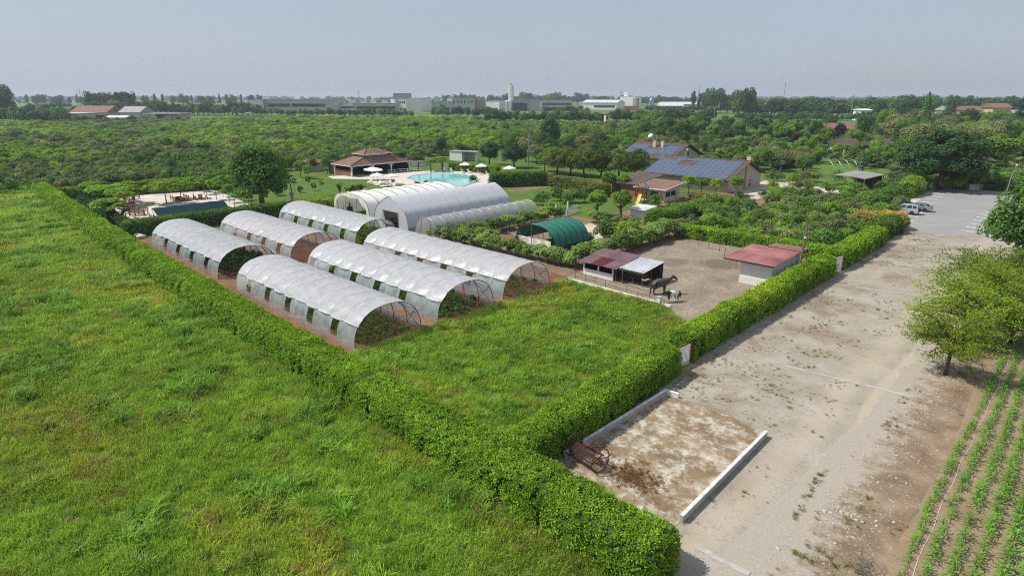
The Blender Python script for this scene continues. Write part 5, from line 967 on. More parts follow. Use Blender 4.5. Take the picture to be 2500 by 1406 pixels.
# ------------------------------------------------------------------ horses: one continuous skin over a posed skeleton
def coat(name, base, patch=None, fn=None):
    t = NT(name); v = t.coord('Object'); n = t.noise(v, 3.5, 4, .6); c = t.ramp(n, [(.35, base), (.7, tuple(min(1, x*1.9) for x in base))])
    if patch:
        sx = t.new('ShaderNodeSeparateXYZ'); t.l.new(v, sx.inputs[0]); d_ = t.math('ABSOLUTE', t.math('ADD', t.math('ADD', sx.outputs[0], .05), t.math('MULTIPLY', t.math('ADD', t.noise(v, 2.2, 2, .5), -.5), .9)))
        c = t.mix(t.math('MAXIMUM', t.ramp(d_, [(.40, 1), (.43, 0)]), t.ramp(sx.outputs[2], [(.40, 1), (.48, 0)])), c, patch)
    t.col(c); t.set(Roughness=.45); return t.m
def horse(name, label, loc, rz, h, mat, mane, tail_up, head_low=0.0):
    t = thing(name, label, 'horse', loc, rz); k = h/1.5; t.scale = (k, k, k)
    S = [((-.58, 0, 1.18), .36, None), ((-.22, 0, 1.12), .36, 0), ((.14, 0, 1.09), .37, 1), ((.46, 0, 1.14), .36, 2), ((.70, 0, 1.24), .25, 3), ((.94, 0, 1.40-.40*head_low), .17, 4), ((1.18, 0, 1.58-.80*head_low), .13, 5), ((1.34, 0, 1.55-.95*head_low), .125, 6), ((1.54, 0, 1.36-1.05*head_low), .095, 7), ((1.64, 0, 1.25-1.1*head_low), .08, 8)]
    for s_, dx in ((1, .0), (-1, .14)):
        b = len(S); S += [((.50-dx*.2, s_*.17, .86), .15, 3), ((.54-dx*.4, s_*.17, .50), .085, b), ((.53-dx, s_*.17, .14), .06, b+1), ((.57-dx, s_*.17, .03), .075, b+2)]
        b = len(S); S += [((-.56, s_*.18, .92), .22, 0), ((-.46+dx, s_*.19, .68), .14, b), ((-.68+dx*1.3, s_*.19, .46), .085, b+1), ((-.64+dx*1.3, s_*.19, .12), .06, b+2), ((-.60+dx*1.3, s_*.19, .03), .075, b+3)]
        S.append(((1.17, s_*.08, 1.76-.80*head_low), .032, 6))
    me = bpy.data.meshes.new('body'); me.from_pydata([p for p, _, _ in S], [(i, e[2]) for i, e in enumerate(S) if e[2] is not None], []); o = put('body', me, t); o.modifiers.new('skin', 'SKIN')
    for i, (_, r, _) in enumerate(S): d = me.skin_vertices[0].data[i]; d.radius = (r, r); d.use_root = i == 0
    sb = o.modifiers.new('sub', 'SUBSURF'); sb.levels = 2; sb.render_levels = 2; me.materials.append(mat); o.modifiers['skin'].use_smooth_shade = True
    tl = MB()
    for j in range(5): a = (j-2)*.03; tl.tube([(-.78, a, 1.30), (-.98 if tail_up else -.93, a*1.5, 1.38 if tail_up else 1.18), (-1.28 if tail_up else -.97, a*2.4, 1.28 if tail_up else .9), (-1.58 if tail_up else -.93, a*3, 1.36 if tail_up else .5)], [.05, .06, .05, .01], 5)
    tl.obj('tail', mane, t, smooth=True)
    mn = MB()
    for j in range(9): u = j/8; x = .74+.42*u; z = 1.44+.30*u-(.1+.75*u)*head_low; mn.tube([(x, 0, z), (x-.03, .10, z-.08), (x-.04, .15, z-.24)], [.045, .04, .01], 4)
    mn.obj('mane', mane, t, smooth=True); return t
horse('horse', 'dark grey brown horse with raised pale tail beside the stable', tuple(G(1607, 718)), R(48), 1.72, coat('dark_coat', (.05, .038, .036)), plain('pale_tail', (.34, .25, .18), .8), True)
horse('pony', 'black and white pony standing at the end of the paddock wall', tuple(G(1641, 737)), R(238), 1.22, coat('pinto_coat', (.02, .016, .015), (.72, .69, .64)), plain('dark_mane', (.03, .025, .022), .8), False, .35)
# ------------------------------------------------------------------ cars
def car(label, loc, rz, paint, suv):
    t = thing('parked_car', label, 'car', loc, rz, 'cars in the car park'); W = .88
    prof = [(-2.18, .32), (-2.25, .62), (-2.2, .98), (.95, 1.0), (1.9, .90), (2.2, .70), (2.22, .34)] if suv else [(-2.3, .32), (-2.36, .6), (-2.25, .92), (-1.7, .96), (1.0, .93), (2.0, .78), (2.32, .55), (2.3, .3)]
    def loft(pr, ws):
        m = MB(); rows = []
        for y, f in ws: rows.append([(x*f[0], y, .30+(z-.30)*f[1]) for x, z in pr]+[(pr[0][0]*f[0], y, .30+(pr[0][1]-.30)*f[1])])
        m.grid(rows); n = len(pr)
        m.face(tuple(range(n))); k = (len(rows)-1)*(n+1); m.face(tuple(range(k, k+n))[::-1]); return m
    loft(prof, [(-W, (.985, .93)), (-W+.05, (1, .985)), (-W*.5, (1.008, 1.0)), (0, (1.012, 1.005)), (W*.5, (1.008, 1.0)), (W-.05, (1, .985)), (W, (.985, .93))]).obj('body', M[paint], t)
    (b0, b1, r0, r1, zb, zr) = (-2.16, 1.0, -1.98, .18, .975, 1.66) if suv else (-1.85, 1.05, -.95, .22, .93, 1.42); wb, wr = .82, .62
    cab = MB(); cab.hexa([(b0, -wb, zb), (b1, -wb, zb), (b1, wb, zb), (b0, wb, zb), (r0, -wr, zr), (r1, -wr, zr), (r1, wr, zr), (r0, wr, zr)]); cab.obj('cabin', M[paint], t, bev=.05)
    def onface(s_, u, v): z = zb+(zr-zb)*v; xa = b0+(r0-b0)*v; xb = b1+(r1-b1)*v; return (xa+(xb-xa)*u, s_*(wb+(wr-wb)*v+.006), z)
    for s_ in (-1, 1):
        for u0, u1 in ((.05, .27), (.30, .60), (.635, .93)) if suv else ((.10, .47), (.51, .90)): MB().quad(onface(s_, u0, .14), onface(s_, u1, .14), onface(s_, u1*.97+.005, .84), onface(s_, u0+.02, .84)).obj('side_window', M['glass'], t)
        MB().box(.80, .98, s_*.9-.08, s_*.9+.08, 1.0, 1.13).obj('mirror', M[paint], t); MB().box(2.12, 2.24, s_*.68-.17, s_*.68+.17, .66, .80).obj('headlight', M['lens'], t); MB().box(-2.32 if not suv else -2.27, -2.16, s_*.72-.12, s_*.72+.12, .68, .95).obj('tail_light', M['red'], t)
    e = .008; MB().quad((b1+e, -wb*.9, zb+.06), (b1+e, wb*.9, zb+.06), (r1+e+.03, wr*.92, zr-.07), (r1+e+.03, -wr*.92, zr-.07)).obj('windscreen', M['glass'], t); MB().quad((b0-e, wb*.88, zb+.1), (b0-e, -wb*.88, zb+.1), (r0-e-.02, -wr*.9, zr-.08), (r0-e-.02, wr*.9, zr-.08)).obj('rear_window', M['glass'], t)
    wm = MB().lathe([(.2, -.1), (.31, -.11), (.335, -.07), (.335, .07), (.31, .11), (.2, .1)], 20).mesh('tyre', M['tyre']); rm = MB().lathe([(.0, .085), (.06, .1), (.12, .07), (.2, .1), (.205, -.1)], 14).mesh('rim', M['galv'])
    for x in (-1.38, 1.38):
        for s_ in (-1, 1): ob = put('wheel', wm, t, (x, s_*.80, .335), (R(-90*s_), 0, 0)); put('rim', rm, ob)
    if suv: o = MB().lathe([(.1, -.08), (.32, -.09), (.34, 0), (.32, .09), (.0, .1)], 20).obj('spare_wheel', M['tyre'], t, (-2.36, .1, .9), (0, R(-90), 0))
    MB().box(-2.3 if suv else -2.4, -2.2, -.8, .8, .34, .5).obj('bumper', M['darkmetal' if suv else paint], t); MB().box(2.16, 2.27 if suv else 2.36, -.8, .8, .34, .5).obj('bumper', M['darkmetal' if suv else paint], t)
    return t
_a = G(2204, 521); car('silver off-roader with spare wheel parked beside the yellow shrubs', (_a.x, _a.y, .012), R(183), 'silver', True)
_b = G(2236, 514); car('blue grey saloon parked behind the silver off-roader', (_b.x, _b.y, .012), R(182), 'bluegrey', False)
# ------------------------------------------------------------------ pavilion
def hip(parent, name, x0, x1, y0, y1, z0, X0, X1, Y0, Y1, z1, mat, th=.16, soff='wood'):
    m = MB(); o = [(x0, y0, z0), (x1, y0, z0), (x1, y1, z0), (x0, y1, z0)]; i = [(X0, Y0, z1), (X1, Y0, z1), (X1, Y1, z1), (X0, Y1, z1)]
    for k in range(4): m.quad(o[k], o[(k+1) % 4], i[(k+1) % 4], i[k])
    m.quad(*i); ob = m.obj(name, mat, parent); f = MB()
    for k in range(4): a = Vector(o[k]); b = Vector(o[(k+1) % 4]); f.beam(a+Vector((0, 0, -th/2-.01)), b+Vector((0, 0, -th/2-.01)), .06, th)
    f.obj('eaves_board', M[soff], ob)
    for k in range(4): MB().tube([Vector(o[k])+Vector((0, 0, .05)), Vector(i[k])+Vector((0, 0, .05))], .10, 6).obj('hip_tiles', mat, ob)
    return ob
pv = thing('pavilion', 'open pool pavilion with a two tiered terracotta hip roof', 'pavilion', (-137.5, 90.2, 0))
hip(pv, 'roof', -4.6, 4.6, -9.5, 9.5, 2.75, -2.3, 2.3, -3.6, 3.6, 4.55, M['tile'], .18, 'white'); MB().box(-2.0, 2.0, -3.3, 3.3, 4.5, 5.15).obj('clerestory', M['whitewall'], pv); hip(pv, 'upper_roof', -2.9, 2.9, -4.3, 4.3, 5.15, -.4, .4, -1.8, 1.8, 6.15, M['tile'], .14, 'white')
for x, y in ((3.9, -8.8), (3.9, -2.9), (3.9, 3.0), (3.9, 8.8), (-3.9, -8.8), (-3.9, 8.8)):
    o = MB().box(x-.15, x+.15, y-.15, y+.15, 0, 2.72).obj('post', M['white'], pv)
    for s_ in (-1, 1):
        if abs(y+s_) < 9: MB().beam((x, y, 1.7), (x, y+s_*1.0, 2.6), .12).obj('brace', M['white'], o)
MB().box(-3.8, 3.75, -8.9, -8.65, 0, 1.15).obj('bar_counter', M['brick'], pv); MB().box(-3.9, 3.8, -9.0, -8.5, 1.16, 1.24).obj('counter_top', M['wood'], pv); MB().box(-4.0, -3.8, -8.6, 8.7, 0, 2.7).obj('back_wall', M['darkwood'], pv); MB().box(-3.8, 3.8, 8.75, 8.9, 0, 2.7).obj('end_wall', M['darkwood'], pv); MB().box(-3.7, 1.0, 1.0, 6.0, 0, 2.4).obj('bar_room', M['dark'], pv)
for k in range(7): MB().lathe([(.05, 0), (.05, .2), (.02, .3)], 8).obj('bottle', M['whitewall'], pv, (-3.4+k*1.05, -8.75, 1.24))
bs = thing('brick_store', 'brown brick store left of the pavilion', 'building', (-143.2, 82, 0)); MB().box(-2.2, 1.0, -.2, 6, 0, 2.3).obj('wall', M['brick'], bs); MB().box(-2.4, 1.2, -.4, 6.2, 2.3, 2.45).obj('roof', M['roofgrey'], bs)
hu = thing('garden_hut', 'small hut with reddish tile roof left of the pavilion', 'hut', tuple(G(768, 416)), 0); MB().box(-2, 2, -2, 2, 0, 2.2).obj('wall', M['beige'], hu); hip(hu, 'roof', -2.6, 2.6, -2.8, 2.8, 2.2, -.1, .1, -2.0, 2.0, 3.1, M['tilefar'])
# ------------------------------------------------------------------ pool and terrace
TER = [G(*p) for p in ((800, 431), (1040, 418), (1110, 414), (1180, 420), (1225, 432), (1215, 446), (1150, 462), (1060, 465), (985, 452), (930, 456), (895, 446), (905, 439), (812, 437))]
tag(MB().poly([(p.x, p.y) for p in TER], 0, .05).obj('terrace', M['paving']), kind='structure')
PO = [G(*p) for p in ((990, 437), (1010, 429), (1050, 424.5), (1100, 423.5), (1140, 426), (1165, 432), (1172, 438), (1160, 447), (1130, 456), (1095, 457), (1060, 450), (1040, 444), (1010, 443))]
wt = NT('pool_water'); vv = wt.coord('Object'); wt.col(wt.ramp(wt.noise(vv, .05, 2), [(.35, (.30, .64, .60)), (.65, (.16, .56, .57))])); wt.set(Roughness=.06); wt.bump(wt.noise(vv, 2.5, 3), .15, .05)
tag(MB().poly([(p.x, p.y) for p in PO], .075).obj('pool_water', wt.m), kind='structure')
tag(MB().tube([p+Vector((0, 0, .06)) for p in PO+PO[:1]], .16, 6).obj('pool_coping', M['paving']), kind='structure')
rl = thing('pool_railing', 'white railing beside the pavilion at the pool', 'railing', tuple(G(948, 425)))
_e = G(1025, 419)-G(948, 425)
for k in range(6): p = _e*(k/5); MB().tube([p, p+Vector((0, 0, 1.0))], .05, 6).obj('post', M['white'], rl)
for z in (.5, 1.0): MB().tube([Vector((0, 0, z)), _e+Vector((0, 0, z))], .04, 6).obj('rail', M['white'], rl)
def parasol(label, p, h, r, tilt=0.0):
    t = thing('parasol', label, 'parasol', tuple(p), 0, 'white parasols'); MB().tube([(0, 0, 0), (0, 0, h)], .035, 6).obj('pole', M['wood'], t); c = MB(); n = 8
    for k in range(n):
        a = 2*math.pi*k/n; b = 2*math.pi*(k+1)/n; A = (r*math.cos(a), r*math.sin(a), h-.55); B = (r*math.cos(b), r*math.sin(b), h-.55); T = (0, 0, h+.05); c.tri(A, B, T); c.quad(A, (A[0], A[1], A[2]-.15), (B[0], B[1], B[2]-.15), B)
    c.obj('canopy', M['offwhite'], t, rot=(0, tilt, 0)); MB().box(-.3, .3, -.3, .3, 0, .08).obj('base', M['concrete'], t); return t
parasol('large white parasol in front of the pavilion bar', G(912, 440), 3.1, 2.3, R(4)); parasol('white parasol over the loungers, left of its twin', G(922, 449), 2.5, 1.7); parasol('white parasol over the round table by the pool', G(957, 451), 2.5, 1.7)
parasol('white parasol on the far side of the pool, left one', G(1136, 420), 2.5, 1.6); parasol('white parasol on the far side of the pool, right of its twin', G(1176, 424), 2.5, 1.6); parasol('white parasol above the tall dark pool hedge', G(1244, 432), 2.7, 1.7)
lm = MB(); lm.box(-.32, .32, -.95, .35, .28, .34); 
for x in (-.28, .28):
    for y in (-.85, .3): lm.box(x-.025, x+.025, y-.025, y+.025, 0, .28)
def lounger(p, rz, col, label):
    t = thing('sun_lounger', label, 'lounger', (p[0], p[1], .05), rz, 'sun loungers around the pool'); lm.obj('frame', M['white'], t); MB().box(-.30, .30, -.93, .30, .343, .41).obj('cushion', M[col], t); b = MB(); b.hexa([(-.3, .32, .34), (.3, .32, .34), (.3, .40, .34), (-.3, .40, .34), (-.3, .78, .95), (.3, .78, .95), (.3, .86, .95), (-.3, .86, .95)]); b.obj('backrest', M[col], t); return t
for i, (a, b, c) in enumerate(((905, 450, 'towel'), (925, 453, 'offwhite'), (945, 455, 'towel'), (962, 457, 'offwhite'), (1085, 419, 'offwhite'), (1102, 420, 'offwhite'), (1130, 423, 'towel'), (1146, 423, 'offwhite'), (1172, 427, 'towel'), (1192, 428, 'offwhite'))): lounger(G(a, b), R(20+i*9), c, ('sun lounger on the near terrace below the pavilion' if i < 4 else 'sun lounger on the far side of the pool'))
tb = thing('round_table', 'brown round table on the pool terrace', 'table', tuple(G(960, 446))); MB().lathe([(.5, .7), (.55, .74), (.0, .75)], 16).obj('table_top', M['redwood'], tb); MB().lathe([(.4, 0), (.42, .7)], 12).obj('barrel', M['redwood'], tb)
wf = thing('white_fence', 'white board fence beyond the pavilion', 'fence', tuple(G(1003, 408)), math.atan2(*(lambda d: (d.y, d.x))(G(1040, 406)-G(1003, 408)))); _L = (G(1040, 406)-G(1003, 408)).length; bm1 = MB().box(-.2, .2, -.02, .02, 0, 1.7).mesh('board', M['white'])
for k in range(int(_L/.45)): put('board', bm1, wf, (.2+k*.45, 0, 0))
pg = thing('vine_pergola', 'vine covered wooden pergola behind the pool', 'pergola', tuple(G(1066, 418)))
for x in (-2.6, 2.6):
    for y in (-4, 0, 4): MB().box(x-.1, x+.1, y-.1, y+.1, 0, 2.4).obj('post', M['darkwood'], pg)
for y in (-4.2, -2, 0, 2, 4.2): MB().box(-3, 3, y-.06, y+.06, 2.4, 2.55).obj('beam', M['darkwood'], pg)
put('vine_cover', crown('vine_cover', 2600, 40, (3.3, 5.0, .75), 2.85, .36, 'fresh', 77, 0, (.16, .26), .9, .6, .7, -.6, .3), pg)
ct = thing('container_hut', 'grey panel hut with an open bay beyond the pool', 'hut', tuple(G(1098, 392)), R(16)); MB().box(0, 4.6, 0, 2.6, 0, 2.9).obj('wall', M['whitepanel'], ct); MB().box(4.62, 9.6, 2.2, 2.5, 0, 2.8).obj('rear_panel', M['greywall'], ct); MB().box(9.5, 9.7, 0, 2.4, 0, 2.8).obj('end_panel', M['whitewall'], ct); MB().box(-.1, 9.9, -.2, 2.7, 2.92, 3.02).obj('roof', M['roofgrey'], ct)
# rockery and banana plants on the lawn
def banana(label, p, h, n, seed):
    q = random.Random(seed); t = thing('banana_plant', label, 'plant', tuple(p)); m = MB()
    for k in range(n):
        a = 6.283*k/n+q.uniform(-.3, .3); L = h*q.uniform(.8, 1.1); d = Vector((math.cos(a), math.sin(a), 0)); s_ = Vector((-d.y, d.x, 0)); prev = None
        for j in range(6): u = j/5; c = d*(u**1.5)*L*.55+Vector((0, 0, L*(1-(1-u)**1.6)*.95-.25*L*u**4)); wd = .04+.24*math.sin(math.pi*min(1, u*.95+.05)); cur = (c-s_*wd, c+s_*wd); prev and m.quad(prev[0], prev[1], cur[1], cur[0]); prev = cur
    m.obj('leaves', LEAF['fresh'], t); MB().tube([(0, 0, 0), (0, 0, h*.35)], [.12, .08], 7).obj('stem', M['greybark'], t)
banana('large leaved banana plant beside the rockery on the lawn', G(830, 472), 2.6, 9, 1); banana('lower banana plant next to the rockery', G(848, 474), 2.0, 8, 2); banana('spiky palm like plant at the near edge of the pool', G(1020, 460), 1.9, 14, 3)
for i, p in enumerate(((850, 476), (862, 477), (874, 474), (884, 473), (890, 470))):
    v_, f_ = ico(2, (.7, .55, .5), 40+i, .12, .2); m = MB(); m.v = v_; m.f = f_; m.m = [0]*len(f_); tag(m.obj('rock', M['stone'], None, G(*p), (0, 0, i)), 'pale boulder in the rockery on the lawn', 'rock', 'boulders of the lawn rockery')
for i, p in enumerate(((858, 470), (870, 468), (882, 467))): shrub('dark' if i != 1 else 'olive', G(*p), 1.7, ('dark spiky agave bush in the rockery, left', 'silvery bush in the middle of the rockery', 'dark bush at the end of the rockery')[i])
# stone urn with arched white rods
ur = thing('arched_frame', 'stone pedestal with drooping white rods on the lawn', 'garden frame', tuple(G(714, 492))); MB().lathe([(.55, 0), (.55, .25), (.3, .35), (.3, 1.3), (.45, 1.4), (.5, 1.7), (.2, 1.75)], 14).obj('pedestal', M['stone'], ur); MB().tube([(0, 0, 1.7), (0, 0, 3.3)], .12, 8).obj('column', M['wood'], ur)
for k in range(6):
    a = k*math.pi/3+.3; MB().tube([(math.cos(a)*3.6*u, math.sin(a)*3.6*u, 3.2+1.0*math.sin(u*2.6)-.9*u*u) for u in np.linspace(0, 1, 10)], .035, 5).obj('rod', M['white'], ur)
# ------------------------------------------------------------------ white yard: shade canopy, red benches, topiary arch
cn = thing('shade_canopy', 'blue black shade cloth canopy on posts in the white yard', 'canopy', (-104.2, 28.2, 0)); g = []
for i in range(25):
    u = i/24; g.append([(-1.5+3.4*v, 10.8*u, 2.5-1.55*max(0, v-.25)-1.6*max(0, .25-v)+.06*math.sin(u*26)*(.3+abs(v-.5))) for v in np.linspace(0, 1, 9)])
MB().grid(g).obj('shade_cloth', M['shade'], cn, smooth=True)
for y in (.2, 3.6, 7.2, 10.6):
    for x in (-1.3, 1.7): MB().tube([(x, y, 0), (x, y, 2.05 if x < 0 else 1.35)], .045, 6).obj('post', M['rust'], cn)
for y in (.4, 3.4, 6.4): put('climber', crown('climber', 160, 6, (.35, .35, .8), .85, .2, 'dark', int(y*10)+500, .4), cn, (1.75, y, 0))
def benches(label, p, rz):
    t = thing('bench_set', label, 'bench', tuple(p), rz, 'red bench sets in the white yard')
    for z in (.02,): pass
    for s_ in (-1, 1):
        for k in range(3): MB().box(-1.5, 1.5, s_*.95-.17+k*.12, s_*.95-.17+k*.12+.10, .42, .46).obj('seat_slat', M['redwood'], t)
        for k in range(4): MB().box(-1.5, 1.5, s_*1.22-.02, s_*1.22+.02, .52+k*.14, .60+k*.14).obj('back_slat', M['redwood'], t)
        for x in (-1.4, 0, 1.4): MB().box(x-.04, x+.04, s_*1.18-.04, s_*1.18+.04, 0, 1.15).obj('leg', M['redwood'], t); MB().box(x-.04, x+.04, s_*.82-.04, s_*.82+.04, 0, .415).obj('leg', M['redwood'], t)
    for k in range(5): MB().box(-1.3, 1.3, -.4+k*.165, -.4+k*.165+.15, .72, .76).obj('table_slat', M['redwood'], t)
    for x in (-1.1, 1.1): MB().box(x-.05, x+.05, -.35, .35, 0, .715).obj('table_leg', M['redwood'], t)
for i, (p, rz) in enumerate((((305, 508), 2), ((335, 525), 60), ((440, 491), 0), ((360, 545), 10), ((490, 486), -20), ((315, 488), 30))): benches(('red bench set under the nearer umbrella tree', 'red bench set beside the shade canopy', 'red bench set under the farther umbrella tree', 'red bench set in front of the topiary arch', 'small red rail bench near the young trees', 'red bench set half hidden behind the umbrella trees')[i], G(*p), R(rz))
ta = thing('topiary_arch', 'ivy covered arch with a white hoop at the near edge of the yard', 'topiary', tuple(G(318, 548)), R(44)); pts = [(1.0*math.cos(a), 0, 1.4+1.0*math.sin(a)) for a in np.linspace(0, math.pi, 14)]; MB().tube([(1.0, 0, 0)]+pts+[(-1.0, 0, 0)], .05, 6).obj('hoop', M['white'], ta)
q = np.random.default_rng(3); n = 900; tt_ = q.random(n); full = [(1.0, 0, 1.4*k/6) for k in range(6)]+pts[:9]; full = np.array(full[::-1]); ii = tt_*(len(full)-1); i0 = ii.astype(int); cc = full[i0]+(full[np.minimum(i0+1, len(full)-1)]-full[i0])*(ii-i0)[:, None]; dn = q.normal(size=(n, 3)); dn /= np.linalg.norm(dn, axis=1, keepdims=True); cc[:, 0] *= -1
put('ivy', leaf_mesh('ivy', cc+dn*.3*q.uniform(.6, 1, n)[:, None], dn+np.array([0, 0, .4]), .2, LEAF['dark'], .7, None, 4), ta)
for i, p in enumerate(((228, 505), (258, 523), (196, 497), (610, 470), (555, 470))): o = thing('stake', ('slim stake at the left edge of the white yard', 'slim stake among the dark shrub row', 'slim stake at the far corner of the yard', 'slim lamp stake beside the large glossy tree', 'slim stake in the young tree rows')[i], 'stake', tuple(G(*p))); MB().tube([(0, 0, 0), (.02, 0, 2.2 if i < 3 else 5.0)], .04, 6).obj('shaft', M['greybark'], o); MB().box(-.05, .05, -.05, .05, 2.2 if i < 3 else 5.0, 2.24 if i < 3 else 5.12).obj('cap', M['galv'], o)
# ------------------------------------------------------------------ houses with solar roofs
pvm = NT('solar_cells'); vv = pvm.coord('Object'); br = pvm.new('ShaderNodeTexBrick'); pvm.l.new(pvm.coord('Object', (6.2, 6.2, 6.2)), br.inputs['Vector']); br.offset = 0.0
br.inputs['Color1'].default_value = (.045, .07, .13, 1); br.inputs['Color2'].default_value = (.05, .08, .14, 1); br.inputs['Mortar'].default_value = (.12, .15, .20, 1); br.inputs['Mortar Size'].default_value = .02; br.inputs['Scale'].default_value = 1.0
pvm.col(br.outputs[0]); pvm.set(Roughness=.12); pvm.b.inputs['Specular IOR Level'].default_value = .6
def house(label, x0, x1, ye, yr, yb, ze, zr, wall, cols, rows_, skip, loc=None, xo=.5, roofmat='tileold', pr=.30, top=.9):
    t = thing('house', label, 'house', (x0, ye, 0)); L = x1-x0; D = yr-ye; B = yb-ye; S = math.hypot(D, zr-ze); sl = math.atan2(zr-ze, D)
    w_ = MB(); w_.v += [(.6, 1.2, 0), (.6, B-1.0, 0), (.6, B-1.0, ze-.1), (.6, D, zr-.25), (.6, 1.2, ze+.2)]; w_.v += [(L-1.0, y, z) for _, y, z in w_.v[:5]]
    w_.face((0, 1, 2, 3, 4)); w_.face((9, 8, 7, 6, 5))
    for k in range(5): w_.face((k, (k+1) % 5+0, (k+1) % 5+5, k+5)[::-1])
    w_.obj('wall', M[wall], t)
    for nm, (ya, za, yb_, zb) in (('roof', (0, ze, D, zr)), ('rear_roof', (B, ze, D+.003, zr))):
        m = MB(); m.hexa([(0, ya, za-.16), (L, ya, za-.16), (L, yb_, zb-.16), (0, yb_, zb-.16), (0, ya, za), (L, ya, za), (L, yb_, zb), (0, yb_, zb)]); o = m.obj(nm, M[roofmat], t)
        if nm == 'roof':
            fr = o; MB().tube([(0, D, zr+.02), (L, D, zr+.02)], .13, 6).obj('ridge_tiles', M[roofmat], o)
    pw = (L-1.6)/cols; phh = (S-top-.15)/rows_; pm_ = MB().box(.02, pw-.02, .02, phh-.02, 0, .035); pm_.k = 1; pm_.box(.07, pw-.07, .07, phh-.07, .036, .040); pme = pm_.mesh('solar_panel', [M['galv'], pvm.m])
    for r_ in range(rows_):
        for c in range(cols):
            if skip(c, r_): continue
            s_ = .15+r_*phh; put('solar_panel', pme, t, (.35+c*pw, s_*math.cos(sl)-.05*math.sin(sl), ze+s_*math.sin(sl)+.07), (sl, 0, 0))
    return t, L, D, B
h1, L1, D1, B1 = house('long house with a roof covered in solar panels', -74.2, -53.4, 119.6, 128.8, 138.0, 2.75, 6.0, 'beige', 14, 7, lambda c, r: (r in (4, 5) and 4 <= c <= 6) or (r == 6 and c < 3))
for y, z0, z1, wd in ((4.6, 2.2, 3.1, .9), (11.5, .5, 1.7, 1.0)): o = MB().box(L1-1.0, L1-.93, y, y+wd, z0, z1).obj('window', M['glass'], h1); MB().box(L1-.98, L1-.88, y-.1, y+wd+.1, z0-.1, z0-.02).obj('sill', M['stone'], o)
MB().box(L1-.98, L1-.66, 9.0, 9.9, 0, 5.2).obj('chimney_breast', M['ochre'], h1); o = MB().box(L1-1.1, L1-.3, 9.2, 10.0, 5.6, 7.1).obj('chimney', M['cream'], h1); MB().box(L1-1.2, L1-.2, 9.1, 10.1, 7.1, 7.25).obj('chimney_cap', M['tile'], o)
fl = MB(); fl.tube([(6.2, 8.0, 5.4), (6.2, 8.0, 7.4), (6.4, 7.8, 7.7), (6.9, 7.6, 7.6)], .2, 8); fl.obj('flue', M['galv'], h1)
h2, L2, D2, B2 = house('second solar roofed house behind the long one, with a satellite dish', -100, -83.0, 147.5, 157.2, 167, 3.0, 6.6, 'beige', 11, 7, lambda c, r: (c in (4, 5, 6) and r > 3) or (r == 6) or (c in (7, 8) and r < 2))
for x in (7.4, 9.9): o = MB().box(x, x+.75, 6.5, 7.2, 5.0, 7.4).obj('chimney', M['cream'], h2); MB().box(x-.1, x+.85, 6.4, 7.3, 7.4, 7.6).obj('chimney_cap', M['tileold'], o)
di = MB(); di.lathe([(0, 0), (.5, .08), (.85, .3)], 18); di.obj('satellite_dish', M['white'], h2, (4.5, 9.9, 8.0), (R(60), 0, R(20)), smooth=True); MB().tube([(4.5, 10, 6.5), (4.5, 10, 8.6)], .04, 5).obj('mast', M['galv'], h2); MB().box(L2-1.0, L2-.93, 10.5, 11.4, 3.3, 4.3).obj('window', M['glass'], h2)
# playhouse, cottage, play tower, swing, box shed
ph = thing('playhouse', 'cream block playhouse with a sloping tile roof', 'playhouse', (-63.2, 101.2, 0)); MB().box(0, 5.4, 0, 5.8, 0, 2.45).obj('wall', M['cream'], ph); r_ = MB(); r_.hexa([(-.8, -.9, 2.42), (6.2, -.9, 2.42), (6.2, 6.6, 3.25), (-.8, 6.6, 3.25), (-.8, -.9, 2.56), (6.2, -.9, 2.56), (6.2, 6.6, 3.40), (-.8, 6.6, 3.40)]); o = r_.obj('roof', M['tile'], ph); MB().hexa([(-.86, -.98, 2.40), (6.26, -.98, 2.40), (6.26, -.9, 2.40), (-.86, -.9, 2.40), (-.86, -.98, 2.60), (6.26, -.98, 2.60), (6.26, -.9, 2.6), (-.86, -.9, 2.6)]).obj('verge_board', M['white'], o); MB().beam((6.25, -.9, 2.5), (6.25, 6.6, 3.34), .08, .2).obj('verge_board', M['white'], o)
w2 = MB(); w2.v += [(5.4, 0, 2.45), (5.4, 5.8, 2.45), (5.4, 5.8, 3.1)]; w2.face((0, 1, 2)); w2.obj('gable', M['cream'], ph)
for x in (2.6,): MB().box(x, x+1.5, -.06, .0, 1.0, 1.9).obj('window', M['glass'], ph)
for y in (.6, 2.6, ): MB().box(5.4, 5.46, y, y+1.6, 1.0, 1.9).obj('window', M['glass'], ph)
cg = thing('cottage', 'small cottage with a weathered brown tile roof', 'cottage', (-71.5, 104.0, 0)); MB().box(0, 5.6, 0, 9.5, 0, 2.4).obj('wall', M['brick'], cg); r_ = MB(); r_.hexa([(-.6, -.6, 2.35), (6.2, -.6, 2.35), (6.2, 10, 3.4), (-.6, 10, 3.4), (-.6, -.6, 2.5), (6.2, -.6, 2.5), (6.2, 10, 3.55), (-.6, 10, 3.55)]); r_.obj('roof', M['tileold'], cg); MB().box(1.2, 2.2, -.05, .0, 0, 2.0).obj('door', M['darkwood'], cg)
pt = thing('play_tower', 'wooden play tower with an orange tarp roof and a yellow slide', 'play tower', tuple(G(1565, 492)), R(20)); 
for x in (-.8, .8):
    for y in (-.8, .8): MB().box(x-.06, x+.06, y-.06, y+.06, 0, 3.0).obj('post', M['redwood'], pt)
for k in range(8): MB().box(-.85, .85, -.8+k*.2, -.8+k*.2+.18, 1.5, 1.55).obj('plank', M['redwood'], pt)
for k in range(7):
    for s_ in (-1, 1): MB().box(-.8+k*.25, -.8+k*.25+.1, s_*.85-.02, s_*.85+.02, 1.55, 2.15).obj('rail_slat', M['redwood'], pt)
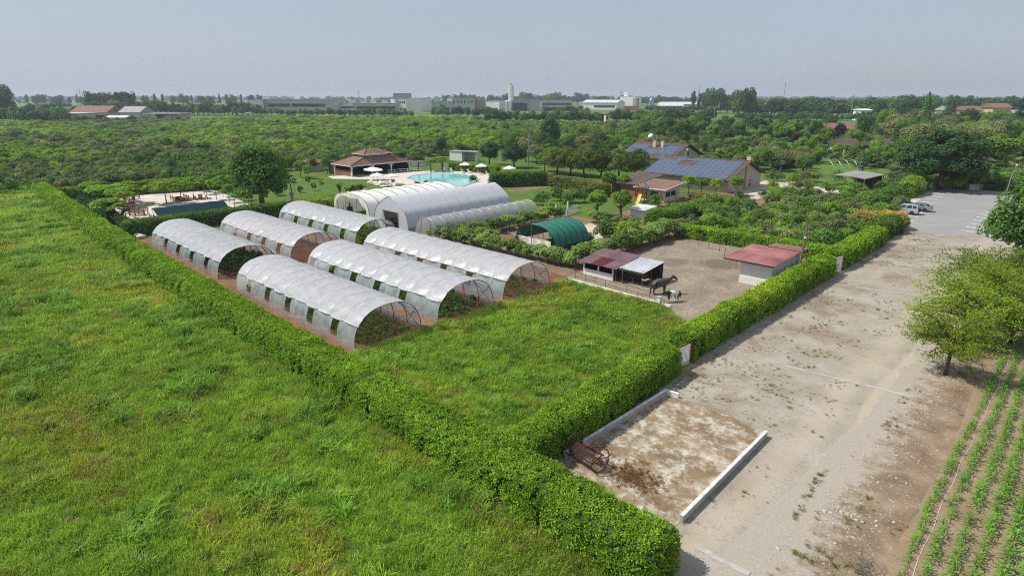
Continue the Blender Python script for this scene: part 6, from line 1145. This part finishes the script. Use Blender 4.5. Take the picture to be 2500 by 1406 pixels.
tr = MB(); tr.quad((-1.1, -.95, 2.7), (-1.1, .95, 2.7), (0, .95, 3.9), (0, -.95, 3.9)); tr.obj('roof_tarp', M['orangetarp'], pt); tr = MB(); tr.quad((0.01, -.95, 3.9), (0.01, .95, 3.9), (1.2, .95, 2.7), (1.2, -.95, 2.7)); tr.obj('roof_tarp', M['bluetarp'], pt)
MB().beam((-1.1, -1, 2.7), (0, -1, 3.95), .1).obj('gable_board', M['yellow'], pt); MB().beam((1.2, -1, 2.7), (0, -1, 3.95), .1).obj('gable_board', M['yellow'], pt)
g = []
for i in range(10): u = i/9; y = -.9-3.2*u; z = 1.5-1.45*(u**.9)+.12*math.sin(u*6.28); g.append([(x, y, z+.18*(abs(x/.35)**4)) for x in (-.36, -.3, 0, .3, .36)])
MB().grid(g).obj('slide', M['yellow'], pt, smooth=True)
MB().beam((.8, .8, 2.6), (3.6, .8, 2.6), .1).obj('swing_beam', M['wood'], pt); MB().beam((3.6, .8, 2.6), (3.9, -.3, 0), .1).obj('swing_leg', M['wood'], pt); MB().beam((3.6, .8, 2.6), (3.9, 1.8, 0), .1).obj('swing_leg', M['wood'], pt)
sw = thing('timber_frame', 'weathered timber climbing frame right of the playhouse', 'climbing frame', tuple(G(1648, 502)), R(40)); 
for x, y, h_ in ((0, 0, 2.6), (2.4, .3, 2.6), (4.0, -1.2, 2.0), (5.8, -.6, 2.2)): MB().box(x-.08, x+.08, y-.08, y+.08, 0, h_).obj('post', M['wood'], sw)
for a, b in (((0, 0, 2.4), (2.4, .3, 2.4)), ((0, 0, 1.6), (4.0, -1.2, 1.5)), ((4.0, -1.2, 1.8), (5.8, -.6, 2.0)), ((2.4, .3, 1.2), (5.8, -.6, .6))): MB().beam(a, b, .1).obj('rail', M['wood'], sw)
MB().ring((1.4, .1, 1.3), .35, .09, 'x', 18, 6).obj('tyre_swing', M['tyre'], sw)
bxs = thing('box_shed', 'small white box shed with a flat roof below the playground', 'shed', (-54.2, 84.5, 0), 0); MB().box(0, 2.6, 0, 3.0, 0, 1.5).obj('wall', M['whitewall'], bxs); r_ = MB(); r_.hexa([(-.5, -.5, 1.52), (3.0, -.5, 1.52), (3.0, 3.4, 1.72), (-.5, 3.4, 1.72), (-.5, -.5, 1.6), (3.0, -.5, 1.6), (3.0, 3.4, 1.8), (-.5, 3.4, 1.8)]); r_.obj('roof', M['whiteroof'], bxs); MB().box(2.6, 2.64, .8, 1.6, .1, 1.35).obj('door', M['white'], bxs)
pk = thing('picket_fence', 'white picket fence with two tall posts behind the green tunnel', 'fence', tuple(G(1357, 535)), math.atan2((G(1412, 518)-G(1357, 535)).y, (G(1412, 518)-G(1357, 535)).x)); _L = (G(1412, 518)-G(1357, 535)).length; pm = MB().hexa([(-.05, -.015, .1), (.05, -.015, .1), (.05, .015, .1), (-.05, .015, .1), (-.03, -.015, 1.15), (.03, -.015, 1.15), (.03, .015, 1.15), (-.03, .015, 1.15)]).mesh('picket', M['white'])
for k in range(int(_L/.26)): u = k*.26/_L; put('picket', pm, pk, (k*.26, 0, 0), s=(1, 1, 1.0+(.35*abs(2*u-1))))
for z in (.35, .85): MB().box(0, _L, .016, .05, z, z+.07).obj('rail', M['white'], pk)
for x in (0, _L*.5): MB().box(x-.12, x+.12, -.12, .12, 0, 2.3).obj('post', M['white'], pk, bev=.02)
# hoop frame, carport, lamp, street things
hf = thing('hoop_frame', 'bare galvanised hoop frame behind the courtyard', 'hoop frame', tuple(G(2012, 432)), R(-35)); hm = MB(); hm.tube([(3.6*math.cos(a), 0, 4.3*math.sin(a)) for a in np.linspace(0, math.pi, 24)], .055, 6); hm = hm.mesh('hoop', M['galv'], True)
for k in range(4): put('hoop', hm, hf, (0, k*2.2, 0))
cp = thing('carport', 'low carport with a grey green flat roof', 'carport', (-40.5, 148.5, 0), R(-8)); cp.scale = (.72, .62, 1); r_ = MB(); r_.hexa([(-1.5, -3.5, 2.5), (3.6, -3.5, 2.5), (3.6, 12.5, 2.7), (-1.5, 12.5, 2.7), (-1.5, -3.5, 2.62), (3.6, -3.5, 2.62), (3.6, 12.5, 2.82), (-1.5, 12.5, 2.82)]); r_.obj('roof', plain('grey_green_felt', (.27, .27, .22), .9, .15, .4), cp); r_ = MB(); r_.hexa([(3.62, -3.5, 2.48), (7.5, -3.5, 2.2), (7.5, 12.5, 2.4), (3.62, 12.5, 2.68), (3.62, -3.5, 2.6), (7.5, -3.5, 2.32), (7.5, 12.5, 2.52), (3.62, 12.5, 2.8)]); r_.obj('roof', MATS['grey_green_felt'], cp)
for x in (-1.2, 7.2):
    for y in (-3.2, 4.5, 12.2): MB().box(x-.1, x+.1, y-.1, y+.1, 0, 2.25).obj('post', M['wood'], cp)
MB().box(-1.0, 7.0, 11.5, 11.8, 0, 2.2).obj('back_wall', M['darkwood'], cp)
lp = thing('lamp_post', 'tall grey lamp post at the end of the car park', 'lamp post', tuple(G(2455, 478))); MB().tube([(0, 0, 0), (.1, .1, 3), (.5, .4, 6.0)], [.12, .09, .07], 8).obj('shaft', M['galv'], lp); MB().box(.35, .75, .25, .55, 6.0, 6.25).obj('lamp_head', M['white'], lp)
tag(MB().box(-1.4, 1.4, -.6, .6, 0, 1.1).box(-1.5, 1.5, -.7, .7, 1.1, 1.25).obj('stone_block', M['stone'], None, G(2376, 464), (0, 0, R(44)), bev=.05), 'pale stone block at the end of the car park', 'block')
for i, (p, h_) in enumerate((((1290, 405), 9), ((1740, 322), 14), ((1908, 282), 34), ((2075, 292), 22), ((1905, 285), 0))):
    if h_: o = thing('utility_pole', ('thin grey pole between the round dark tree and the domed row', 'slim pole among the wooded gardens', 'slim mast beyond the green field', 'thin pole left of the far white house')[i], 'pole', tuple(G(*p))); MB().tube([(0, 0, 0), (0, 0, h_)], [.14+h_*.008, .10+h_*.004], 6).obj('shaft', M['galv'], o); MB().box(-.5, .5, -.06, .06, h_*.93, h_*.95).obj('cross_arm', M['galv'], o)
# ------------------------------------------------------------------ far buildings
def block(name, label, x0, x1, yb, ytop, depth, mat, roof='roofgrey', cat='factory', rz=None, gable=0.0, z0=0):
    a = G(x0, yb); b = G(x1, yb); d = b-a; L = d.length; rz = math.atan2(d.y, d.x) if rz is None else rz; L = L if abs(rz-math.atan2(d.y, d.x)) < .1 else L*.8
    mid = (a+b)/2; h = 1.0
    lo, hi = 0.5, 80
    for _ in range(40):
        m = (lo+hi)/2
        if PX((mid.x, mid.y, m))[1] > ytop: lo = m
        else: hi = m
    h = lo; t = thing(name, label, cat, a, rz); MB().box(0, L, 0, depth, 0, h-.5).obj('wall', M[mat], t)
    if gable: r_ = MB(); r_.hexa([(-1, -1, h-.5), (L+1, -1, h-.5), (L+1, depth+1, h-.5), (-1, depth+1, h-.5), (-1, depth*.5-.1, h-.5+gable), (L+1, depth*.5-.1, h-.5+gable), (L+1, depth*.5+.1, h-.5+gable), (-1, depth*.5+.1, h-.5+gable)]); r_.obj('roof', M[roof], t)
    else: MB().box(-.4, L+.4, -.4, depth+.4, h-.5, h).obj('roof', M[roof], t)
    return t, L, h
def strip(t, L, f0, f1, z0, z1, mat='glass'): MB().box(L*f0, L*f1, -.15, 0, z0, z1).obj('window_strip', M[mat], t)
def wins(t, L, f0, f1, n, z0, z1, wd):
    me = MB().box(-wd/2, wd/2, -.15, 0, z0, z1).mesh('window', M['glass'])
    for k in range(n): put('window', me, t, (L*(f0+(f1-f0)*k/max(1, n-1)), 0, 0))
t, L, h = block('factory', 'long grey factory with dark window bands on the left', 622, 822, 276, 243, 40, 'greywall'); strip(t, L, .17, .44, h*.45, h*.68); strip(t, L, .46, .87, h*.45, h*.68); MB().box(L*.12, L*.16, -.3, -.05, 0, h+.3).obj('pilaster', M['pinkwall'], t); MB().box(L*.10, L*.17, 4, 10, h, h+4).obj('roof_box', M['whitepanel'], t)
block('factory', 'small white factory end at the far left of the row', 600, 620, 277, 244, 20, 'whitepanel', 'roofgrey', 'factory', R(10))
t, L, h = block('factory', 'low pale hall left of the windowed factory', 822, 868, 275, 251, 20, 'whitepanel'); strip(t, L, .2, .9, h*.4, h*.62)
t, L, h = block('factory', 'low grey hall with a long window band', 866, 968, 276, 252, 26, 'greywall'); strip(t, L, .05, .98, h*.40, h*.66); MB().box(-1.5, 0, -.5, 6, 0, h).obj('end_pier', M['pinkwall'], t)
t, L, h = block('factory', 'tall pale factory with two rows of small windows', 972, 1052, 273, 240, 30, 'whitepanel', 'roofgrey', 'factory', R(24)); wins(t, L, .06, .94, 12, h*.62, h*.78, 1.6); wins(t, L, .1, .9, 5, h*.1, h*.25, 5); MB().box(L*.36, L+.3, -.35, -.2, 0, h-.4).obj('grey_facade', M['greywall'], t); wins(t, L, .42, .94, 6, h*.6, h*.78, 2.2)
block('factory', 'white stair block at the left of the windowed factory', 955, 971, 273, 240, 30, 'whitepanel', 'roofgrey', 'factory', R(10))
block('factory', 'distant dull pink building above the factory roofs', 962, 1000, 262, 228, 30, 'pinkwall')
t, L, h = block('factory', 'low grey link hall between the windowed factories', 1054, 1104, 272, 248, 30, 'greywall'); strip(t, L, .08, .9, h*.15, h*.4)
t, L, h = block('factory', 'grey factory with small windows left of the orange panel', 1105, 1157, 272, 240, 36, 'greywall'); wins(t, L, .08, .92, 6, h*.62, h*.8, 2.2); strip(t, L, .1, .8, h*.1, h*.25); MB().box(-8, 0, 5, 25, 0, h).obj('white_bay', M['whitepanel'], t)
t, L, h = block('factory', 'factory hall with a bright orange end panel', 1157, 1184, 271, 242, 30, 'pinkwall'); MB().box(0, L*.32, -.3, -.02, h*.2, h).obj('orange_panel', M['orange'], t)
t, L, h = block('factory', 'white factory hall in front of the tall white tower', 1184, 1234, 271, 246, 30, 'whitepanel', 'roofgrey', 'factory', R(14)); strip(t, L, .1, .9, h*.1, h*.3)
t, L, h = block('factory', 'grey factory hall right of the white tanks', 1248, 1320, 271, 245, 40, 'greywall'); 
for k in range(5): MB().lathe([(2.2, 0), (2.2, h*.72), (.4, h*.78)], 10).obj('vat', M['darkmetal'], t, (L*(.08+.1*k), -4, 0))
t, L, h = block('factory', 'low grey hall at the right end of the factory row', 1321, 1398, 268, 246, 40, 'greywall'); strip(t, L, .05, .95, h*.5, h*.72)
for i, x in enumerate((1237, 1243)): o = thing('storage_tank', ('white storage tank left of its twin by the factory', 'white storage tank right of its twin by the factory')[i], 'tank', tuple(G(x, 272))); MB().lathe([(2.1, 0), (2.1, 13), (1.6, 14.2), (.2, 14.8)], 14).obj('shell', M['whitepanel'], o); MB().box(-.2, .2, -2.4, -2.1, 0, 13).obj('ladder', M['galv'], o)
t, L, h = block('tower', 'tall slim white tower above the factories', 1241, 1252, 262, 208, 9, 'whitepanel', 'whitepanel', 'tower', R(12)); me = MB().box(-1, 1, -.2, 0, 0, 2).mesh('window', M['roofgrey'])
for k in range(5): put('window', me, t, (L*.72, 0, h*(.45+.1*k)))
MB().box(L*.3, L*.8, 2, 5, h, h+3).obj('roof_box', M['roofgrey'], t)
t, L, h = block('factory', 'white shed factory with a low pitched roof', 1421, 1530, 268, 250, 40, 'whitepanel', 'roofpale', 'factory', R(16), 4.0); strip(t, L, .35, .95, h*.3, h*.6)
t, L, h = block('factory', 'bright white stepped block with a roof turret', 1512, 1562, 266, 236, 26, 'whitepanel', 'whitepanel', 'factory', R(10)); MB().box(L*.2, L*.45, 3, 14, h, h+7).obj('turret', M['whitepanel'], t); MB().box(L*.86, L*1.1, -.5, 10, h*.2, h*.85).obj('brown_bay', M['pinkwall'], t)
block('yard_wall', 'orange brown wall below the white stepped block', 1522, 1560, 270, 259, 3, 'orange', 'orange', 'wall')
t, L, h = block('factory', 'long low hall with a pale curved roof', 1618, 1756, 266, 254, 40, 'beige', 'roofpale', 'factory', None, 3.5); block('factory', 'short peach hall in front of the long pale roof', 1612, 1668, 270, 258, 20, 'peach', 'roofpale', 'factory', None, 3.0)
o = thing('silo', 'small grey silo beside the white stepped block', 'silo', tuple(G(1589, 272))); MB().lathe([(3.0, 0), (3.0, 15), (2.0, 17.5), (.3, 18.5)], 14).obj('shell', M['galv'], o); MB().box(-.3, .3, -3.4, -3.0, 0, 15).obj('ladder', M['galv'], o)
t, L, h = block('house', 'distant white house right of the long pale roof', 1762, 1786, 268, 252, 16, 'whitepanel', 'roofgrey', 'house', None, 4.0); wins(t, L, .2, .8, 3, h*.4, h*.65, 1.5)
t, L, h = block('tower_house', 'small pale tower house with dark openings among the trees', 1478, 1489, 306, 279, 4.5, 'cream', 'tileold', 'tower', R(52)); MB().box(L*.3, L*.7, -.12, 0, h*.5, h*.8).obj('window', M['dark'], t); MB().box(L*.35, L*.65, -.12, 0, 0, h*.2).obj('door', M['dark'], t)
# farm on the left
t, L, h = block('barn', 'large barn with a red tiled roof on the left', 176, 262, 294, 274, 26, 'beige', 'tilefar', 'barn', None, 5.5); MB().box(L*.55, L*.95, -.2, 0, 0, h*.6).obj('painted_dark_bay', M['dark'], t)  # solid panel on the wall, the bay's inner shade painted as near-black
def openshed(label, x0, x1, yb, yt, dep, roof):
    a = G(x0, yb); b = G(x1, yb); L = (b-a).length; t = thing('open_shed', label, 'shed', a, math.atan2((b-a).y, (b-a).x)); h = 6.2
    MB().box(-1, L+1, -1, dep, h, h+.4).obj('roof', M[roof], t); n = 6
    for k in range(n): MB().box(L*k/(n-1)-.35, L*k/(n-1)+.35, 0, .7, 0, h).obj('pillar', M['concrete'], t)
    MB().box(L*.62, L, .8, dep-.6, 0, h-.1).obj('rear_room', M['greywall'], t); MB().box(0, L*.6, dep-.8, dep-.5, 0, h-.1).obj('back_wall', M['darkwood'], t)
openshed('open farm shed with pale flat roof left of the red barn', 134, 192, 298, 272, 22, 'roofpale'); openshed('open farm shed with pale flat roof at the right of the farm', 348, 438, 299, 278, 20, 'roofgrey')
block('barn', 'low grey roofed farm building between the barn and the right shed', 296, 344, 296, 273, 20, 'greywall', 'roofgrey', 'barn', None, 4.5); block('barn', 'pale low roof in front of the farm', 258, 306, 299, 286, 16, 'greywall', 'roofpale', 'barn', None, 1.5); block('house', 'small peach roofed house at the far left', 55, 92, 298, 289, 12, 'peach', 'peach', 'house', None, 3); t, L, h = block('house', 'small farmhouse with brown roof behind the open shed', 152, 172, 290, 268, 12, 'beige', 'tileold', 'house', None, 3); wins(t, L, .25, .75, 2, h*.4, h*.7, 1.2)
# houses on the right
for a in ((2352, 2392, 302, 268, 'ochre', 'tilefar', 'ochre house with a reddish roof among the right hand trees', 3.0), (2418, 2462, 296, 262, 'ochre', 'tilefar', 'larger ochre house farther right with a reddish roof', 3.5), (2102, 2124, 296, 268, 'whitepanel', 'whitepanel', 'white house above the dark tree on the right', 1.0), (2482, 2512, 306, 282, 'whitepanel', 'roofgrey', 'white house cut by the right edge of the photo', 4.0), (2308, 2330, 300, 268, 'beige', 'roofgrey', 'small beige house left of the ochre house', 3.0)):
    t, L, h = block('house', a[6], a[0], a[1], a[2], a[3], 14, a[4], a[5], 'house', None, a[7])
    for zf in (.2, .6): wins(t, L, .18, .82, 3, h*zf, h*(zf+.2), 1.3)
for a in ((2032, 2086, 338, 312, 'beige', 'tilefar', 'brown roofed house behind the purple tree', 2.5), (2205, 2235, 345, 308, 'beige', 'tileold', 'brown roofed house beside the tall cypress', 3.5), (2060, 2095, 378, 352, 'stone', 'tileold', 'stone cottage roof among the garden trees', 2.0), (2150, 2180, 382, 356, 'stone', 'tileold', 'brown cottage roof left of the huge dark tree', 2.2), (2355, 2410, 436, 388, 'beige', 'tileold', 'low brick house under the trees right of the huge dark tree', 1.5)):
    t, L, h = block('house', a[6], a[0], a[1], a[2], a[3], 10, a[4], a[5], 'house', None, a[7]); wins(t, L, .2, .8, 3, h*.3, h*.6, .9)
sc_ = thing('solar_carport', 'blue solar carport roof at the right edge', 'carport', tuple(G(2485, 352)), R(30)); MB().hexa([(0, 0, 3), (12, 0, 3), (12, 6, 4.5), (0, 6, 4.5), (0, 0, 3.15), (12, 0, 3.15), (12, 6, 4.65), (0, 6, 4.65)]).obj('roof', M['galv'], sc_)
for c in range(6):
    for r_ in range(2): m = MB(); m.hexa([(.1+c*2, .1+r_*3, 3.18+r_*.75), (1.95+c*2, .1+r_*3, 3.18+r_*.75), (1.95+c*2, 2.9+r_*3, 3.18+(r_*3+2.9)*.25), (.1+c*2, 2.9+r_*3, 3.18+(r_*3+2.9)*.25), (.1+c*2, .1+r_*3, 3.24+r_*.75), (1.95+c*2, .1+r_*3, 3.24+r_*.75), (1.95+c*2, 2.9+r_*3, 3.24+(r_*3+2.9)*.25), (.1+c*2, 2.9+r_*3, 3.24+(r_*3+2.9)*.25)]); m.obj('solar_panel', pvm.m, sc_)
for x in (.3, 11.7): MB().box(x-.15, x+.15, .2, .5, 0, 3.0).obj('post', M['galv'], sc_); MB().box(x-.15, x+.15, 5.4, 5.7, 0, 4.3).obj('post', M['galv'], sc_)
# pylons on the horizon
for i, (x, yb, h_) in enumerate(((200, 252, 44), (225, 252, 36), (877, 251, 42), (1515, 256, 36), (1704, 250, 58))):
    g = G(x, yb); o = thing('pylon', ('lattice pylon on the left horizon', 'second lattice pylon on the left horizon', 'lattice pylon above the long grey factory', 'mast beside the white stepped block', 'lattice pylon above the tall tree clump')[i], 'pylon', tuple(g), YAW); m = MB()
    for sx in (-1, 1):
        for sy in (-1, 1): m.tube([(sx*3.2, sy*3.2, 0), (sx*.5, sy*.5, h_)], .22, 4)
    for k in range(6): z = h_*k/6; w_ = 3.2-2.7*k/6; w2_ = 3.2-2.7*(k+1)/6; m.tube([(-w_, -w_, z), (w2_, -w2_, h_*(k+1)/6)], .14, 4); m.tube([(w_, -w_, z), (-w2_, -w2_, h_*(k+1)/6)], .14, 4)
    m.obj('lattice', M['galv'], o)
    if h_ > 40:
        for z in (.72, .84): MB().beam((-7, 0, h_*z), (7, 0, h_*z), .5).obj('cross_arm', M['galv'], o)
# the crop field beyond the gardens
sheet('green_field', [tuple(G(*p)[:2]) for p in ((1780, 306), (2110, 306), (2140, 292), (1800, 287), (1560, 284), (1560, 296))], .05, ground_mat('young_crop', [(.3, (.06, .14, .03)), (.7, (.09, .18, .04))], .02))
sheet('green_field', [tuple(G(*p)[:2]) for p in ((1060, 288), (1440, 288), (1440, 274), (1060, 276))], .05, MATS['young_crop'])
sheet('orchard_grass', [tuple(G(*p)[:2]) for p in ((-300, 520), (100, 478), (560, 442), (800, 402), (1180, 372), (1560, 322), (1620, 306), (1250, 301), (1000, 291), (640, 289), (445, 297), (-300, 300))], -.02, ground_mat('orchard_ground', [(.3, (.06, .075, .03)), (.55, (.10, .105, .045)), (.75, (.17, .13, .08))], .12))
# ------------------------------------------------------------------ look-alikes are told apart by their order
ON = ['', 'first', 'second', 'third', 'fourth', 'fifth', 'sixth', 'seventh', 'eighth', 'ninth', 'tenth', 'eleventh', 'twelfth', 'thirteenth', 'fourteenth', 'fifteenth', 'sixteenth', 'seventeenth', 'eighteenth', 'nineteenth']
TN = {20: 'twent', 30: 'thirt', 40: 'fort', 50: 'fift', 60: 'sixt', 70: 'sevent', 80: 'eight', 90: 'ninet'}
def ordw(n): return ON[n] if n < 20 else TN[n//10*10]+('ieth' if n % 10 == 0 else 'y-'+ON[n % 10])
bpy.context.view_layer.update(); same = {}
for o in sc.objects:
    if o.parent is None and o.get('label') and o.get('kind') is None: same.setdefault(o['label'], []).append(o)
for l, obs in same.items():
    if len(obs) < 2: continue
    mz = 'maize' in l; obs.sort(key=(lambda o: o.location.y) if mz else (lambda o: PX(o.location)[0]))
    for k, o in enumerate(obs): o['label'] = l+', '+ordw(k+1)+(' from the near end' if mz else ' from the left')
# ------------------------------------------------------------------ the hazy air
hz = MB().box(-7000, 7000, -7000, 7000, -1.0, 62.0); hm = bpy.data.materials.new('haze'); hm.use_nodes = True; hn = hm.node_tree; hn.nodes.clear(); ho = hn.nodes.new('ShaderNodeOutputMaterial'); pvn = hn.nodes.new('ShaderNodeVolumePrincipled')
pvn.inputs['Color'].default_value = (.80, .88, 1.0, 1); pvn.inputs['Density'].default_value = .00018; pvn.inputs['Anisotropy'].default_value = .1; hn.links.new(pvn.outputs[0], ho.inputs['Volume'])
tag(hz.obj('haze', hm), kind='stuff')
print('OBJS', len(sc.objects), 'TRIS', sum(sum(len(p.vertices)-2 for p in m.polygons) if len(m.polygons) < 50000 else len(m.polygons)*2 for m in bpy.data.meshes))
